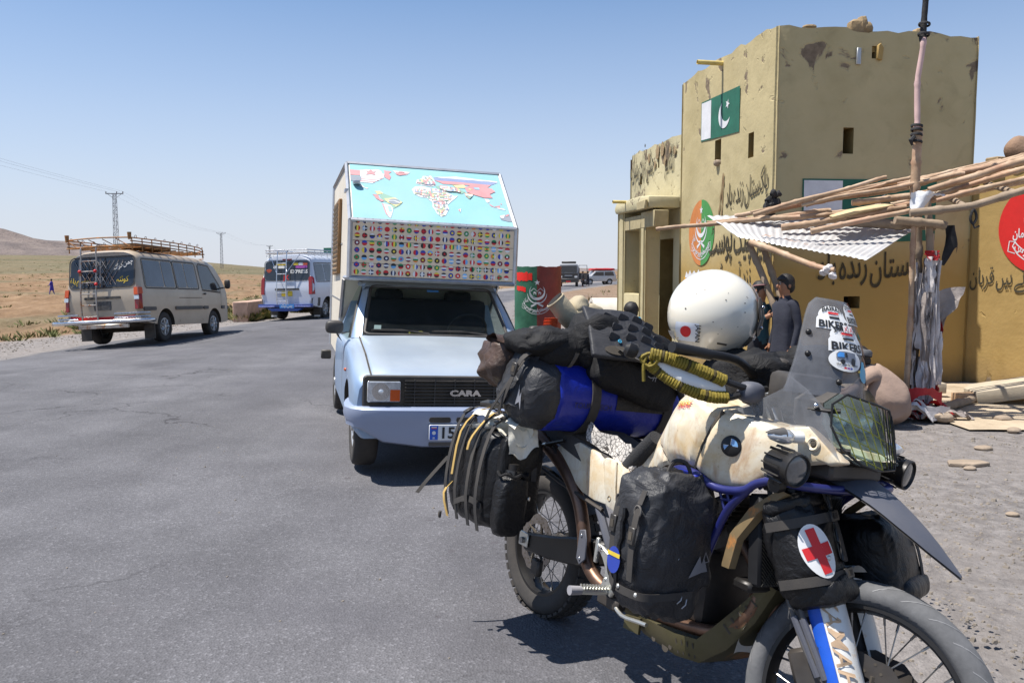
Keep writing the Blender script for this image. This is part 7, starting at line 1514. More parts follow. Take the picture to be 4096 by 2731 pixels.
rows = [[hsf(hd(radians(-84 + 168 * i / 28), radians(-26 + 74 * j / 14)), 1.045) for i in range(29)] for j in range(15)]; MB().grid(rows).build('visor', CLEARP, hm, ang=60)
pv = [(-6, 20), (4, 23), (14, 18), (15, 8), (9, 2), (13, -8), (8, -17), (0, -19), (-8, -12), (-6, 0), (-10, 10)]
for sgn in (1, -1):
    mb = MB(); mb.prism(pv, lambda a, b: hsf(hd(sgn * radians(80 - a * 1.1), radians(b * 1.15)), 1.05), lambda a, b: hsf(hd(sgn * radians(80 - a * 1.1), radians(b * 1.15)), 1.085)); mb.build('visor_pivot', BLK, hm, bevel=.002)
    for b in (14, -10): MB().ell(hsf(hd(sgn * radians(78), radians(b)), 1.09), (.006, .006, .006), 8, 6).build('pivot_screw', CHROME, hm)
    mb = MB(); mb.prism([(-6, -24), (6, -24), (6, -36), (-6, -36)], lambda a, b: hsf(hd(sgn * radians(84 + a), radians(b)), 1.0), lambda a, b: hsf(hd(sgn * radians(84 + a), radians(b)), 1.04)); mb.build('strap_slider', BLK, hm)
toC = V((.764, -.646, .0)); rgt = V((.646, .764, 0))
def hst(a, b, h): d = (toC * sqrt(max(.01, 1 - (a / .155) ** 2 - (b / .155) ** 2)) + rgt * (a / .155) + HU * (b / .155)); p = hsf(d); return p + p.normalized() * h
mb = MB()
for i in range(6): pass
mb.grid([[hst(-.118 + .072 * i / 6, -.098 + .055 * j / 5, .0012) for j in range(6)] for i in range(7)]); mb.build('flag_sticker', mat('sticker_white', srgb(226, 232, 244), .5), hm, ang=60)
mb = MB(); put_disc(mb, -.085, -.070, .0165, lambda a, b: hst(a, b, .0022), 24); mb.build('flag_disc', REDP, hm)
mb = MB(); put_text(mb, 'JAPAN', lambda a, b: hst(-.054 + b, -.073 - a, .0024), .021, .012, sx=.85); mb.build('sticker_lettering', BLKP, hm)
mb = MB(); put_poly(mb, [(.018, -.092), (.052, -.094), (.052, -.099), (.018, -.097)], lambda a, b: hst(a, b, .002)); mb.build('vent_slot', UND, hm)
MB().grid([[hst(-.145 + .03 * i / 3 - .0, -.07 - .03 * j / 3, .006 + .003 * (i % 2)) for j in range(4)] for i in range(4)]).build('rear_spoiler', SHELL, hm)
rq2 = random.Random(5)
for i in range(14): a, b = rq2.uniform(-.1, .1), rq2.uniform(-.07, .08); mb = MB(); put_disc(mb, a, b, rq2.uniform(.0012, .0026), lambda x, y: hst(x, y, .001), 6); mb.build('paint_chip', BLK, hm)
# --- grey bag on the crash bar
fb_ = lug('crash_bar_bag', 'grey black dry bag strapped on the blue crash bar above the skid plate', 'bag', (1.115, -.335, .655))
def fbn(p): q = wr(.015, 12, 13, .9)(p); q.x += .02 * (p.z < -.1) * 0; return V((q.x * (1 - .10 * max(0, -p.z) * 4), q.y * (1 - .06 * max(0, -p.z) * 4) + .06 * max(0, -p.z), q.z))
MB().ell((0, 0, 0), (.088, .135, .215), 60, 48, .55, .42, fn=fbn).build('bag_body', TARPG, fb_, ang=180)
MB().ell((-.036, -.05, .035), (.050, .09, .175), 44, 32, .5, .5, fn=wr(.012, 14, 15, .8)).build('side_roll', TARPG, fb_, ang=180)
for (x, y0, z) in ((-.062, -.128, .115), (.045, -.142, .105)):
    MB().tube([(x + .014 * cos(a), y0 - .008, z + .016 * sin(a)) for a in [2 * pi * i / 16 for i in range(16)]], .003, 6, closed=True).build('ring', TRIM, fb_)
    ribbon([(x, y0 - .006, z + .01), (x, y0 - .012, z - .03), (x + .0, y0 - .014, z - .10), (x, y0 - .006, z - .2)], .024, (1, 0, 0), WEB, fb_); buckle((x, y0 - .018, z - .07), (0, 0, 1), (0, -1, 0), fb_, .028, .05); ribbon([(x - .0, y0 + .01, z + .06), (x, y0 - .004, z + .02)], .02, (1, 0, 0), WEB, fb_)
ribbon([(-.078, -.125, -.10), (-.03, -.145, -.125), (.05, -.14, -.13), (.093, -.10, -.13), (.096, .05, -.125)], .022, (0, 0, 1), WEB, fb_)
for x in (-.06, .0, .08): MB().lathe([(.007, 0), (.004, .003), (.0, .003)], (x, -.149, -.123), (0, -1, 0), 10).build('press_stud', ALLOY, fb_)
mb = MB(); mb.tube([(-.018 + .004 * sin(i * 2.1), -.146, .10 - .022 * i) for i in range(12)], .007, 6); mb.build('zip_ruche', TARP, fb_)
MB().tube([(.0, -.02, .205), (-.0, -.0, .245), (.02, .03, .245), (.03, .05, .205)], .006, 6, smooth=4).build('carry_loop', WEB, fb_); MB().box((-.0, .07, .21), (.10, .05, .012)).build('blue_flap', BLUET, fb_, bevel=.004)
mb = MB(); put_poly(mb, [(-.035, -.03), (.0, .035), (.008, .012), (.018, .025), (.035, -.012), (.012, -.015)], lambda a, b: V((.098, .06 + a, -.045 + b))); mb.build('logo_print', REFL, fb_)
mb = MB(); put_band(mb, [(.012, .012), (.02, .045), (.036, .018), (.012, .012)], .004, lambda a, b: V((.0985, .06 + a, -.045 + b))); mb.build('logo_print', REFL, fb_)
mb = MB(); put_disc(mb, 0, 0, .03, lambda a, b: V((-.03 + a, -.153, -.055 + b * 1.3)), 20); mb.build('blue_sticker', PAL['b'], fb_); mb = MB(); put_band(mb, [(-.03, .006), (.028, .006)], .012, lambda a, b: V((-.03 + a, -.155, -.045 + b))); mb.build('sticker_band', YELT, fb_)
for y, z in ((-.03, -.03), (.0, -.15), (.02, -.165)): MB().tube([(.092, y, z), (.098, y + .008, z + .012), (.094, y + .014, z + .03)], .0022, 5).build('zip_pull', REFL, fb_)
# --- bags on the fork
ff = lug('first_aid_bag', 'black roll bag with white oval and red cross on the front fork', 'first aid bag', (1.43, -.105, .725), Matrix.Rotation(radians(19), 4, 'Z') @ Matrix.Rotation(-.40, 4, 'Y'))
MB().ell((0, 0, 0), (.075, .092, .130), 48, 36, .5, .5, fn=wr(.012, 15, 22, .8)).build('bag_body', TARP, ff, ang=180); MB().ell((.0, .0, .125), (.07, .088, .026), 36, 20, .6, .5, fn=wr(.010, 18, 23)).build('roll_top', TARP, ff, ang=180); MB().ell((.02, .01, -.115), (.075, .092, .042), 36, 20, .6, .5, fn=wr(.008, 16, 24)).build('bag_base', TARP, ff, ang=180)
for z in (.075, -.08): ribbon([(-.05, -.100, z), (.04, -.098, z), (.078, -.07, z), (.084, .0, z), (.078, .07, z), (.03, .098, z)], .026, (0, 0, 1), WEB, ff); buckle((.088, .05, z), (0, 1, 0), (1, 0, 0), ff, .03, .055)
for z in (.11, .02, -.03): buckle((.080, .062, z), (0, .2, 1), (1, .3, 0), ff, .03, .04); 
ribbon([(.078, .05, .14), (.088, .055, .05), (.086, .06, -.05)], .024, (0, 1, 0), WEB, ff)
def crs(a, b, h=0): ang = radians(-38); n_ = V((cos(ang), sin(ang), 0)); u_ = V((-sin(ang), cos(ang), 0)); cc = V((.036, -.052, -.005)); a2 = a - b * .20; b2 = b + a * .12; return cc + n_ * (.046 - 6.0 * a2 * a2 + h) + u_ * a2 + V((0, 0, b2))
P = disc2(0, 0, .046, .072, 32); mb = MB(); mb.add([crs(0, 0, .002)] + [crs(a * .5, b * .5, .002) for a, b in P] + [crs(a, b, .002) for a, b in P], [(0, 1 + i, 1 + (i + 1) % 32) for i in range(32)] + [(1 + i, 1 + (i + 1) % 32, 33 + (i + 1) % 32, 33 + i) for i in range(32)]); mb.build('white_oval', WHT, ff, ang=60)
mb = MB()
for x0, z0, x1, z1, n_ in ((-.013, -.060, .013, .060, 3), (-.040, -.016, -.013, .016, 3), (.013, -.016, .040, .016, 3)): mb.grid([[crs(x0 + (x1 - x0) * i / n_, z0 + (z1 - z0) * j / 2, .0035) for j in range(3)] for i in range(n_ + 1)])
mb.build('red_cross', REDP, ff, ang=60); MB().lathe([(.007, 0), (.004, .003), (0, .003)], crs(.02, -.025, .003), (.8, -.6, 0), 10).build('press_stud', ALLOY, ff)
f2 = lug('fork_bag', 'plain black roll bag on the far fork leg under the grey beak', 'bag', (1.40, .26, .69), Matrix.Rotation(radians(19), 4, 'Z') @ Matrix.Rotation(-.35, 4, 'Y'))
MB().ell((0, 0, 0), (.09, .135, .13), 40, 30, .5, .45, fn=wr(.010, 13, 25, .8)).build('bag_body', TARP, f2, ang=180); MB().ell((.02, .02, -.10), (.085, .13, .04), 30, 18, .6, .5, fn=wr(.008, 14, 26)).build('bag_base', TARP, f2, ang=180); ribbon([(.08, .09, .12), (.098, .09, .0), (.09, .09, -.11)], .024, (0, 1, 0), WEB, f2); buckle((.10, .09, .04), (0, 0, 1), (1, 0, 0), f2, .03, .05)
# --- things on the asphalt under the motorcycle
ld = thing('plastic_lid', 'round clear plastic lid lying on the asphalt under the motorcycle', 'lid', (.83, 3.15, .0))
MB().lathe([(.062, .002), (.066, .010), (.058, .013), (.052, .007), (.02, .006), (0, .006)], (0, 0, 0), (0, 0, 1), 32, cap=False).build('lid', CLEARP, ld); MB().lathe([(.03, .007), (.026, .012), (.0, .012)], (0, 0, 0), (0, 0, 1), 24, cap=False).build('lid_centre', MATS['light_blue_plate'], ld)
# ---------------------------------------------------------------- bamboo awning in front of the tower
m, t = newmat('bamboo')
c = t.ramp(t.noise(4, 6, .65), [(.3, srgb(132, 104, 78)), (.5, srgb(170, 142, 114)), (.72, srgb(198, 176, 150))]); r_ = t.ramp(t.noise(2.1, 4), [(.5, 0.0), (.7, .6)]); c = t.mix(r_, c, srgb(168, 112, 86))
k_ = t.ramp(t.noise(13, 5, .7), [(.6, 0.0), (.75, .6)]); c = t.mix(k_, c, srgb(92, 74, 58)); t.l.new(c, t.b.inputs['Base Color']); t.b.inputs['Roughness'].default_value = .62; t.bump(t.noise(40, 5), .3, .004); BAM = m
BAMP = mat('pink_bamboo', srgb(196, 164, 158), .6, vary=.12, scale=5, bump=.2, bscale=40); WOOD = mat('weathered_wood', srgb(146, 128, 108), .85, vary=.25, scale=7, bump=.6, bscale=30, bdist=.006); BARK = mat('bark_slab', srgb(196, 172, 132), .85, vary=.2, scale=6, bump=.5, bscale=24, bdist=.006)
RAGW = bagmat('plastic_rag_white', srgb(206, 200, 198), .5, .3, dcol=srgb(120, 112, 106), bump=.6); RAGR = bagmat('plastic_rag_red', srgb(168, 34, 40), .6, .3, dcol=srgb(110, 70, 66), bump=.5); RAGG = bagmat('plastic_rag_grey', srgb(158, 148, 142), .6, .4, dcol=srgb(90, 82, 76), bump=.6); RAGK = bagmat('dark_rag', (.02, .02, .022), .8, .2, bump=.6)
aw = thing('bamboo_awning', 'rickety bamboo pole awning with corrugated sheet and rag wrapped post beside tower', 'awning', (4.2, 8.6, 0))
AO = V((4.2, 8.6, 0))
def bamboo(pts, r0, r1, m_=None, name='bamboo_pole', par=None, off=None, node=.28, n=9):
    pts = [V(p) - (AO if off is None else off) for p in pts]; L = sum((b - a).length for a, b in zip(pts, pts[1:])); Q = []; R = []; d = 0; sd = rnd.uniform(0, 99)
    for a, b in zip(pts, pts[1:]):
        l = (b - a).length; k = max(2, int(l / .035))
        for i in range(k):
            u = i / k; s = d + l * u; w = V((noise.noise(V((s * 1.6, sd, 0))), noise.noise(V((s * 1.6, sd, 7))), noise.noise(V((s * 1.6, sd, 13))))) * .026; ph = (s / node + sd) % 1
            e = 1 + (.20 if ph < .12 else .0) - (.06 if .12 <= ph < .24 else 0); Q.append(a.lerp(b, u) + w); R.append((r0 + (r1 - r0) * s / L) * e)
        d += l
    Q.append(pts[-1]); R.append(r1); return MB().tube(Q, R, n).build(name, m_ or BAM, par or aw, ang=60)
for pts, a, b in (([(1.64, 9.5, 1.99), (2.55, 9.3, 2.07), (3.48, 9.1, 2.17)], .021, .030), ([(2.54, 9.5, 2.14), (3.62, 9.2, 2.32), (4.25, 9.0, 2.41), (5.26, 8.6, 2.68)], .024, .030), ([(2.95, 9.6, 2.26), (3.69, 9.4, 2.39), (4.33, 9.2, 2.48), (5.44, 8.8, 2.73)], .018, .026),
                  ([(2.92, 9.0, 1.98), (4.12, 8.7, 2.18)], .040, .030), ([(3.09, 8.6, 1.92), (4.01, 8.4, 2.12)], .030, .026), ([(3.63, 8.9, 2.24), (4.2, 8.8, 2.3)], .033, .036), ([(4.24, 8.5, 2.33), (4.65, 8.4, 2.46), (5.13, 8.3, 2.62)], .030, .040),
                  ([(4.36, 8.6, 2.28), (5.2, 8.4, 2.54)], .024, .030), ([(4.28, 8.4, 2.22), (5.08, 8.2, 2.43)], .022, .026), ([(4.54, 8.9, 2.28), (5.33, 8.6, 2.44)], .024, .028), ([(2.72, 9.3, 2.1), (3.38, 9.0, 2.11), (4.04, 8.9, 2.14)], .030, .026), ([(4.3, 8.9, 2.33), (5.4, 8.7, 2.60)], .02, .028), ([(2.2, 9.4, 2.06), (3.0, 9.25, 2.12), (4.1, 8.95, 2.2)], .02, .024), ([(4.2, 9.3, 2.2), (5.6, 9.2, 2.5)], .025, .03), ([(4.5, 9.9, 2.3), (5.9, 9.3, 2.55)], .025, .03)): bamboo(pts, a, b)
for i in range(14):
    a = rnd.uniform(2.3, 4.6); yy = rnd.uniform(8.55, 9.5); zz = 1.93 + .205 * (a - 1.6) + rnd.uniform(-.04, .03); L_ = rnd.uniform(.7, 1.7); sl_ = rnd.uniform(.16, .28); bamboo([(a, yy, zz), (a + L_ * .5, yy - .08 + rnd.uniform(-.1, .1), zz + sl_ * L_ * .5), (a + L_, yy - .16 + rnd.uniform(-.12, .12), zz + sl_ * L_)], rnd.uniform(.012, .026), rnd.uniform(.012, .024))
bamboo([(3.97, 8.3, 2.08), (4.51, 8.15, 2.16), (4.99, 8.0, 2.31)], .040, .036, WOOD, 'front_beam', node=.6)
bamboo([(3.55, 8.85, 2.03), (4.43, 8.7, 1.98)], .055, .05, WOOD, 'cross_log', node=.7); bamboo([(3.9, 8.5, 2.04), (4.40, 8.45, 1.97)], .042, .045, WOOD, 'cross_log', node=.7)
for pts in ([(4.9, 8.1, 2.27), (5.1, 9.3, 2.55)], [(4.45, 8.15, 2.14), (4.7, 9.4, 2.42)]): bamboo(pts, .028, .028, WOOD, 'rafter', node=.5)
mb = MB(); mb.loft([[(3.35, 8.8, 2.10), (3.36, 8.72, 2.08), (3.38, 8.74, 2.055), (3.37, 8.83, 2.07)], [(3.55, 8.78, 2.165), (3.57, 8.68, 2.13), (3.58, 8.70, 2.10), (3.56, 8.82, 2.13)], [(3.85, 8.78, 2.22), (3.87, 8.70, 2.18), (3.88, 8.72, 2.16), (3.86, 8.82, 2.19)], [(4.02, 8.8, 2.225), (4.03, 8.77, 2.21), (4.03, 8.78, 2.20), (4.02, 8.82, 2.21)]]); o = mb.build('bark_board', BARK, None, bevel=.006); o.data.transform(Matrix.Translation(-AO)); o.parent = aw
bamboo([(4.14, 8.6, 2.2), (4.14, 8.6, 2.85), (4.15, 8.6, 3.0)], .048, .044, BAM, 'mast_pole'); bamboo([(4.14, 8.58, 2.95), (4.14, 8.6, 3.45), (4.17, 8.6, 3.89)], .030, .026, BAMP, 'mast_pole', node=.42); bamboo([(4.17, 8.6, 3.84), (4.18, 8.6, 4.24), (4.19, 8.6, 4.6)], .033, .025, RAGK, 'mast_tip', node=.2)
for z, x in ((2.90, 4.14), (2.95, 4.14), (2.83, 4.142), (3.90, 4.172), (4.0, 4.175), (2.99, 4.14)): MB().lathe([(.052 + .008 * cos(q), .014 * sin(q)) for q in [2 * pi * i / 6 for i in range(6)]], V((x, 8.59, z)) - AO, (.15, .1, 1), 16, cap=False, closed=True).build('rope_lashing', RAGK, aw)
MB().tube([V(p) - AO for p in ((4.10, 8.55, 2.88), (4.06, 8.54, 2.84), (4.08, 8.55, 2.79))], [.02, .024, .01], 7).build('rope_end', RAGK, aw)
for pts, a, b, m_ in (([(4.17, 8.6, 2.25), (4.23, 8.6, 1.21), (4.19, 8.6, 0.0)], .045, .05, WOOD), ([(4.24, 8.52, 2.24), (4.33, 8.5, 1.22), (4.35, 8.5, 0.0)], .035, .045, WOOD), ([(4.12, 8.52, 2.1), (4.12, 8.5, 1.2), (4.09, 8.48, .0)], .026, .03, BAM), ([(4.36, 8.62, 1.9), (4.38, 8.6, .9), (4.38, 8.6, .4)], .024, .026, BAMP)): bamboo(pts, a, b, m_, 'post', node=.8)
bamboo([(2.50, 8.65, 1.805), (2.72, 8.2, 1.68), (2.92, 7.8, 1.56), (3.0, 7.7, 1.52)], .034, .028, BAM, 'jutting_pole', node=.34)
for p_, r_ in (((2.96, 7.74, 1.53), .04), ((2.99, 7.70, 1.47), .03), ((2.93, 7.78, 1.50), .028)): MB().ell(V(p_) - AO, (r_ * 1.3, r_, r_ * 1.1), 14, 10, fn=lambda p: p * (1 + .5 * noise.noise(p * 40))).build('cloth_knot', RAGW, aw)
for pts in ([(2.54, 8.9, 1.83), (2.74, 8.6, 1.19), (2.89, 8.3, .46), (2.99, 8.13, 0)], [(2.69, 8.9, 1.78), (2.82, 8.6, 1.19), (2.99, 8.3, .49), (3.09, 8.18, .0)]): bamboo(pts, .034, .036, WOOD, 'leaning_pole', node=.5)
SHEET = mat('corrugated_iron', srgb(206, 206, 206), .42, .45, vary=.1, scale=3, rust=.06, dust=.25, dcol=srgb(190, 176, 160)); c4 = [V(p) - AO for p in ((2.25, 9.6, 2.15), (4.49, 9.05, 2.04), (3.42, 8.0, 1.62), (2.38, 8.75, 1.87))]
g_ = []
for i in range(91):
    u = i / 90; g_.append([c4[0].lerp(c4[1], u).lerp(c4[3].lerp(c4[2], u), v) + V((0, 0, .007 * sin(u * 2 * pi * 24) - .05 * sin(pi * v) * sin(pi * u) + .02 * noise.noise(V((u * 4, v * 3, 0))))) for v in [j / 10 for j in range(11)]])
sh_ = MB().grid(g_).build('corrugated_sheet', SHEET, aw, ang=80); sh_.modifiers.new('t', 'SOLIDIFY').thickness = .003
for p_, s_ in (((2.98, 9.5, 2.27), 1.0), ((2.90, 9.45, 2.2), .8), ((2.99, 9.5, 2.36), .7)):
    for i in range(5): MB().ell(V(p_) - AO + V((rnd.uniform(-.05, .05), rnd.uniform(-.04, .04), rnd.uniform(-.05, .05))), (.05 * s_, .04 * s_, .06 * s_), 10, 7, fn=lambda p: p * (1 + .6 * noise.noise(p * 30 + V((i, 0, 0))))).build('rag_knot', RAGK, aw)
MB().tube([V(p) - AO for p in ((4.48, 8.1, 2.10), (4.46, 8.1, 2.02), (4.49, 8.1, 1.97), (4.52, 8.1, 2.03), (4.5, 8.1, 2.10))], .012, 6, smooth=3, closed=True).build('chain_loop', RAGK, aw); MB().tube([V(p) - AO for p in ((4.49, 8.1, 1.97), (4.50, 8.09, 1.93), (4.55, 8.1, 1.95))], .009, 6).build('chain_hook', RAGK, aw)
# rags: crumpled plastic strips bound round the post
def rag(x, y, z0, z1, w, m_, sw=.05, lean=(0, 0), par=None, off=None, nm='plastic_rag', ang=None):
    sd = rnd.uniform(0, 99); n = max(8, int((z1 - z0) / .03)); g_ = []
    for i in range(n + 1):
        u = i / n; z = z0 + (z1 - z0) * u; a = (0 if ang is None else ang) + .7 * noise.noise(V((u * 2, sd, 3))); ww = w * (.55 + .6 * abs(noise.noise(V((u * 3, sd, 9)))))
        cx = x + lean[0] * (1 - u) + sw * noise.noise(V((u * 2.5, sd, 0))); cy = y + lean[1] * (1 - u) + sw * noise.noise(V((u * 2.5, sd, 5)))
        g_.append([V((cx + cos(a) * ww * v + .016 * noise.noise(V((u * 5, v * 4, sd))), cy + sin(a) * ww * v + (.022 * sin(v * 9 + 3 * u + sd)) + .02 * noise.noise(V((u * 5, v * 4, sd + 4))), z)) - (AO if off is None else off) for v in [-.5 + k / 6 for k in range(7)]])
    return MB().grid(g_).build(nm, m_, par or aw, ang=70)
for i in range(34):
    z0 = rnd.uniform(.0, 1.1); z1 = min(1.72, z0 + rnd.uniform(.4, .9)); th = rnd.uniform(0, 6.28); rag(4.27 + .095 * cos(th), 8.52 + .08 * sin(th), z0, z1, rnd.uniform(.09, .19), rnd.choice([RAGW, RAGW, RAGW, RAGG, RAGG]), .03, ang=th + pi / 2)
for x, y, z0, z1, w, m_ in ((4.25, 8.40, 1.30, 1.66, .17, RAGW), (4.27, 8.40, 1.62, 1.72, .20, RAGR), (4.34, 8.42, .25, 1.62, .07, RAGW), (4.30, 8.40, .1, 1.2, .06, RAGW), (4.40, 8.46, .75, 1.0, .05, RAGR), (4.38, 8.44, .28, .5, .07, RAGR), (4.42, 8.48, .80, 1.15, .10, RAGG), (4.36, 8.42, .35, .9, .12, RAGW), (4.22, 8.41, .6, 1.3, .12, RAGG)): rag(x, y, z0, z1, w, m_, .03)
g_ = [[V((4.36 + .24 * u * (1 - .3 * v), 8.46 - .05 * u + .03 * sin(5 * u), 1.28 + .02 - .42 * v * (1 - .55 * u) + .05 * u + .02 * sin(7 * v + 3 * u))) - AO for v in [j / 8 for j in range(9)]] for u in [i / 8 for i in range(9)]]; MB().grid(g_).build('plastic_rag', RAGG, aw, ang=80)
g_ = [[V((4.05 + .36 * u + .02 * noise.noise(V((u * 6, v * 4, 0))), 8.47 + .02 * sin(9 * u + 3 * v), 2.33 - .08 * abs(u - .3) - .20 * v * (.5 + .5 * sin(5 * u + .6)) + .03 * noise.noise(V((u * 7, v * 5, 2))))) - AO for v in [j / 8 for j in range(9)]] for u in [i / 16 for i in range(17)]]; MB().grid(g_).build('white_cloth', mat('white_cloth', srgb(226, 226, 226), .85, vary=.06, bump=.4, bscale=20, bdist=.01), aw, ang=80)
g_ = [[V((4.42 + .12 * u, 8.50, 1.98 - (.32 + .1 * sin(6 * u)) * v)) - AO + V((.02 * sin(4 * v + u * 5), .03 * sin(6 * u), 0)) for v in [j / 6 for j in range(7)]] for u in [i / 6 for i in range(7)]]; MB().grid(g_).build('dark_rag', RAGK, aw, ang=80)
# rag heap round the foot of the post
rh = thing('rag_heap', 'heap of red and white torn plastic rags round the foot of the post', 'rags', (4.2, 8.35, 0)); RO = V((4.2, 8.35, 0))
for i in range(26):
    x = rnd.uniform(3.72, 4.55); y = rnd.uniform(8.15, 8.5); L_ = rnd.uniform(.2, .45); a = rnd.uniform(-.5, .5); sd = rnd.uniform(0, 99); w = rnd.uniform(.05, .13); hgt = rnd.uniform(.04, .2) * (1 - abs(x - 4.15) * 1.2)
    g_ = [[V((x + cos(a) * L_ * (u - .5) - sin(a) * w * v, y + sin(a) * L_ * (u - .5) + cos(a) * w * v, max(.012, hgt * (1 - (2 * u - 1) ** 2) + .06 * noise.noise(V((u * 5, v * 4, sd))) + .03))) - RO for v in [-.5 + k / 5 for k in range(6)]] for u in [k / 10 for k in range(11)]]
    MB().grid(g_).build('torn_rag', RAGR if i % 3 == 0 else (RAGW if i % 3 == 1 else RAGG), rh, ang=80)
g_ = [[V((3.82 + .52 * u, 8.22 + .03 * sin(8 * u), .30 - .16 * v * (.7 + .3 * sin(7 * u)) + .05 * sin(3.1 * u) + .03 * noise.noise(V((u * 7, v * 4, 1))))) - RO for v in [j / 6 for j in range(7)]] for u in [i / 18 for i in range(19)]]; MB().grid(g_).build('red_cloth', RAGR, rh, ang=80)
g_ = [[V((3.80 + .58 * u, 8.17 + .03 * sin(6 * u), .17 - .13 * v * (.7 + .4 * sin(11 * u)) + .03 * noise.noise(V((u * 9, v * 4, 8))))) - RO for v in [j / 6 for j in range(7)]] for u in [i / 22 for i in range(23)]]; MB().grid(g_).build('white_cloth', RAGW, rh, ang=80)
MB().ell(V((4.32, 8.18, .06)) - RO, (.12, .08, .06), 12, 8, fn=lambda p: p * (1 + .3 * noise.noise(p * 12))).build('stone', STONE, rh)
# concrete slab, bricks, log on the ground by the wall
CONC = mat('concrete', srgb(172, 160, 140), .9, vary=.16, scale=5, bump=.5, bscale=40, bdist=.006); BRK = mat('sandy_brick', srgb(186, 152, 118), .9, vary=.18, scale=7, bump=.5, bscale=30, bdist=.006)
s_ = thing('concrete_slab', 'broken concrete slab leaning on a brick by the ochre wall', 'slab', (6.25, 9.35, .28), M=Matrix.Translation((6.28, 9.38, .25)) @ Matrix.Rotation(radians(-14), 4, 'Z') @ Matrix.Rotation(radians(-11), 4, 'Y'))
mb = MB(); mb.pxy([(-.95, -.3), (-.3, -.33), (.2, -.29), (.95, -.31), (.95, .3), (-.85, .3), (-.98, .1)], -.075, .075); mb.build('slab', CONC, s_, bevel=.012, seg=2)
for i, (x, y, z, a, l, rz) in enumerate(((5.22, 9.42, .06, .2, .27, 0), (5.52, 9.62, .07, .6, .24, .12), (5.05, 9.85, .12, -.1, .3, 0))):
    b = thing('brick', ('sandy brick lying nearest the post beside the concrete slab', 'sandy brick tilted against the end of the concrete slab', 'grey block against the foot of the tower wall')[i], 'brick', M=Matrix.Translation((x, y, z)) @ Matrix.Rotation(a, 4, 'Z') @ Matrix.Rotation(rz, 4, 'Y')); MB().box((0, 0, 0), (l, .13, .12)).build('brick_body', BRK if i < 2 else CONC, b, bevel=.008, seg=2)
lg = thing('log', 'rough wooden pole lying on the ground from the post towards the bricks', 'log', (4.8, 8.9, .05)); bamboo([(4.40, 8.55, .05), (4.8, 8.9, .06), (5.25, 9.32, .07)], .05, .045, WOOD, 'log_body', par=lg, off=V((4.8, 8.9, .05)), node=.9)
ap = MB(); ap.grid([[(4.35 + .2 * i + .05 * fb(i, j, 3, 2), 7.75 + .25 * j, .012 + .006 * fb(i * .6, j * .6, 1, 3)) for j in range(14)] for i in range(20)]); m, t = newmat('trodden_floor'); c = t.ramp(t.noise(2.2, 7, .7), [(.3, srgb(150, 134, 112)), (.6, srgb(182, 166, 142))]); t.l.new(c, t.b.inputs['Base Color']); t.b.inputs['Roughness'].default_value = .95; t.bump(t.noise(14, 6, .7), .7, .02); ap.build('pavement', m, ang=180, kind='structure')
fs = thing('flat_stone', 'flat broken slate lying on the gravel right of the motorcycle', 'stone', (3.55, 6.35, .0)); MB().pxy([(-.16, -.05), (.0, -.10), (.17, -.04), (.14, .05), (.02, .08), (-.12, .05)], .0, .03).build('stone_body', STONE, fs, bevel=.006)
for i, (x, y, s) in enumerate(((4.0, 6.9, .05), (5.0, 8.3, .07), (4.75, 7.7, .05), (3.5, 6.2, .035), (3.1, 5.0, .03))):
    st = thing('pale_stone', ('pale stone lying on the gravel near the rag heap', 'largest pale flat stone on the trodden floor under the awning', 'pale stone in the awning shadow stripes', 'small pale stone beside the flat slate', 'small dark stone on the gravel beside the beak')[i], 'stone', (x, y, .0)); MB().ell((0, 0, s * .3), (s * 1.5, s, s * .55), 12, 8, fn=lambda p: p * (1 + .3 * noise.noise(p * 14 + V((x, y, 0))))).build('stone_body', STONE, st)
bo = thing('boulder', 'round brown boulder sitting on top of the ochre wall', 'boulder', (6.62, 10.9, 2.9)); MB().ell((0, 0, .18), (.21, .17, .19), 20, 14, fn=lambda p: p * (1 + .3 * noise.noise(p * 4))).build('boulder_body', mat('brown_rock', srgb(134, 108, 88), .9, vary=.2, scale=5, bump=.6, bscale=20, bdist=.02), bo)
bs = thing('mud_block', 'mud block set under the brown boulder on the ochre wall', 'block', (6.44, 11.12, 2.9)); MB().box((0, 0, .06), (.2, .2, .12), Matrix.Rotation(.3, 3, 'Z')).build('block_body', BAMB0, bs, bevel=.015)

# ---------------------------------------------------------------- painted drum pillar
dr_ = thing('painted_drum', 'tall drum painted half green half red with white star and crossed swords', 'drum', (.345, 11.0, 0))
PDG = mat('drum_green', srgb(26, 96, 72), .6, vary=.35, scale=5, dust=.1, bump=.2, bscale=30); PDR = mat('drum_red', srgb(134, 44, 36), .65, vary=.3, scale=6, dust=.15, bump=.2, bscale=30); PDS = mat('drum_scarlet', srgb(224, 40, 30), .5, vary=.1)
DRR, DRH = .31, 1.575
vd = V((0, 0, 1.5)) - V((.345, 11.0, 1.5)); va = atan2(vd.y, vd.x)
for nm, m_, a0, a1 in (('green_half', PDG, va - pi * 1.02 - .04, va - .04), ('red_half', PDR, va - .04, va + pi * .98 - .04)):
    mb = MB(); mb.grid([[(cos(a0 + (a1 - a0) * i / 24) * DRR, sin(a0 + (a1 - a0) * i / 24) * DRR, z + (.02 * fb(i * .4, 0, 1, 3) if z == DRH else 0)) for i in range(25)] for z in (0, .4, .8, 1.2, DRH)]); mb.build(nm, m_, dr_, ang=60)
MB().lathe([(DRR - .004, DRH - .05), (.0, DRH - .06)], (0, 0, 0), (0, 0, 1), 32, cap=False).build('drum_top', UND, dr_)
drf = lambda a, b, h=.004: (cos(va + (a) / DRR) * (DRR + h), sin(va + (a) / DRR) * (DRR + h), b)
emblem(MB(), lambda a, b: drf(a - .01, 1.245 + b), .105).build('emblem', PAINTW, dr_)
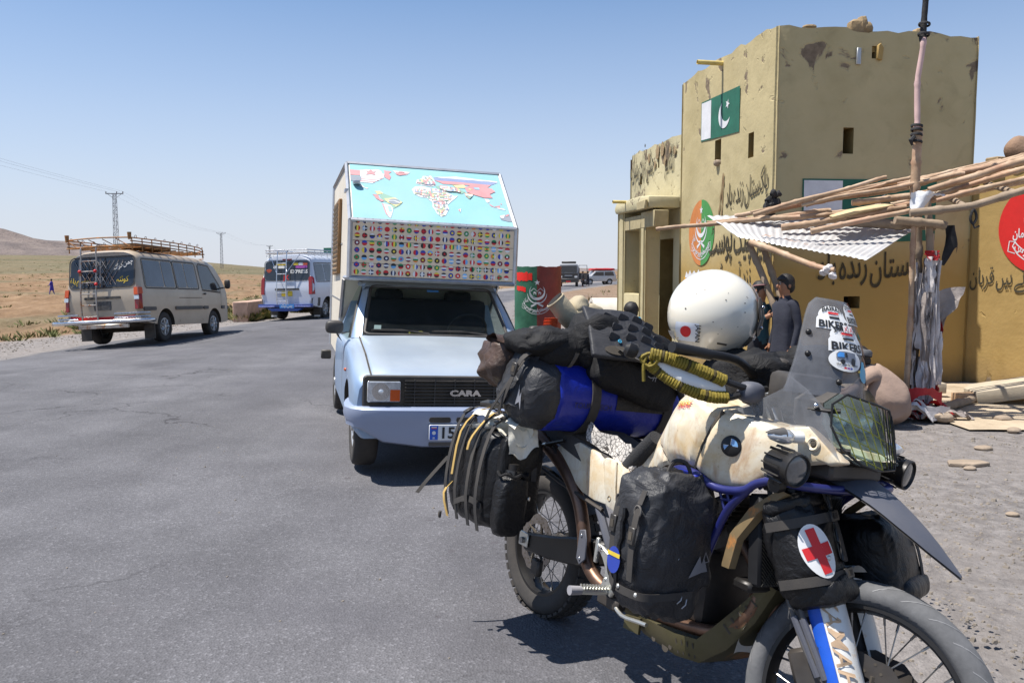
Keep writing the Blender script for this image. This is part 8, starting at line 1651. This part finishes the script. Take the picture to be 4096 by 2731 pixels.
for z0, z1, w, sd in ((1.39, 1.50, .20, 1), (1.27, 1.33, .17, 4), (1.40, 1.49, .055, 9)):
    a0 = -.335 if sd != 9 else -.13; n = 14; mb = MB(); mb.grid([[drf(a0 + w * u, z0 + (z1 - z0) * v + .02 * noise.noise(V((u * 5, sd, v * 3))) - (.02 * u if sd == 4 else 0), .003) for v in (0, .5, 1)] for u in [i / n for i in range(n + 1)]]); mb.build('red_daub', PDS, dr_, ang=60)
# concrete pipe and stone behind
cp = thing('concrete_pipe', 'pale concrete culvert pipe lying beside the porch', 'pipe', (2.6, 18.0, 0), M=Matrix.Translation((2.72, 18.0, .48)) @ Matrix.Rotation(radians(4), 4, 'Z'))
mb = MB(); mb.lathe([(.47, -1.0), (.47, 1.0), (.39, 1.0), (.39, -1.0)], (0, 0, 0), (1, 0, 0), 36, cap=False, closed=True); mb.build('pipe_shell', mat('pale_concrete', srgb(206, 200, 188), .85, vary=.08, dust=.2), cp, ang=40)
pb = thing('parapet_block', 'low pinkish concrete parapet at the road edge between the minibuses', 'parapet', (-9.0, 29.4, -.2)); mb = MB(); mb.box((0, 0, .35), (.5, 4.2, .75)); mb.build('parapet_body', mat('pink_concrete', srgb(178, 148, 130), .9, vary=.2, scale=4), pb, bevel=.02)

# ---------------------------------------------------------------- far vehicles at the bend on the right
def tz(x, y): return terr(x, y) + .02
FT = frame((6.0, 88, tz(6.0, 88)), -97)
ft = thing('truck', 'distant dark fronted truck with its door open beside the road', 'truck', M=FT)
GREYV = mat('grey_cab', srgb(150, 154, 160), .4, vary=.05, dust=.2)
MB().pyz([(-1.05, .5), (1.05, .5), (1.05, 1.6), (.95, 2.35), (.85, 2.45), (-.85, 2.45), (-.95, 2.35), (-1.05, 1.6)], -1.8, .0).build('cab', GREYV, ft, bevel=.05, seg=2); MB().pyz(rrect(-.9, 1.55, .9, 2.28, .08), .0, .03).build('windscreen', PANE, ft); MB().pyz([(-1.0, .95), (1.0, .95), (1.0, 1.5), (-1.0, 1.5)], .0, .04).build('grille', BLK, ft); MB().pyz([(-1.1, .55), (1.1, .55), (1.1, .9), (-1.1, .9)], .0, .15).build('bumper', BLK, ft, bevel=.03); MB().box((.16, 0, .6), (.03, .5, .14)).build('number_plate', REDP, ft); MB().box((.05, 0, 1.22), (.02, .8, .1)).build('grille_bar', GREYV, ft)
for s in (-1, 1): MB().box((.06, s * .8, 1.1), (.04, .3, .2)).build('headlight', CLRL, ft); wheel(ft, (-.75, s * .85, .42), .42, .26, .24, RUB, SILV, 'steel', s)
MB().box((-.9, 0, 2.62), (1.3, 1.5, .22)).build('roof_load', BLK, ft, bevel=.04); MB().box((-3.4, 0, 1.4), (2.9, 2.0, 1.3)).build('cargo_bed', mat('cargo_grey', srgb(100, 100, 104), .7, vary=.2), ft)
dd = MB().loft([[(-.15, 1.08, .8), (-.15, 1.12, .8), (.05, 2.0, .8), (.02, 2.0, .8)], [(-.15, 1.08, 1.5), (-.15, 1.12, 1.5), (.05, 2.0, 1.5), (.02, 2.0, 1.5)]]).build('door', BLK, ft); MB().tube([(-.15, 1.1, 1.5), (-.15, 1.1, 2.3), (.03, 1.95, 2.3), (.03, 1.98, 1.5)], .04, 6).build('door_frame', BLK, dd)
SV = frame((10.75, 104, tz(10.75, 104)), 195)
sv = thing('estate_car', 'distant silver four wheel drive with red bundle on its roof', 'car', M=SV)
mb = MB(); mb.pxz([(-2.1, .45), (2.1, .45), (2.2, .7), (2.15, 1.0), (1.2, 1.1), (.6, 1.72), (-1.9, 1.76), (-2.15, 1.1), (-2.2, .7)], -.88, .88); o = mb.build('body', [SILV, UND], sv, bevel=.05, seg=2); carve(o, [((1.3, 0, .36), .43, 1.3), ((-1.3, 0, .36), .43, 1.3)])
for s in (-1, 1):
    MB().pxz([(1.0, 1.14), (.52, 1.62), (-.5, 1.64), (-.5, 1.14)], s * .885, s * .895).build('window', PANE, sv); MB().pxz([(-.6, 1.14), (-.6, 1.64), (-1.7, 1.66), (-1.9, 1.14)], s * .885, s * .895).build('window', PANE, sv)
    for x in (-1.3, 1.3): wheel(sv, (x, s * .76, .36), .37, .24, .24, RUB, SILV, 'steel', s)
MB().box((-2.2, 0, .6), (.12, 1.7, .22)).build('bumper', BLK, sv, bevel=.03); MB().box((-2.15, 0, 1.0), (.06, 1.4, .5)).build('tailgate_glass', PANE, sv)
rb = thing('roof_bundle', 'red cloth bundle spread over the roof of the distant silver car', 'bundle', M=SV @ Matrix.Translation((-.6, 0, 1.92))); MB().ell((0, 0, 0), (1.7, .7, .17), 24, 12, .7, .7, fn=lambda p: p * (1 + .3 * noise.noise(p * 2.5))).build('bundle_body', RAGR, rb)

# ---------------------------------------------------------------- power line
STEEL = mat('galvanised_steel', srgb(112, 114, 122), .6, .3, vary=.1)
pyl = [(-61, 128), (-90, 257), (-111, 380), (-150, 557), (-190, 745), (-235, 930)]; tops = []
names = ['tall lattice steel pylon rising behind the beige minibus', 'lattice pylon standing between the two minibuses', 'lattice pylon directly behind the rear of the white minibus', 'small distant pylon above the roof rack of the white minibus', 'tiny distant pylon second to last in the line', 'tiny distant pylon last in the line by the camper']
for i, (x, y) in enumerate(pyl):
    zb = terr(x, y) - .1; zt_ = 13.5; py = thing('pylon', names[i], 'pylon', (x, y, zb), group='pylons of the power line'); H_ = zt_ - zb; hw = lambda z: .36 - .16 * z / H_
    k = 1.0 if i < 2 else 1.5
    mb = MB(); n = int(H_ / .55)
    for sx, sy in ((-1, -1), (1, -1), (1, 1), (-1, 1)): mb.tube([(sx * hw(0), sy * hw(0), 0), (sx * hw(H_), sy * hw(H_), H_)], .035 * k, 4)
    for j in range(n):
        z0, z1 = H_ * j / n, H_ * (j + 1) / n; s = 1 if j % 2 else -1
        for (ax_, ay, bx, by) in ((-s, -1, s, -1), (-s, 1, s, 1), (-1, -s, -1, s), (1, -s, 1, s)): mb.tube([(ax_ * hw(z0), ay * hw(z0), z0), (bx * hw(z1), by * hw(z1), z1)], .022 * k, 4, cap=False)
    mb.build('mast', STEEL, py); ar = MB().box((0, 0, H_ + .03), (2.7, .14, .12)).build('cross_arm', STEEL, py)
    for sx in (-1, 1): MB().tube([(sx * .2, 0, H_ - .65), (sx * 1.1, 0, H_)], .03 * k, 4).build('arm_brace', STEEL, py)
    tops.append([])
    for dx in (-1.3, .35, 1.3): MB().lathe([(.03, 0), (.09, .06), (.05, .12), (.09, .18), (.03, .3)], (dx, 0, H_ + .08), (0, 0, 1), 8).build('insulator', mat('insulator_brown', srgb(86, 70, 66), .4) if 'insulator_brown' not in MATS else MATS['insulator_brown'], py); tops[-1].append(V((x + dx, y, zt_ + .36)))
tops.insert(0, [V((-30 + dx, -30, 13.9)) for dx in (-1.3, .35, 1.3)])
for j in range(3):
    pts = []
    for a, b in zip(tops, tops[1:]): pts += [a[j].lerp(b[j], k / 8) - V((0, 0, 1.4 * sin(pi * k / 8))) for k in range(8)]
    pts.append(tops[-1][j]); o = MB().tube(pts, .008, 4).build('overhead_wire', STEEL, None); tag(o, ('overhead wire on the near end of the pylon arms', 'overhead wire on the middle insulators of the pylons', 'overhead wire on the far end of the pylon arms')[j], 'wire', 'wires of the power line')
# ---------------------------------------------------------------- people
SKIN = mat('skin', srgb(150, 104, 76), .55, vary=.06, scale=20); SKINF = mat('lip', srgb(120, 70, 60), .5); HAIRK = mat('dark_hair', (.012, .010, .009), .6, bump=.6, bscale=160, bdist=.004); EYEW = mat('eye', (.3, .28, .26), .3); EYEK = mat('pupil', (.01, .01, .01), .2)
def cloth(nm, col, v=.1): return MATS[nm] if nm in MATS else mat(nm, col, .9, vary=v, scale=4, bump=.5, bscale=14, bdist=.015)
def person(label, M, J, R, top, bot, parent=None, skirt=None, hair='short', scale=1.0, sleeves=True, feet=None, extra=None):
    """J: joint -> local position (facing +x, y left); one skinned body, clothes by bone, hair and hands as children"""
    p = thing('person', label, 'person', M=M); names_ = [n for n in J if n != 'face']; ix = {n: i for i, n in enumerate(names_)}
    E_ = [(a, b) for a, b in (('pelvis', 'waist'), ('waist', 'chest'), ('chest', 'neck'), ('neck', 'chin'), ('chin', 'head'), ('head', 'crown')) if a in ix and b in ix]
    for s in 'LR': E_ += [('chest', 'sh' + s), ('sh' + s, 'el' + s), ('el' + s, 'wr' + s), ('wr' + s, 'hd' + s), ('pelvis', 'hp' + s), ('hp' + s, 'kn' + s), ('kn' + s, 'an' + s), ('an' + s, 'to' + s)]
    E_ = [(a, b) for a, b in E_ if a in ix and b in ix]
    me = bpy.data.meshes.new('body'); me.from_pydata([J[n] for n in names_], [(ix[a], ix[b]) for a, b in E_], []); o = bpy.data.objects.new('body', me); COL.objects.link(o)
    md = o.modifiers.new('s', 'SKIN'); md.use_smooth_shade = True; sv_ = me.skin_vertices[0].data
    base = dict(pelvis=.115, waist=.105, chest=.125, neck=.048, chin=.066, head=.088, crown=.06, sh=.062, el=.042, wr=.03, hd=.034, hp=.085, kn=.058, an=.042, to=.036)
    for n in names_:
        r = (R or {}).get(n, base.get(n, base.get(n[:2], .05)) * scale); sv_[ix[n]].radius = (r, r * (.78 if n in ('chest', 'waist') else 1)); 
    sv_[ix['pelvis']].use_root = True
    o.modifiers.new('u', 'SUBSURF').levels = 2; o.modifiers['u'].render_levels = 2
    m2 = bpy.data.meshes.new_from_object(o.evaluated_get(bpy.context.evaluated_depsgraph_get())); o.modifiers.clear(); o.data = m2
    for k in (SKIN, top, bot): m2.materials.append(k)
    def cls(a, b):
        n = b if b[:2] in ('sh', 'el', 'wr', 'hd', 'kn', 'an', 'to', 'hp') else a
        if b[:2] in ('hd', 'to'): return 0
        if b in ('chin', 'head', 'crown', 'neck'): return 0 if b != 'neck' else 1
        if b[:2] in ('hp', 'kn', 'an'): return 2
        if b[:2] == 'wr': return 1 if sleeves else 0
        return 1
    segs = [(V(J[a]), V(J[b]), cls(a, b)) for a, b in E_]
    for f in m2.polygons:
        c = f.center; best = None
        for a, b, k in segs:
            d = b - a; u = max(0, min(1, (c - a).dot(d) / max(1e-9, d.length_squared))); q = (c - a - d * u).length
            if best is None or q < best[0]: best = (q, k)
        f.material_index = best[1]; f.use_smooth = True
    o.parent = p
    hc = V(J['head']); fw = (V(J.get('face', hc + V((1, 0, 0)))) - hc).normalized(); up_ = (V(J['crown']) - V(J['chin'])).normalized(); sd = up_.cross(fw).normalized(); up_ = fw.cross(sd); S_ = scale; Rm = Matrix((fw, sd, up_)).transposed()
    hp_ = lambda a, b, c: hc + (fw * a + sd * b + up_ * c) * S_
    MB().ell(hp_(.092, 0, -.018), (.016 * S_, .013 * S_, .022 * S_), 8, 6, R=Rm).build('nose', SKIN, p); MB().ell(hp_(.082, 0, -.055), (.010 * S_, .022 * S_, .006 * S_), 8, 6, R=Rm).build('mouth', SKINF, p)
    for s in (-1, 1):
        e = MB().ell(hp_(.078, s * .032, .010), (.008 * S_, .013 * S_, .008 * S_), 8, 6, R=Rm).build('eye', EYEW, p); MB().ell(hp_(.085, s * .032, .010), (.004 * S_, .006 * S_, .006 * S_), 8, 6, R=Rm).build('pupil', EYEK, e)
        MB().tube([hp_(.082, s * .048, .028), hp_(.090, s * .030, .034), hp_(.090, s * .016, .028)], .0045 * S_, 5).build('eyebrow', HAIRK, p); MB().ell(hp_(-.005, s * .088, -.01), (.018 * S_, .008 * S_, .028 * S_), 8, 6, R=Rm).build('ear', SKIN, p)
    if hair:
        def hf(q): 
            a = q.x / .1; z = q.z / .1
            return q * (1.0 + .06 * noise.noise(q * 30)) if not (a > .35 and z < .35) else V((q.x * .72, q.y * .9, q.z))
        MB().ell(hp_(-.012, 0, .022), (.102 * S_, .096 * S_, .102 * S_), 24, 16, R=Rm, fn=lambda q: hf(q / S_) * S_).build('hair', HAIRK, p)
        MB().ell(hp_(-.055, 0, -.03), (.055 * S_, .078 * S_, .07 * S_), 14, 10, R=Rm).build('hair', HAIRK, p)
    for s in 'LR':
        if 'hd' + s not in J: continue
        w_, h_ = V(J['wr' + s]), V(J['hd' + s]); d = (h_ - w_).normalized(); x, y = frame_of(d)
        for k in range(4): a = h_ + y * (.012 * (k - 1.5)) * S_; l = (.05, .058, .055, .042)[k] * S_; MB().tube([a, a + d * l * .55, a + d * l * .8 + x * l * .35], [.0085 * S_, .0075 * S_, .0055 * S_], 6).build('finger', SKIN, p)
        a = w_.lerp(h_, .5) + y * .03 * S_; MB().tube([a, a + (d + y * .7).normalized() * .045 * S_], [.0095 * S_, .006 * S_], 6).build('thumb', SKIN, p)
    if skirt:
        rings = []
        for (c, rx, ry) in skirt: rings.append([V(c) + V((rx * cos(a) * (1 + .06 * sin(5 * a + c[2] * 3)), ry * sin(a) * (1 + .06 * cos(7 * a)), .01 * sin(4 * a))) for a in [2 * pi * k / 28 for k in range(28)]])
        MB().loft(rings, cap=False).build('kameez', top, p, ang=80)
    if feet:
        for s in 'LR':
            a, b = V(J['an' + s]), V(J['to' + s]); q = a.lerp(b, .55); MB().ell((q.x, q.y, q.z - .012), (.12 * S_, .045 * S_, .035 * S_), 14, 8, .7, .7, R=Matrix.Rotation(atan2(b.y - a.y, b.x - a.x), 3, 'Z')).build('shoe', feet, p)
    if extra: extra(p)
    return p
def stand(h, arms=None, stride=0.0, lean=0.0, turn=0.0):
    """upright adult or child of height h"""
    k = h / 1.72; J = dict(pelvis=(0, 0, .93), waist=(lean * .2, 0, 1.08), chest=(lean * .6, 0, 1.30), neck=(lean, 0, 1.47), chin=(lean + .02, 0, 1.53), head=(lean + .015, 0, 1.61), crown=(lean, 0, 1.66))
    for s, y in (('L', 1), ('R', -1)):
        J.update({'sh' + s: (lean * .7, y * .175, 1.40), 'el' + s: (-.03 + lean, y * .235, 1.12), 'wr' + s: (.04 + lean, y * .235, .88), 'hd' + s: (.06 + lean, y * .23, .81), 'hp' + s: (0, y * .09, .88), 'kn' + s: (.02 + stride * y * .5, y * .095, .48), 'an' + s: (-.02 + stride * y, y * .095, .085), 'to' + s: (.14 + stride * y, y * .11, .035)})
    if arms: J.update(arms)
    J['face'] = (J['head'][0] + cos(turn), J['head'][1] + sin(turn), J['head'][2] - .02)
    return {n: tuple(c * k for c in p) for n, p in J.items()}
def kz(h, rx=.15, ry=.20, low=.45): k = h / 1.72; return [((0, 0, 1.42 * k), .08 * k, .13 * k), ((0, 0, 1.36 * k), .13 * k, .20 * k), ((0, 0, 1.15 * k), .13 * k, .185 * k), ((0, 0, .95 * k), (rx - .01) * k, (ry - .01) * k), ((.0, 0, .7 * k), (rx + .02) * k, (ry + .02) * k), ((0, 0, low * k), (rx + .04) * k, (ry + .03) * k)]
DK = cloth('dark_slate_cloth', srgb(40, 42, 54)); DKB = cloth('black_cloth', srgb(30, 30, 36)); PURPC = cloth('violet_cloth', srgb(66, 54, 150)); BEIC = cloth('beige_cloth', srgb(150, 128, 114)); PNK = cloth('dusty_pink_cloth', srgb(150, 110, 110)); KHA = cloth('khaki_cloth', srgb(150, 126, 84)); BLC = cloth('teal_print_cloth', srgb(48, 82, 92), .5)
def at_(x, y, hd, z=0): return frame((x, y, z), hd)
k = 1.47
J = stand(1.47, turn=0); person('boy in dark slate tunic standing in profile behind the leaning poles', at_(2.80, 8.45, 195), J, None, DK, DK, skirt=kz(1.47), scale=k / 1.72 * 1.08, feet=DKB)
J = stand(1.40, arms={'elL': (.12, .26, 1.16), 'wrL': (.26, .12, 1.34), 'hdL': (.30, .07, 1.38), 'elR': (.13, -.26, 1.14), 'wrR': (.28, -.10, 1.28), 'hdR': (.33, -.05, 1.31)}, turn=.3)
def band_(p): MB().tube([V((J['head'][0] + .085 * cos(a), J['head'][1] + .083 * sin(a), J['head'][2] + .05 + .012 * cos(a))) for a in [2 * pi * i / 20 for i in range(20)]], .007, 6, closed=True).build('hair_band', PNK, p)
person('boy in black and teal clothes gripping the leaning pole with raised hands', at_(2.63, 8.75, -72), J, None, BLC, DKB, skirt=None, scale=1.40 / 1.72 * 1.08, feet=DKB, extra=band_)
J = stand(1.19, turn=0); person('small dark haired child standing behind the dark backpack', at_(1.20, 8.3, 100), J, None, DKB, DK, skirt=kz(1.19), scale=1.19 / 1.72 * 1.12, feet=DKB)
# crouching man, back to the right, in beige
J = dict(pelvis=(-.12, 0, .20), waist=(-.10, 0, .30), chest=(.06, 0, .47), neck=(.15, 0, .57), chin=(.20, 0, .585), head=(.215, 0, .655), crown=(.20, 0, .72), face=(1.0, .25, .50))
for s, y in (('L', 1), ('R', -1)): J.update({'sh' + s: (.08, y * .19, .52), 'el' + s: (.26, y * .24, .33), 'wr' + s: (.42, y * .12, .27), 'hd' + s: (.48, y * .09, .25), 'hp' + s: (-.08, y * .10, .20), 'kn' + s: (.26, y * .20, .36), 'an' + s: (.06, y * .16, .07), 'to' + s: (.22, y * .19, .03)})
def cap_(p):
    hc = V(J['head']); MB().lathe([(.104, .0), (.107, .02), (.103, .05), (.085, .068), (.0, .074)], hc + V((-.015, 0, .03)), (-.18, -.05, 1), 24).build('embroidered_cap', cloth('grey_cap', srgb(96, 96, 98), .4), p); MB().lathe([(.105, .0), (.108, .012), (.104, .016)], hc + V((-.015, 0, .03)), (-.18, -.05, 1), 24, cap=False).build('cap_band', DKB, p)
    rows = []
    for i in range(12):
        u = i / 11; c = V((-.21 + .30 * u, 0, .06 + .50 * u - .06 * sin(pi * u))); w = lerp_tab([(0, .22), (.4, .23), (.8, .205), (1, .15)], u); d = lerp_tab([(0, .07), (.5, .10), (1, .05)], u)
        rows.append([c + V((-cos(a) * d * 1.0, sin(a) * w, cos(a) * d * .6)) + V((.01 * noise.noise(V((u * 5, a * 2, 0))), 0, .008 * noise.noise(V((u * 7, a * 3, 4))))) for a in [radians(-108 + 216 * k / 18) for k in range(19)]])
    MB().ell((-.035, 0, .31), (.20, .20, .285), 48, 34, .85, .85, R=Matrix.Rotation(.40, 3, 'Y'), fn=lambda q: V((q.x * (1 - .42 * max(0, q.z) / .28), q.y * (1 - .22 * max(0, q.z) / .28), q.z)) * (1 + .06 * noise.noise(q * 9) + .09 * (1 - 2 * abs(noise.noise(V((q.x * 4, q.y * 7, q.z * 5 + 3))))))).build('shirt', BEIC, p, ang=180)
person('crouching person in beige shirt and embroidered cap beside the wrapped post', at_(3.62, 8.02, 152), J, {'chest': .14, 'waist': .135, 'pelvis': .15}, BEIC, KHA, scale=1.0, hair='short', feet=DKB, extra=cap_)
# walker on the plain, two bystanders by the far truck
def far_person(label, px, py, hd, h, top, bot, st, z=None): J = stand(h, stride=st, arms={'elL': (.10, .24, 1.12), 'wrL': (.26, .2, 1.0), 'hdL': (.32, .2, .98)} if st else None); return person(label, at_(px, py, hd, tz(px, py) if z is None else z), J, None, top, bot, skirt=kz(h, .16, .2, .5), scale=h / 1.72, feet=DKB)
far_person('walker in violet clothes and dark waistcoat crossing the plain far left', -47.9, 86, 190, 1.72, PURPC, PURPC, .22)
far_person('bystander in black beside the open door of the distant truck', 7.35, 86, 200, 1.7, DKB, DKB, 0)
far_person('bystander in grey walking between the distant truck and the silver car', 8.25, 90, 170, 1.7, DK, DK, .12)
